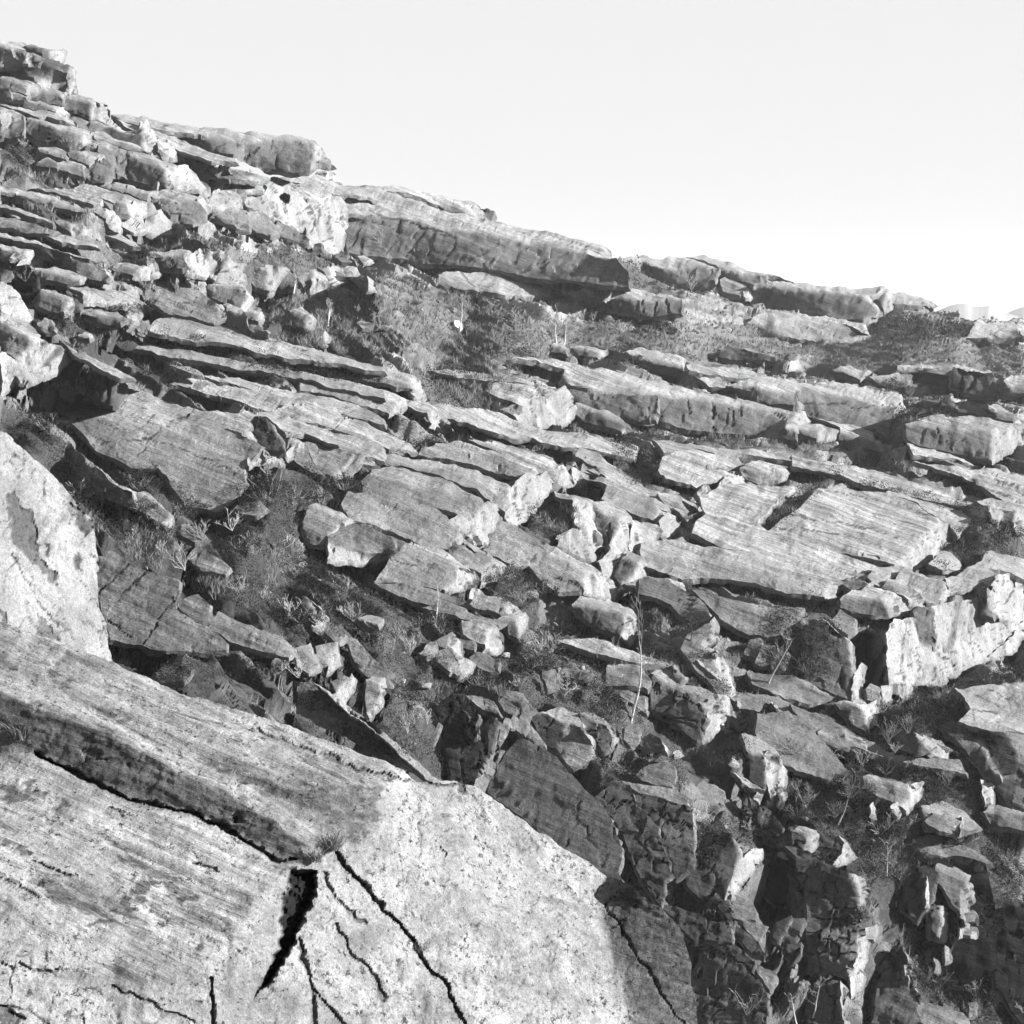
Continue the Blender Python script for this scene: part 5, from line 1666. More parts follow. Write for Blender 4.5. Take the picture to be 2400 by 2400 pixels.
T 400,600 600,590 760,640 880,690 900,720 720,680 560,650
@C rock_slab; smooth bedrock sheet above the big heath patch at the upper left; rock slab
T 960,590 1080,580 1200,640 1260,700 1200,700 1060,640
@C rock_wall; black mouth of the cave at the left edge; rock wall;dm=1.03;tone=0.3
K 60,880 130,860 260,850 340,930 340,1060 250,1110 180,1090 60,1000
@L rock_wall; dark rock mass beneath the bright low columns in the ravine; rock wall;tone=0.6
D 560,400 640,370 690,400 670,520 650,560 600,620 540,560
@L rock_wall; dark rib of jointed rock at the bottom of the ravine; rock wall
D 420,900 440,820 480,760 520,800 560,880 620,960 600,1010 640,1092 400,1092
E 545,870 570,880 600,950 570,940
@L rock_slab; small blocky rock step half hidden by shrubs at the bottom right; rock slab
S 580,980 680,1000 820,1040 860,1092 640,1092
@L boulder; pale rounded stone poking through the shrubs at the bottom right; boulder
S 840,1000 870,1000 875,1050 850,1060
@L boulder; small bright stone beside the narrow pillar foot in the ravine; boulder
E 728,740 745,745 752,790 740,800
@L boulder; bright upright stone among the bottom right shrubs; boulder
E 690,790 705,800 708,850 692,845
@L rock_slab; grey slab with bright notched corner under the grassy knoll; rock slab
S 670,130 760,150 800,170 780,215 720,190
E 800,150 835,160 830,190 790,215
@4 rock_slab; smooth pale bedrock directly behind the standing stone; rock slab
T 1210,575 1400,560 1480,610 1640,690 1700,740 1530,690 1440,700 1400,655 1330,600 1290,590 1265,615 1280,680 1240,670 1200,640
@4 rock_slab; small bedrock step right of the standing stone foot; rock slab
S 1450,800 1470,740 1530,720 1580,830 1640,890 1560,860
"""
# ------------------------------------------------------------------ build the rocks
t_ = time.time()
ROCKS = parse(TXT)  # cave mouth, cleft and ravine backdrop walls are blackened sheets for shade
for r in ROCKS: prep_rock(r)
solve_depths(ROCKS)
print('solved', time.time() - t_)
for r in ROCKS: build_rock(r, M_NEAR if r['opt'].get('near') else (M_MID if r['opt'].get('dist') == 15 else M_ROCK))
print('rocks', len(ROCKS), STATS, time.time() - t_)

# ------------------------------------------------------------------ vegetation patches (photo outlines of heath)
def vp(view, s):
    x0, y0, k = VIEWS[view]; return [(x0 + float(a.split(',')[0]) * k, y0 + float(a.split(',')[1]) * k) for a in s.split()]
# (outline, share of grass, also over rock, density)
PATCH = [(vp('P', '640,600 900,640 1300,740 1700,760 2050,730 2400,780 2400,880 2050,870 1700,850 1350,830 1150,870 1000,840 850,800 700,770'), .8, 0, .7),
 (vp('4', '0,500 200,620 400,800 560,1000 900,1080 1250,1080 1500,1200 1700,1400 1932,1650 1932,1932 1700,1932 1500,1700 1300,1600 1050,1500 900,1400 740,1350 560,1250 480,1150 300,900 150,750 0,680'), .22, 0, 1.0),
 (vp('4', '550,1720 800,1790 1100,1780 1400,1840 1500,1932 700,1932 570,1850'), .2, 1, 1.0),
 (vp('4', '1250,840 1450,810 1560,860 1760,960 1700,1010 1550,1010 1520,1120 1350,1160 1200,1070 1180,1000'), .15, 1, 1.0),
 (vp('4', '600,850 800,850 900,960 960,1040 860,1030 700,960'), .1, 1, 1.0),
 (vp('6', '900,60'), 0, 0, 0),
 (vp('5', '0,800 380,900 700,960 850,1000 1150,1150 1400,1100 1700,1200 1932,1250 1932,1932 1500,1932 1400,1700 1100,1480 700,1400 400,1400 0,1000'), .22, 0, .8),
 (vp('5', '1100,600 1230,450 1400,500 1380,600 1280,680 1130,620'), .5, 1, 1.0),
 (vp('5', '920,880 1050,800 1200,850 1220,1000 1150,1050 1000,980'), .2, 1, 1.0),
 (vp('6', '350,600 450,650 700,720 900,720 1200,640 1449,560 1449,640 1200,680 1150,800 1250,900 1330,1150 1449,1350 1449,1960 1100,1960 950,1500 800,1150 560,1100 350,850'), .3, 0, 1.0),
 (vp('6', '500,380 720,350 760,480 700,640 560,640 480,560 470,470'), .1, 1, .8),
 (vp('D', '1200,1080 1330,960 1550,900 1850,950 1960,1100 1850,1180 1620,1110 1450,1190 1300,1220'), .1, 1, 1.0),
 (vp('D', '1020,1290 1180,1230 1330,1290 1300,1340 1100,1330'), .1, 1, .8),
 (vp('3', '590,1345 690,1230 850,1130 1000,1080 1020,1110 900,1170 800,1270 690,1380'), .3, 1, 1.0),
 (vp('3', '0,880 200,870 560,915 1000,940 1200,1010 1100,1010 800,970 400,940 100,940'), .6, 0, .9),
 (vp('3', '1280,760 1400,740 1600,790 1600,810 1400,830 1340,850 1330,930 1270,930'), .4, 1, 1.0),
 (vp('3', '1020,1130 1200,1150 1450,1200 1660,1290 1500,1250 1300,1200 1100,1190'), .2, 1, .9),
 (vp('3', '740,1000 1000,1020 1250,1000 1500,1080 1300,1080 1000,1090 860,1080'), .4, 0, .8),
 (vp('2', '560,990 760,960 950,1020 1100,1060 960,1090 1000,1140 900,1200 760,1180 650,1150 640,1080'), .4, 1, 1.0),
 (vp('2', '560,1330 700,1310 850,1340 700,1370 620,1400 560,1400'), .3, 1, 1.0),
 (vp('2', '1550,1360 1700,1340 1800,1420 1820,1520 1700,1590 1620,1560 1640,1480'), .2, 1, 1.0),
 (vp('2', '280,260 300,270'), 0, 0, 0),
 (vp('2', '1560,430 1640,430 1780,520 1900,580 1800,620 1680,600 1660,510'), .4, 0, 1.0),
 (vp('4', '760,170 1100,230 1400,290 1700,350 1932,400 1932,440 1600,400 1200,330 900,250'), .15, 1, .9),
 (vp('4', '600,280 800,330 1100,400 1000,400 850,420 700,370'), .4, 1, .7),
 (vp('4', '1150,380 1500,440 1932,560 1932,520 1500,400 1200,340'), .3, 0, .9),
 (vp('C', '100,220 250,210 400,270 520,340 800,380 820,430 600,420 300,300 120,260'), .5, 0, 1.0),
 (vp('C', '1100,560 1300,540 1600,580 1932,640 1932,700 1600,680 1300,640'), .6, 0, 1.0),
 (vp('C', '1150,740 1250,680 1420,740 1340,830 1200,820'), .1, 1, 1.0),
 (vp('C', '500,1400 900,1400 1300,1430 1600,1480 1932,1600 1932,1680 1600,1600 1200,1560 900,1640 700,1560'), .4, 0, 1.0),
 (vp('C', '200,1100 320,1300 600,1280 680,1380 520,1450 300,1380'), .4, 0, 1.0),
 (vp('B', '700,760 1000,640 1380,760 1400,880 1000,840 760,860 700,1000 680,900'), .6, 0, 1.0),
 (vp('B', '880,1090 1250,1150 1500,1100 1800,1120 1932,1200 1932,1650 1500,1650 1300,1600 1000,1520 900,1380 1000,1250'), .8, 0, 1.0),
 (vp('A', '0,960 250,930 600,1020 350,1120 300,1180 0,1170'), .3, 0, 1.0),
 (vp('A', '0,1200 300,1220 700,1300 850,1380 500,1340 0,1300'), .7, 0, 1.0),
 (vp('A', '1560,960 1700,990 1932,1090 1932,1330 1850,1330 1700,1180 1640,1150'), .5, 0, 1.0),
 (vp('8', '0,380 200,400 400,480 500,560 420,580 250,540 0,470'), .15, 1, 1.0),
 (vp('8', '0,200 100,250 250,330 180,360 0,300'), .5, 1, .8),
 (vp('8', '400,160 520,250 620,330 700,640 560,600 480,500 400,400'), .3, 0, 1.0),
 (vp('8', '1280,300 1480,330 1460,370 1320,350'), .2, 1, 1.0),
 (vp('8', '1280,570 1500,560 1560,640 1400,620 1300,620'), .2, 1, 1.0),
 (vp('I', '650,400 900,300 1300,350 1200,400 1100,370 1000,480 780,440'), .2, 1, .9),
 (vp('I', '1110,560 1180,470 1260,560 1370,600 1370,690 1250,680 1120,610'), .1, 1, 1.0),
 (vp('I', '800,1130 1100,1120 1250,1010 1450,1060 1600,1130 1500,1300 1350,1380 1000,1350 900,1260'), .3, 1, .9),
 (vp('J', '400,100 560,80 750,100 900,220 900,320 760,340 650,230 480,260'), .1, 1, 1.0),
 (vp('J', '200,420 300,320 450,320 540,390 440,560 380,500'), .0, 1, .7),
 (vp('J', '1380,400 1480,350 1600,400 1560,500 1700,540 1500,500'), .2, 1, 1.0),
 (vp('J', '1100,60 1400,0 1932,0 1932,700 1850,600 1750,480 1700,300 1500,180 1300,150'), .5, 0, 1.0),
]
def patches(u, v):
    """density, grass share, over-rock flag"""
    wu = u + 14 * vnoise(np.stack([u / 22, v / 22, 0 * u], -1), 41); wv = v + 10 * vnoise(np.stack([u / 22, v / 22, 5 + 0 * u], -1), 42)
    den = np.zeros(len(u)); gr = np.full(len(u), .5); ov = np.zeros(len(u), bool)
    for poly, g_, o_, d_ in PATCH:
        m = inpoly(wu, wv, poly); den[m] = np.maximum(den[m], d_); gr[m] = g_
        if o_: ov |= m
    return den, gr, ov

# ------------------------------------------------------------------ hillside
SK = np.array([(-1500, -500), (-600, -120), (0, 110), (60, 132), (110, 168), (150, 222), (330, 335), (420, 350), (560, 385), (800, 460), (1100, 535), (1450, 592), (1500, 590), (1550, 596), (1600, 608), (1650, 607), (1720, 621), (1800, 646), (1858, 664), (1900, 682), (2050, 702), (2087, 697), (2194, 716), (2268, 733), (2400, 738), (3000, 800), (4000, 860)], float)
us = np.concatenate([np.linspace(-1500, -100, 30), np.arange(-60, 2464, GS), np.linspace(2500, 3900, 30)])
ws = np.arange(0, 2480, 2.0)
U = np.repeat(us[None], len(ws), 0); vs = np.interp(us, SK[:, 0], SK[:, 1])
Wm = np.repeat(ws[:, None], len(us), 1)
bot = 2700.0
Vv = vs[None] + Wm * (bot - vs[None]) / 2476.0
ld = ldepth(U, Vv); P0 = (ray(U, Vv) * np.exp(ld)[..., None])
H, Wd = U.shape; Pf = P0.reshape(-1, 3)
Lf = np.exp(ld).ravel() / FOC
# natural terracing of the bedrock: long beds with risers towards the valley, broken across
def terrace(P, Wt, Ws, kt, ks, s, dt, da):
    a = P @ e_; t = P @ np.array([.17, .985, 0])
    t = t + .6 * Wt * vnoise(P / (Wt * 4), s); a = a + .5 * Ws * vnoise(P / (Ws * .8), s + 1)
    tr = np.floor(t / Wt); ft = t / Wt - tr
    off = _h(tr.astype(np.int64), np.int64(3), np.int64(s), 11); x = a / Ws + off * 5; cr = np.floor(x); fs = x - cr
    hh = _h(tr.astype(np.int64), cr.astype(np.int64), np.int64(s), 5)
    wt = np.clip(2.2 * dt / Wt, .08, .6); wa = np.clip(2.2 * da / Ws, .05, .5)
    st = sstep(0, 1, ft / wt); ss = 1 - sstep(1 - wa, 1, fs); s0 = sstep(0, 1, fs / wa)
    r = -(ft * kt * Wt) - (1 - st) * kt * Wt * (1 - wt) + ks * Ws * fs * ss + (hh - .5) * .5 * Wt * kt * st * (1 - sstep(1 - wt, 1, ft)) * ss * s0
    return r * (1 - sstep(.2, .5, dt / Wt)), hh
tt_ = (Pf @ np.array([.17, .985, 0])).reshape(H, Wd); dt = np.abs(np.gradient(tt_, axis=0)).ravel() + .02
da = np.abs(np.gradient((Pf @ e_).reshape(H, Wd), axis=1)).ravel() + .02
h0, c0 = terrace(Pf, 9.0, 16.0, .16, .03, 5, dt, da)
h1, c1 = terrace(Pf, 3.8, 8.0, .22, .05, 3, dt, da)
h2, c2 = terrace(Pf, 1.4, 3.4, .25, .06, 8, dt, da)
den, gr, ov = patches(U.ravel(), Vv.ravel())
bcg = bed(Pf)
seam = fbm(np.stack([bcg[:, 0] / 9, bcg[:, 1] / 1.6, bcg[:, 2] / 2.2], -1), 3, 61)
nat = sstep(.30, .5, seam)
veg = np.maximum(den * .62, nat * .45)
upn = np.array([.25, -.2, .95]); upn /= np.linalg.norm(upn)
f1, f2, ih = worley(Pf / np.array([1.6, 1.6, 1.0]), 13)
hgt = h0 * .6 + h1 + h2 * .8 + (.45 * (ih - .5) - .25 * (1 - sstep(0, .12, f2 - f1))) * .6 * (.3 + .7 * sstep(-.2, .4, vnoise(Pf / 9, 15)))
hgt = hgt * (1 - .5 * den) + Lf * (5 * fbm(Pf / Lf[:, None] / np.array([60, 60, 30]), 3, 2) + 1.0 * fbm(Pf / Lf[:, None] / 9, 3, 21)) + den * .3 * fbm(Pf / np.array([1.6, 1.6, 1.2]), 3, 71)
# under the rocks the land is plain and lies behind them
def boxblur(a, n):
    for ax in (0, 1):
        c = np.cumsum(np.pad(a, [(n + 1, n) if k == ax else (0, 0) for k in (0, 1)], mode='edge'), ax)
        a = (np.take(c, range(2 * n + 1, c.shape[ax]), ax) - np.take(c, range(0, c.shape[ax] - 2 * n - 1), ax)) / (2 * n + 1)
    return a
def bil(img, u, v):
    x = np.clip(u / GS + 6, 0, NX - 1.001); y = np.clip(v / GS + 6, 0, NY - 1.001); i = x.astype(int); j = y.astype(int); fx = x - i; fy = y - j
    return img[j, i] * (1 - fx) * (1 - fy) + img[j, i + 1] * fx * (1 - fy) + img[j + 1, i] * (1 - fx) * fy + img[j + 1, i + 1] * fx * fy
gxx, gyy = np.meshgrid((np.arange(NX) - 6) * GS, (np.arange(NY) - 6) * GS)
Zb = np.exp(ldepth(gxx, gyy))
cov = np.isfinite(ZF)
# keep the land level with the rocks between them: spread the rocks' own depths over the gaps
lr = np.where(cov, np.log(np.where(cov, ZF, 1.0) / Zb), 0.0)
def pushpull(v, w_):
    if min(v.shape) <= 5: return np.where(w_ > 0, v / np.maximum(w_, 1e-9), 0.0)
    h_, q_ = v.shape; v2 = v.reshape(h_ // 2, 2, q_ // 2, 2).sum((1, 3)); w2 = w_.reshape(h_ // 2, 2, q_ // 2, 2).sum((1, 3))
    sc_ = np.maximum(w2, 1.0); low = pushpull(v2 / sc_, w2 / sc_)
    up = np.repeat(np.repeat(low, 2, 0), 2, 1)
    wc = np.minimum(w_, 1.0)
    return v / np.maximum(w_, 1e-9) * wc + up * (1 - wc)
fld = pushpull(lr * cov, cov.astype(float))
for it in range(60):
    m = (np.roll(fld, 1, 0) + np.roll(fld, -1, 0) + np.roll(fld, 1, 1) + np.roll(fld, -1, 1)) / 4
    fld = np.where(cov, lr, m)
cin = cov.copy()
for dy, dx in ((0, 1), (0, -1), (1, 0), (-1, 0)): cin &= np.roll(np.roll(cov, dy, 0), dx, 1)
er = np.where(cov, fld, -9.0)
for it in range(2):
    er = np.maximum.reduce([er] + [np.roll(np.roll(er, dy, 0), dx, 1) for dy, dx in ((0, 1), (0, -1), (1, 0), (-1, 0))])
base_f = np.where(cin, er + .014, fld + .003)
need = np.where(cin, base_f, -9.0); ff = base_f.copy()
for n in (2, 1): ff = np.maximum(boxblur(ff, n), need)
flat = boxblur(cin.astype(float), 1)
Fu, Fv = U.ravel(), Vv.ravel()
Rg = np.exp(bil(ff, Fu, Fv)); Fl = np.clip(bil(flat, Fu, Fv) * 1.3, 0, 1)
hgt = np.where(hgt > 0, hgt * (1 - Fl), hgt * (1 - .6 * Fl)) - Fl * Lf * 3
qs = 3.0 * fbm(np.stack([bcg[:, 0] / 10, bcg[:, 2] / 1.1, bcg[:, 1] / 1.0], -1), 3, 57); qf = np.floor(qs)
hgt = hgt + (1 - .7 * np.minimum(1, den)) * (1 - Fl) * .10 * (qf + sstep(0, .3, qs - qf)) - .2
Pg = Pf * Rg[:, None] + upn * hgt[:, None]
Pg = Pg.reshape(H, Wd, 3)
# the far side of the skyline: falls away
top = Pg[0]; back = []
for k, (dd, dz) in enumerate([(4, -.6), (12, -4), (40, -18), (150, -70), (600, -160)]):
    dirh = top.copy(); dirh[:, 2] = 0; dirh /= np.linalg.norm(dirh, axis=1)[:, None]
    b = top + dirh * dd; b[:, 2] += dz; back.insert(0, b)
Pg = np.concatenate([np.array(back), Pg]); H2 = len(Pg)
idx = np.arange(H2 * Wd).reshape(H2, Wd)
Q = np.stack([idx[:-1, :-1], idx[1:, :-1], idx[1:, 1:], idx[:-1, 1:]], -1).reshape(-1, 4)
att = np.zeros((H2 * Wd, 3)); att[:, 0] = .11
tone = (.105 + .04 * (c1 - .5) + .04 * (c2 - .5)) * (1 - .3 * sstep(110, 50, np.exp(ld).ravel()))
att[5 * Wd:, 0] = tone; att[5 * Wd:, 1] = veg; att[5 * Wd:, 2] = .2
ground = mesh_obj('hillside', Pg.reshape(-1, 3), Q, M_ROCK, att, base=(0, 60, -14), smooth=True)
ground.data.set_sharp_from_angle(angle=R_(38))
ground['kind'] = 'structure'
print('ground', len(Q), time.time() - T00)
# valley floor below and beyond everything
bx = 9000
vg = np.array([(-bx, -200, -75), (bx, -200, -75), (bx, 14000, -75), (-bx, 14000, -75)], float)
vo = mesh_obj('valley_floor', vg, [[0, 1, 2, 3]], plain('valley_heath', .07, .4, .01), None, base=(0, 3000, -75)); vo['kind'] = 'structure'

# depth of everything seen so far (for planting)
ZA = ZR.copy()
pu, pv, pt = proj(Pg.reshape(-1, 3)); iu, iv = zc(pu, pv); ok = (pu > -20) & (pu < 2420) & (pv > -20) & (pv < 2420)
ZG = np.full_like(ZR, np.inf); np.minimum.at(ZG, (iv[ok], iu[ok]), pt[ok])
ZA = np.minimum(ZA, ZG)
onrock = ZR < ZG * .9999
def surf(u, v):
    iu, iv = zc(u, v); return ZA[iv, iu]
PLANTS = [
 ('birch', 1478, 1692, 215, 'tall leaning white birch rooted on the ledge beside the bright outcrop', .15),
 ('birch', 1305, 806, 72, 'leaning white birch stem, left one of the pair above the low block row', -.3),
 ('birch', 1322, 808, 60, 'white birch stem, right one of the pair above the low block row', .12),
 ('birch', 1076, 796, 98, 'thin straight birch beside the small white rock face', -.05),
 ('birch', 767, 764, 52, 'thin pale birch above the small pointed stone', .1),
 ('birch', 877, 617, 58, 'thin pale birch at the foot of the far dark wall', .2),
 ('birch', 688, 684, 50, 'curved pale birch before the hollow sided boulder', .1),
 ('birch', 1800, 1602, 128, 'slanting birch in front of the dark curved blocks', .35),
 ('birch', 1962, 1936, 120, 'bare spindly birch in the lower right scrub', .3),
 ('birch', 1868, 2398, 80, 'twisted pale birch at the bottom edge of the gorge', -.4),
 ('birch', 1905, 2380, 85, 'pale birch leaning right at the bottom of the jointed wall', .4),
 ('birch', 2078, 2057, 95, 'crooked white birch in the dark scrub right of the gorge', -.1),
 ('birch', 2100, 2120, 80, 'lower crooked birch under the dark scrub right of the gorge', .1),
 ('birch', 1021, 1453, 95, 'slim birch on the ledge left of the narrow pale slab', .15),
 ('birch', 770, 745, 45, 'small birch above the left middle boulders', .05),
 ('pine', 1619, 1502, 118, 'young pine standing before the bright column top', 0),
 ('bare', 559, 1400, 55, 'spreading bare shrub on the heather trough, left of two pale ones'),
 ('bare', 619, 1410, 48, 'spreading bare shrub on the heather trough, right of two pale ones'),
 ('bare', 652, 1305, 62, 'bare pale shrub above the double edged block in the trough'),
 ('bare', 433, 1338, 72, 'bare shrub leaning left over the cracked dark slab', -.5),
 ('bare', 186, 1168, 52, 'pale twiggy shrub beside the rim of the huge left boulder'),
 ('bare', 475, 1265, 55, 'thin bare shrub below the flat sided grey block', -.3),
 ('bare', 812, 1390, 30, 'low bare twigs under the smooth slab with faceted end'),
 ('bare', 905, 1400, 35, 'low bare bush left of the slim ledge birch'),
 ('bare', 1190, 1368, 42, 'fan of bare twigs over the dark bush below the wedge slab'),
 ('bare', 930, 1500, 45, 'tangled bare twigs in the dark hollow left of the rubble'),
 ('bare', 955, 1722, 70, 'pale bare shrub in the gully left of the dark cliff', .3),
 ('bare', 700, 1590, 45, 'bare twiggy shrub beside the curved upright slab', 0),
 ('bare', 661, 1572, 60, 'bare shrub above the foreground ridge in the lower left'),
 ('bare', 298, 1562, 28, 'short upright twigs on the foreground ridge at its left'),
 ('bare', 1770, 798, 38, 'bare shrub in front of the streaked far slab'),
 ('bare', 1556, 816, 30, 'small bare shrub in the far heath by the low blocks'),
 ('bare', 1700, 812, 30, 'small bare shrub on the far heath below the streaked slab'),
 ('bare', 1621, 681, 36, 'bare shrub against the skyline dome'),
 ('bare', 2133, 930, 42, 'bare shrub at the fluted corner of the layered block'),
 ('bare', 1817, 1380, 28, 'small bare bush on the long smooth whaleback'),
 ('bare', 2110, 740, 34, 'bare shrub beside the far right skyline step'),
 ('bare', 56, 347, 24, 'left bare bush under the cracked dark ledge'),
 ('bare', 154, 349, 28, 'right bare bush under the cracked dark ledge'),
 ('bare', 747, 785, 46, 'bare shrub right of the layered dark block'),
 ('bare', 1100, 802, 26, 'low bare shrub near the foot of the thin straight birch'),
 ('bare', 1226, 812, 28, 'low bare shrub left of the paired birch stems'),
 ('bare', 930, 720, 45, 'spreading bare shrub high in the middle scrub'),
 ('bare', 985, 760, 36, 'spreading bare shrub in the heart of the middle scrub'),
 ('bare', 860, 700, 44, 'bare shrub under the broken bright slab'),
 ('bare', 890, 770, 36, 'bare shrub below the broken bright slab in the scrub'),
 ('bare', 1460, 780, 30, 'bare shrub at the centre of the far heath'),
 ('bare', 1390, 720, 28, 'bare shrub under the middle of the long dark wall'),
 ('bare', 1190, 730, 28, 'bare shrub under the stained strip of the long wall'),
 ('bare', 345, 725, 28, 'bare shrub before the dark arched slab'),
 ('bare', 160, 680, 30, 'bare twigs over the tilted block in the left gully'),
 ('bare', 1640, 1930, 70, 'bare shrub above the dark cliff blocks in the lower centre'),
 ('bare', 1760, 1660, 50, 'pale twigs right of the bright outcrop'),
 ('bare', 1860, 1770, 50, 'bare shrub by the crescent cracked slab'),
 ('bare', 1990, 1790, 60, 'thin bare shrub over the smooth slab in the lower right scrub'),
 ('bare', 2080, 1740, 60, 'bare shrub left of the long low slab with pale end'),
 ('bare', 2290, 1800, 50, 'bare shrub beside the dark fluted trough'),
 ('bare', 2130, 1720, 50, 'bare white twigs under the grey headstone block'),
 ('bare', 2230, 2230, 110, 'large bare shrub in the bottom right scrub, left of two'),
 ('bare', 2310, 2290, 100, 'large bare shrub in the bottom right scrub, right of two'),
 ('bare', 1750, 2380, 80, 'bare twigs at the very bottom of the gorge'),
 ('bare', 1930, 2300, 80, 'bare shrub at the foot of the seamed dark wall'),
 ('bare', 2060, 1960, 80, 'bare branching shrub in the dark scrub right of the cap block'),
 ('bush', 1904, 1425, 48, 'dark bush on the buttress left of the black cleft', 0, 70),
 ('bush', 2029, 1470, 38, 'dark bush in the mouth of the black cleft', 0, 70),
 ('bush', 1860, 1420, 45, 'dark bush in the shade under the whaleback slab', 0, 90),
 ('bush', 1890, 1580, 60, 'dark bush on the buttress face beside the three curved blocks', 0, 100),
 ('bush', 2121, 2030, 75, 'dense dark bush above the splintered block', 0, 110),
 ('bush', 1997, 1870, 50, 'dark bush left of the fluted end slab', 0, 110),
 ('bush', 2125, 785, 46, 'leafless brown bush mass right of the skyline step, left of three', 0, 90),
 ('bush', 2180, 792, 42, 'leafless brown bush mass right of the skyline step, middle of three', 0, 80),
 ('bush', 2235, 790, 34, 'leafless brown bush mass right of the skyline step, right of three', 0, 70),
 ('bush', 1483, 870, 40, 'rounded bush below the pale chipped block', 0, 80),
 ('bush', 1292, 885, 36, 'feathery bush at the head of the middle whaleback slab', 0, 70),
 ('bush', 1190, 1375, 52, 'dark bush between the wedge block and the rounded dark slab', 0, 110),
 ('bush', 1320, 1215, 40, 'grey bush in the hollow before the fluted bright wall', 0, 70),
 ('bush', 1026, 1475, 30, 'dark bush on the ledge below the slim birch', 0, 70),
 ('bush', 1642, 1600, 45, 'dark bush on top of the bright outcrop', 0, 60),
 ('bush', 1560, 1560, 40, 'dark mossy bush below the young pine', 0, 140),
 ('bush', 326, 1150, 48, 'black heather bush at the foot of the smooth bedrock face', 0, 110),
 ('bush', 629, 1190, 90, 'large dark evergreen bush under the standing stone', 0, 120),
 ('bush', 755, 1150, 40, 'dark bush right of the large evergreen bush', 0, 90),
 ('bush', 2340, 1265, 48, 'dark heather clump on the bank by the shattered pale end', 0, 130),
 ('bush', 2249, 1300, 40, 'dark heather clump beyond the long bright riser', 0, 80),
 ('bush', 2339, 2300, 110, 'dark bush in the bottom right corner', 0, 120),
 ('bush', 2190, 2330, 70, 'dark bush low in the bottom right scrub', 0, 110),
 ('bush', 790, 1688, 36, 'dark heather bush behind the foreground ridge, uppermost of three on the ramp', 0, 110),
 ('bush', 858, 1722, 34, 'dark heather bush behind the foreground ridge, middle of three on the ramp', 0, 110),
 ('bush', 925, 1764, 30, 'dark heather bush behind the foreground ridge, lowest of three on the ramp', 0, 90),
 ('bush', 1425, 1675, 34, 'low dark heather bush on the ledge left of the tall birch', 0, 110),
 ('bush', 1660, 1980, 55, 'dark bush over the black nook', 0, 110),
 ('bush', 2010, 2160, 40, 'dark bush on the bright edge of the jointed wall', 0, 50),
 ('bush', 560, 1290, 36, 'dark heather bush low in the trough below the smooth bedrock', 0, 110),
 ('bush', 700, 1460, 44, 'dark heather bush in the trough above the white edged block', 0, 130),
 ('bush', 1000, 1560, 40, 'dark bush in the hollow left of the pale rubble', 0, 90),
 ('bush', 310, 735, 26, 'black heather bush in the shaded left hollow', 0, 90),
 ('bush', 60, 660, 40, 'dark bush in the black cave at the left', 0, 60),
 ('bush', 105, 1010, 45, 'dark juniper above the huge left boulder', 0, 110),
 ('bush', 2090, 920, 36, 'heather bush beside the fluted corner block', 0, 60),
 ('tuft', 39, 1735, 75, 'large tuft of dry grass on the foreground outcrop at the left edge', 0, 60),
 ('tuft', 713, 2020, 42, 'pale grass tuft at the head of the dark slot in the foreground', 0, 70),
 ('tuft', 980, 2235, 48, 'grass tuft sprouting from the diagonal foreground crack', 0, 40),
 ('tuft', 770, 1990, 70, 'tall thin grass stalks beside the foreground rib end', 0, 40),
]
# ------------------------------------------------------------------ plants
M_GRASS = plain('dry_grass', .10, .7, .7)
M_HEATH = plain('heather', .018, .9, .7)
M_LEAF = plain('evergreen_leaf', .014, .5, 5.0)
M_BARK = plain('pale_birch_bark', .26, .35, 4.0)
M_TWIG = plain('grey_twig', .17, .4, 3.0)
M_STEM = plain('dark_bark', .05, .4, 6.0)
rs = np.random.RandomState(7)
def blades(P, n, hgt, wid, lean, spread, rs, curl=.5):
    """thin two-triangle blades rising from each point P"""
    N = len(P); k = N * n
    B = np.repeat(P, n, 0); h_ = np.repeat(hgt, n) * rs.uniform(.5, 1.15, k); w_ = np.repeat(wid, n)
    an = rs.uniform(0, 2 * np.pi, k); sp_ = np.repeat(spread, n) * rs.uniform(0, 1, k)
    B = B + np.stack([np.cos(an) * sp_, np.sin(an) * sp_, -.03 * h_], -1)
    an2 = rs.uniform(0, 2 * np.pi, k); l_ = lean * rs.uniform(.2, 1, k)
    D = np.stack([np.cos(an2) * l_ + .25, np.sin(an2) * l_, np.ones(k)], -1); D /= np.linalg.norm(D, axis=1)[:, None]
    an3 = rs.uniform(0, 2 * np.pi, k); S = np.stack([np.cos(an3), np.sin(an3), 0 * an3], -1) * (w_ / 2)[:, None]
    M_ = B + D * (h_ * .55)[:, None]; D2 = D + np.stack([np.cos(an2) * curl * .6 + .1, np.sin(an2) * curl * .6, -curl * np.ones(k) * .5], -1)
    T_ = M_ + D2 * (h_ * .5)[:, None]
    V = np.stack([B - S, B + S, M_ - S * .7, M_ + S * .7, T_], 1).reshape(-1, 3)
    i = np.arange(k)[:, None] * 5
    F_ = np.concatenate([i + [0, 1, 3], i + [0, 3, 2], i + [2, 3, 4]], 1).reshape(-1, 3)
    return V, F_
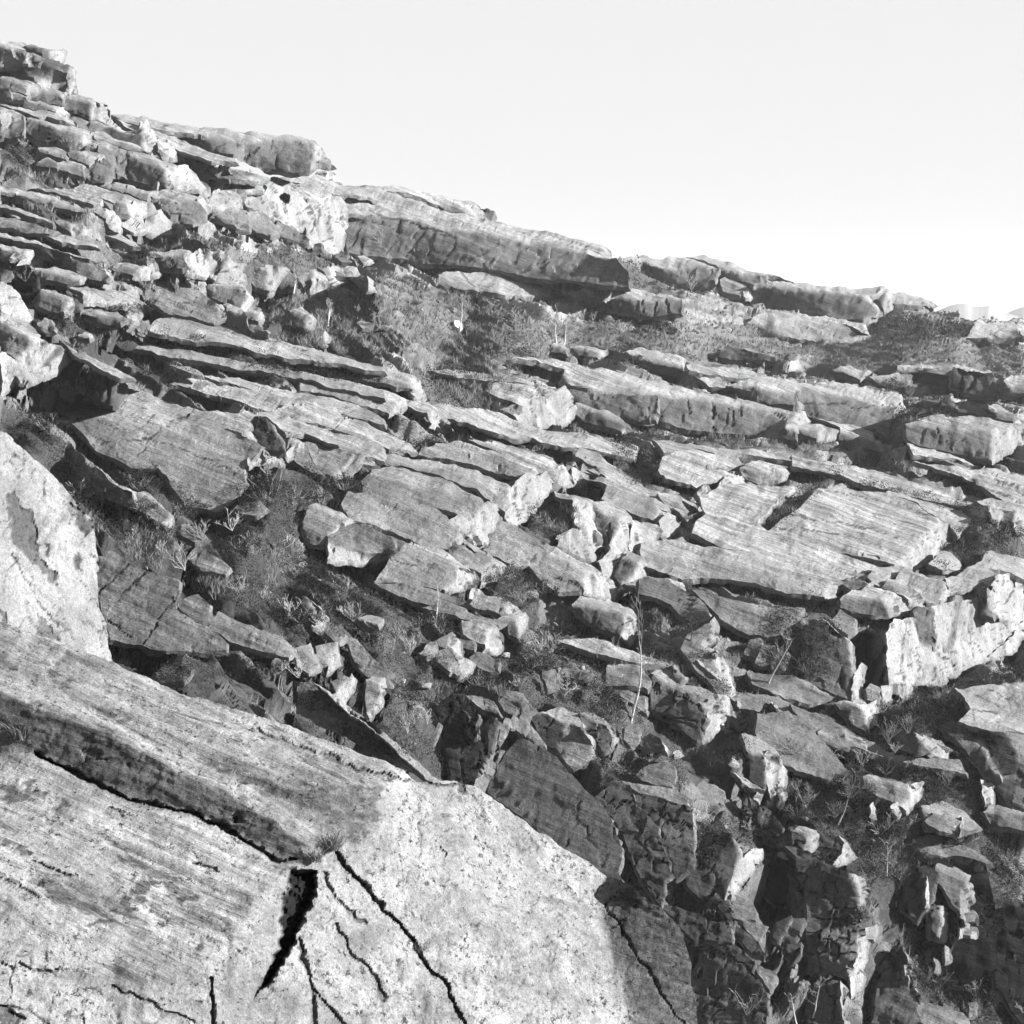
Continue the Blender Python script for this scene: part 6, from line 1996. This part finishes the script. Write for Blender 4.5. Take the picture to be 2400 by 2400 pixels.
def leaves(P, n, rad, size, rs, flat=.6):
    N = len(P); k = N * n
    d = rs.normal(size=(k, 3)); d /= np.linalg.norm(d, axis=1)[:, None]
    r = rs.uniform(.2, 1, k) ** .6
    C_ = np.repeat(P, n, 0) + d * (np.repeat(rad, n) * r)[:, None] * np.array([1, 1, flat]) + np.array([0, 0, 1]) * (np.repeat(rad, n) * flat * .7)[:, None]
    a = rs.normal(size=(k, 3)); a /= np.linalg.norm(a, axis=1)[:, None]; b = np.cross(a, rs.normal(size=(k, 3))); b /= np.linalg.norm(b, axis=1)[:, None]
    s = (np.repeat(size, n) * rs.uniform(.5, 1.2, k))[:, None]
    V = np.stack([C_ - a * s, C_ + a * s * .8 , C_ + b * s * .8], 1).reshape(-1, 3)
    return V, np.arange(k * 3).reshape(-1, 3)
# candidate points over the picture of the slope
sp = 6.0
gu, gv = np.meshgrid(np.arange(-20, 2420, sp), np.arange(60, 2420, sp)); gu = gu.ravel() + rs.uniform(-3, 3, gu.size); gv = gv.ravel() + rs.uniform(-3, 3, gv.size)
den, gr, ov = patches(gu, gv)
z = surf(gu, gv); iu, iv = zc(gu, gv); rk = onrock[iv, iu]
ok = np.isfinite(z); gu, gv, den, gr, ov, z, rk = [a[ok] for a in (gu, gv, den, gr, ov, z, rk)]
Pp = ray(gu, gv) * z[:, None]
bc = bed(Pp); seam = fbm(np.stack([bc[:, 0] / 9, bc[:, 1] / 1.6, bc[:, 2] / 2.2], -1), 3, 61); nat = .7 * sstep(.30, .5, seam)
edge_ = np.roll(boxblur(np.isfinite(ZF).astype(float), 1), 1, 0); edge_ = bil(edge_, gu, gv); nat = np.maximum(nat * .9, .18 * (edge_ > .15)) 
gappy = vnoise(Pp / 1.1, 91) * .5 + .5
near = z < 28
pr = np.where(rk, np.where(ov, den, 0), np.maximum(den, nat)) * np.where(gappy > .22, 1, .25)
keep = (rs.uniform(0, 1, len(z)) < pr) & ~near
gu, gv, gr, z, Pp = [a[keep] for a in (gu, gv, gr, z, Pp)]
isg = (vnoise(Pp / np.array([3.5, 3.5, 1.5]), 95) * .5 + .5) < gr
L = z / FOC
hp = np.clip(.40 / L, 6, 20) * L * (.7 + .6 * (vnoise(Pp / 2.2, 99) * .5 + .5))                                     # about a third of a metre, seen small far away
Pg_ = Pp[isg]; V, F_ = blades(Pg_, 9, hp[isg] * 1.2, np.maximum(L[isg] * 1.3, .02), .8, hp[isg] * .6, rs)
o = mesh_obj('dry_grass', V, F_, M_GRASS, base=(0, 80, -10)); set_props(o, kind='stuff')
o['label'] = 'dry pale grass growing between the slabs'
Ph = Pp[~isg]; V, F_ = leaves(Ph, 15, hp[~isg] * .8, L[~isg] * 2.6, rs, .7)
o = mesh_obj('heather', V, F_, M_HEATH, base=(0, 80, -10)); set_props(o, kind='stuff')
o['label'] = 'dark heather mats on ledges and in gullies'
print('veg', isg.sum(), (~isg).sum(), time.time() - T00)

# names for scattered things: what they stand beside
RA = [(r, r['A']) for r in ROCKS if len(r['label'].split()) <= 11 and 'dist' not in r['opt']]
RC = np.concatenate([a for r, a in RA]); RI = np.concatenate([np.full(len(a), i) for i, (r, a) in enumerate(RA)])
USED = set()
def beside(what, u, v):
    d = np.hypot(RC[:, 0] - u, RC[:, 1] - v); order = np.argsort(d); seen = []
    for j in order[:60]:
        i = int(RI[j])
        if i in seen: continue
        seen.append(i)
        if len(seen) > 4 or d[j] > 110: break
        cx, cy = RA[i][1].mean(0); dx, dy = u - cx, v - cy
        rel = ('left of' if dx < 0 else 'right of') if abs(dx) > abs(dy) * 1.6 else ('above' if dy < 0 else 'below')
        lab = what + ' ' + rel + ' ' + RA[i][0]['label']
        if len(lab.split()) <= 16 and lab not in USED: USED.add(lab); return lab
    return None
# branching plants
def tube(Vs, Fs, pts, rads, sides=3):
    base = sum(len(v) for v in Vs); n = len(pts); R = []; rmin = .46 * (pts[0] @ fwd) / FOC; rads = [max(q, rmin) for q in rads]
    for i in range(n):
        t = pts[min(i + 1, n - 1)] - pts[max(i - 1, 0)]; t = t / (np.linalg.norm(t) + 1e-9)
        a = np.cross(t, [0.3, 1, .2]); a /= np.linalg.norm(a); b = np.cross(t, a)
        for k in range(sides):
            th = 2 * np.pi * k / sides; R.append(pts[i] + rads[i] * (a * math.cos(th) + b * math.sin(th)))
    Vs.append(np.array(R)); F = []
    for i in range(n - 1):
        for k in range(sides):
            a, b = base + i * sides + k, base + i * sides + (k + 1) % sides
            F.append((a, b, b + sides)); F.append((a, b + sides, a + sides))
    Fs.append(np.array(F))
def limb(start, d, length, seg, rnd, wob=.25, up=.1):
    p = [np.array(start, float)]; d = np.array(d, float); d /= np.linalg.norm(d)
    for i in range(seg):
        d = d + np.array([rnd.uniform(-wob, wob), rnd.uniform(-wob, wob), rnd.uniform(-wob, wob) + up]); d /= np.linalg.norm(d)
        p.append(p[-1] + d * length / seg)
    return p
LASTT = None
def thing(name, label, cat, loc, group=None):
    global LASTT
    o = bpy.data.objects.new(name, None); o.location = loc; o.empty_display_size = .3; col.objects.link(o); set_props(o, label, cat, group); LASTT = o; return o
def grow(Vs, Fs, start, d, length, r, depth, rnd, tips, wob=.3):
    p = limb(start, d, length, 4, rnd, wob, .08)
    tube(Vs, Fs, p, [r, r * .85, r * .7, r * .55, r * .4]); tips.append(p[-1])
    if depth > 0:
        for k in range(rnd.choice([2, 3, 3])):
            i = rnd.choice([1, 2, 3, 4]); dd = p[i] - p[i - 1]; dd = dd / np.linalg.norm(dd)
            dd = dd + np.array([rnd.uniform(-.8, .8), rnd.uniform(-.8, .8), rnd.uniform(-.2, .5)])
            grow(Vs, Fs, p[i], dd, length * rnd.uniform(.45, .7), r * .55, depth - 1, rnd, tips, wob)
def place(u, v):
    z = float(surf(np.array([u]), np.array([v]))[0])
    if not np.isfinite(z): z = float(np.exp(ldepth(np.array([u]), np.array([v]))[0]))
    return (ray(u, v) * z), z
def plant(kind, u, v, h, label, lean=0.0, w=None, group=None):
    P, z = place(u, v); L = z / FOC; Hm = h * L; rnd = random.Random(label)
    r0 = max(.8 * L, .006 * Hm)
    if kind == 'birch':
        t = thing('birch_tree', label, 'tree', P, group); Vs, Fs = [], []
        p = limb(P - np.array([0, 0, .1]), (lean, .05, 1), Hm * .95, 8, rnd, .12, .06)
        tube(Vs, Fs, p, [r0 * 2.9 * (1 - i / 10) for i in range(9)], 5)
        mesh_obj('trunk', np.concatenate(Vs), np.concatenate(Fs), M_BARK, base=P, parent=t)
        Vs, Fs, tips = [], [], []
        for k in range(9):
            i = rnd.randint(3, 8); grow(Vs, Fs, p[i], (rnd.uniform(-1, 1), rnd.uniform(-1, 1), rnd.uniform(.2, 1)), Hm * rnd.uniform(.15, .32), r0 * .6, 2, rnd, tips)
        mesh_obj('crown', np.concatenate(Vs), np.concatenate(Fs), M_TWIG, base=P, parent=t)
    elif kind == 'bare':
        t = thing('bare_shrub', label, 'shrub', P, group)
        Vs, Fs, tips = [], [], []; a0 = rnd.uniform(0, 6)
        for k in range(rnd.randint(5, 7)):
            an = a0 + k * 1.3 
            grow(Vs, Fs, P, (math.cos(an) * .7 + lean, math.sin(an) * .7, 1), Hm * rnd.uniform(.5, .75), r0, 2, rnd, tips, .35)
        mesh_obj('branches', np.concatenate(Vs), np.concatenate(Fs), M_TWIG if rnd.random() < .7 else M_BARK, base=P, parent=t)
    elif kind == 'bush':
        t = thing('evergreen_bush', label, 'bush', P, group); wm = (w or h) * L
        Vs, Fs, tips = [], [], []
        for k in range(8):
            an = k * .8; grow(Vs, Fs, P, (math.cos(an) * .6 * wm / Hm, math.sin(an) * .5, .8), Hm * .7, r0, 1, rnd, tips, .3)
        mesh_obj('branches', np.concatenate(Vs), np.concatenate(Fs), M_TWIG, base=P, parent=t)
        rr = np.random.RandomState(len(label) * 7 + int(u)); n = int(10 + wm * Hm / (L * L) / 50)
        cx = rr.uniform(-.5, .5, n); hh = rr.uniform(0, 1, n) ** .8 * (1 - (2 * cx) ** 2 * .6)
        C_ = P + np.stack([cx * wm, rr.uniform(-.3, .3, n) * wm, hh * Hm * .85], -1)
        V, F_ = leaves(C_, 22, np.full(n, 8 * L) , np.full(n, 2.0 * L), rr, .7)
        mesh_obj('foliage', V, F_, M_LEAF, base=P, parent=t)
    elif kind == 'pine':
        t = thing('young_pine', label, 'tree', P, group); Vs, Fs = [], []
        p = [P + np.array([.02 * Hm * math.sin(i), 0, Hm * i / 10]) for i in range(11)]
        tube(Vs, Fs, p, [r0 * 1.8 * (1.05 - i / 10) for i in range(11)], 5)
        mesh_obj('trunk', np.concatenate(Vs), np.concatenate(Fs), M_STEM, base=P, parent=t)
        Vs, Fs, tips, cen = [], [], [], []
        for q in range(9):
            zf = .14 + q * .095; rad = Hm * .30 * (1 - zf * .8)
            for k in range(7):
                an = k * .9 + q * 1.7; d = (math.cos(an), math.sin(an), .12)
                pl = limb(P + np.array([0, 0, Hm * zf]), d, rad * rnd.uniform(.75, 1.15), 4, rnd, .1, .05); tube(Vs, Fs, pl, [r0 * .6] * 5)
                cen += pl[1:]
        mesh_obj('branches', np.concatenate(Vs), np.concatenate(Fs), M_STEM, base=P, parent=t)
        rr = np.random.RandomState(5); cen = np.array(cen)
        V, F_ = leaves(cen, 16, np.full(len(cen), 4.5 * L), np.full(len(cen), 1.3 * L), rr, .5)
        mesh_obj('crown', V, F_, M_LEAF, base=P, parent=t)
    elif kind == 'tuft':
        rr = np.random.RandomState(int(u)); n = 7
        Pn = P + np.stack([rr.uniform(-.5, .5, n) * (w or h) * L, rr.uniform(-.2, .2, n) * h * L, 0 * rr.uniform(size=n)], -1)
        V, F_ = blades(Pn, 26, np.full(n, Hm), np.full(n, 1.6 * L), 1.0, np.full(n, 8 * L), rr, .6)
        o = mesh_obj('grass_tuft', V, F_, M_GRASS, base=P); set_props(o, label, 'grass tuft', group)
    return
for a in PLANTS: plant(*a)
pz = random.Random(3)
ZONES = [(230, 1050, 850, 1500, 16, 20, 'trough', 'bare leafless shrub in the heather trough left of centre', 'small dark bush in the heather trough left of centre'),
 (900, 1380, 1600, 1700, 20, 24, 'centre', 'bare leafless shrub in the scrub below the central slabs', 'small dark bush in the scrub below the central slabs'),
 (1750, 1620, 2400, 2390, 44, 64, 'ravine', 'bare leafless shrub in the scrub of the lower right ravine', 'small dark bush in the scrub of the lower right ravine'),
 (780, 650, 1900, 860, 22, 8, 'upper', 'thin bare shrub on the far heath under the long dark wall', 'small dark bush on the far heath under the long dark wall')]
for (x0, y0, x1, y1, nb_, nd_, zn, lb, ld_) in ZONES:
    for kind_, n_, lab in (('bare', nb_, lb), ('bush', nd_, ld_)):
        k = 0; tries = 0
        while k < n_ and tries < 400:
            tries += 1; u, v = pz.uniform(x0, x1), pz.uniform(y0, y1); iu, iv = zc(u, v)
            if onrock[iv, iu] or ZA[iv, iu] < 26: continue
            d_, g_, o_ = patches(np.array([u]), np.array([v]))
            if d_[0] < .3: continue
            hh = pz.uniform(24, 62) * (.55 if zn == 'upper' else 1.0)
            lab_seed = lab + str(k)
            plant(kind_, u, v, hh * (.7 if kind_ == 'bush' else 1), lab_seed, pz.uniform(-.3, .3), hh * pz.uniform(1.0, 2.4), ('bare shrubs' if kind_ == 'bare' else 'small bushes') + ' in the ' + zn)
            LASTT['label'] = beside('bare shrub' if kind_ == 'bare' else 'dark bush', u, v) or lab; k += 1
# loose stones strewn over the slope
st = np.random.RandomState(21); cnt = 0; PROTO = []
for k in range(6):
    bmv = []
    d = st.normal(size=(60, 3)); d /= np.linalg.norm(d, axis=1)[:, None]
    ax = st.normal(size=(9, 3)); ax /= np.linalg.norm(ax, axis=1)[:, None]; ofs = st.uniform(.55, 1.0, 9)
    import bmesh
    bm = bmesh.new(); bmesh.ops.create_icosphere(bm, subdivisions=3, radius=1.0)
    for v in bm.verts:
        p = np.array(v.co); rr = 1.0
        for a_, o_ in zip(ax, ofs):
            q_ = p @ a_
            if q_ > 1e-6: rr = min(rr, o_ / q_)
        v.co = Vector(p * rr * np.array([1.3, 1.0, .65]))
    me = bpy.data.meshes.new('loose_stone'); bm.to_mesh(me); bm.free(); me.materials.append(M_ROCK)
    ca = me.color_attributes.new('rk', 'FLOAT_COLOR', 'POINT'); ca.data.foreach_set('color', np.tile([.12, 0, .4, 1], len(me.vertices)).astype(np.float32))
    me.polygons.foreach_set('use_smooth', np.ones(len(me.polygons), bool)); me.set_sharp_from_angle(angle=R_(20)); PROTO.append(me)
STZ = [(500, 700, 1100, 880, 25), (900, 1350, 1700, 1650, 70), (650, 1500, 1100, 1750, 35), (1500, 1600, 2200, 2100, 60), (1500, 760, 2350, 1000, 35), (250, 1150, 800, 1500, 30), (2000, 1550, 2300, 1750, 20)]
for (x0, y0, x1, y1, n) in STZ:
    for k in range(n):
        u, v = st.uniform(x0, x1), st.uniform(y0, y1); iu, iv = zc(u, v)
        if onrock[iv, iu] or not np.isfinite(ZA[iv, iu]) or ZA[iv, iu] < 26: continue
        z = ZA[iv, iu]; L = z / FOC; s_ = L * (4 + 11 * st.uniform() ** 3)
        o = bpy.data.objects.new('loose_stone', PROTO[cnt % 6]); o.location = ray(u, v) * z; o.scale = (s_, s_ * st.uniform(.7, 1.2), s_)
        o.rotation_euler = (st.uniform(-.4, .4), st.uniform(-.4, .4), st.uniform(0, 6)); col.objects.link(o)
        set_props(o, beside('loose stone', u, v) or 'small angular grey stone lying loose among the heather and grass', 'stone', 'loose stones scattered over the slope'); cnt += 1
print('stones', cnt, 'plants', len(PLANTS), time.time() - T00)

# ------------------------------------------------------------------ far mountains and the air
def ridge(name, label, pts, dist, depth):
    us_ = np.linspace(pts[0][0], pts[-1][0], 160); hv = np.interp(us_, [p[0] for p in pts], [p[1] for p in pts])
    hv = np.convolve(np.pad(hv, 9, mode='edge'), np.hanning(19) / np.hanning(19).sum(), 'valid') + 1.2 * fbm(np.stack([us_ / 24, 0 * us_, 0 * us_], -1), 4, 81)
    R = ray(us_, hv) * dist; rows = []
    for k in range(14):
        f = k / 13; q = R.copy(); q[:, 1] -= f * depth; q[:, 0] *= (1 - f * depth / dist); q[:, 2] = R[:, 2] * (1 - f) + (-76) * f + 9 * (1 - f) * f * vnoise(np.stack([us_ / 40, f * 6 + 0 * us_, 0 * us_], -1), 83); rows.append(q)
    rb = R.copy(); rb[:, 1] += depth; rb[:, 2] = -76; rows.insert(0, rb)
    G_ = np.array(rows); h_, w_ = G_.shape[:2]; idx = np.arange(h_ * w_).reshape(h_, w_)
    Q = np.stack([idx[:-1, :-1], idx[1:, :-1], idx[1:, 1:], idx[:-1, 1:]], -1).reshape(-1, 4)
    o = mesh_obj(name, G_.reshape(-1, 3), Q, plain('far_rock', .12, .1, .01), base=R[80] * np.array([1, 1, 0]) + np.array([0, 0, -76])); o['kind'] = 'structure'; o['label'] = label
ridge('far_mountain', 'pale hazy mountain ridge on the right horizon', [(2050, 752), (2200, 728), (2235, 714), (2265, 712), (2290, 720), (2320, 716), (2345, 728), (2370, 738), (2420, 752)], 1500, 600)
ridge('far_mountain', 'paler second mountain cut by the right edge of the view', [(2300, 752), (2360, 736), (2385, 722), (2420, 716), (2600, 700), (2800, 740), (3000, 752)], 1800, 500)
hz = bpy.data.meshes.new('haze'); x0, x1, y0, y1, z0, z1 = -400, 1300, -30, 2000, -77, 46
vv = [(x, y, z) for z in (z0, z1) for y in (y0, y1) for x in (x0, x1)]
hz.from_pydata(vv, [], [(0, 2, 3, 1), (4, 5, 7, 6), (0, 1, 5, 4), (2, 6, 7, 3), (0, 4, 6, 2), (1, 3, 7, 5)])
ho = bpy.data.objects.new('haze', hz); col.objects.link(ho); ho['kind'] = 'stuff'
hm = bpy.data.materials.new('thin_haze'); hm.use_nodes = True; hn = hm.node_tree; hn.nodes.clear()
pvn = hn.nodes.new('ShaderNodeVolumePrincipled'); pvn.inputs['Density'].default_value = .00014; pvn.inputs['Color'].default_value = (.95, .95, .95, 1); pvn.inputs['Anisotropy'].default_value = 0.0
mo = hn.nodes.new('ShaderNodeOutputMaterial'); hn.links.new(pvn.outputs[0], mo.inputs['Volume']); hz.materials.append(hm)
print('total', time.time() - T00)
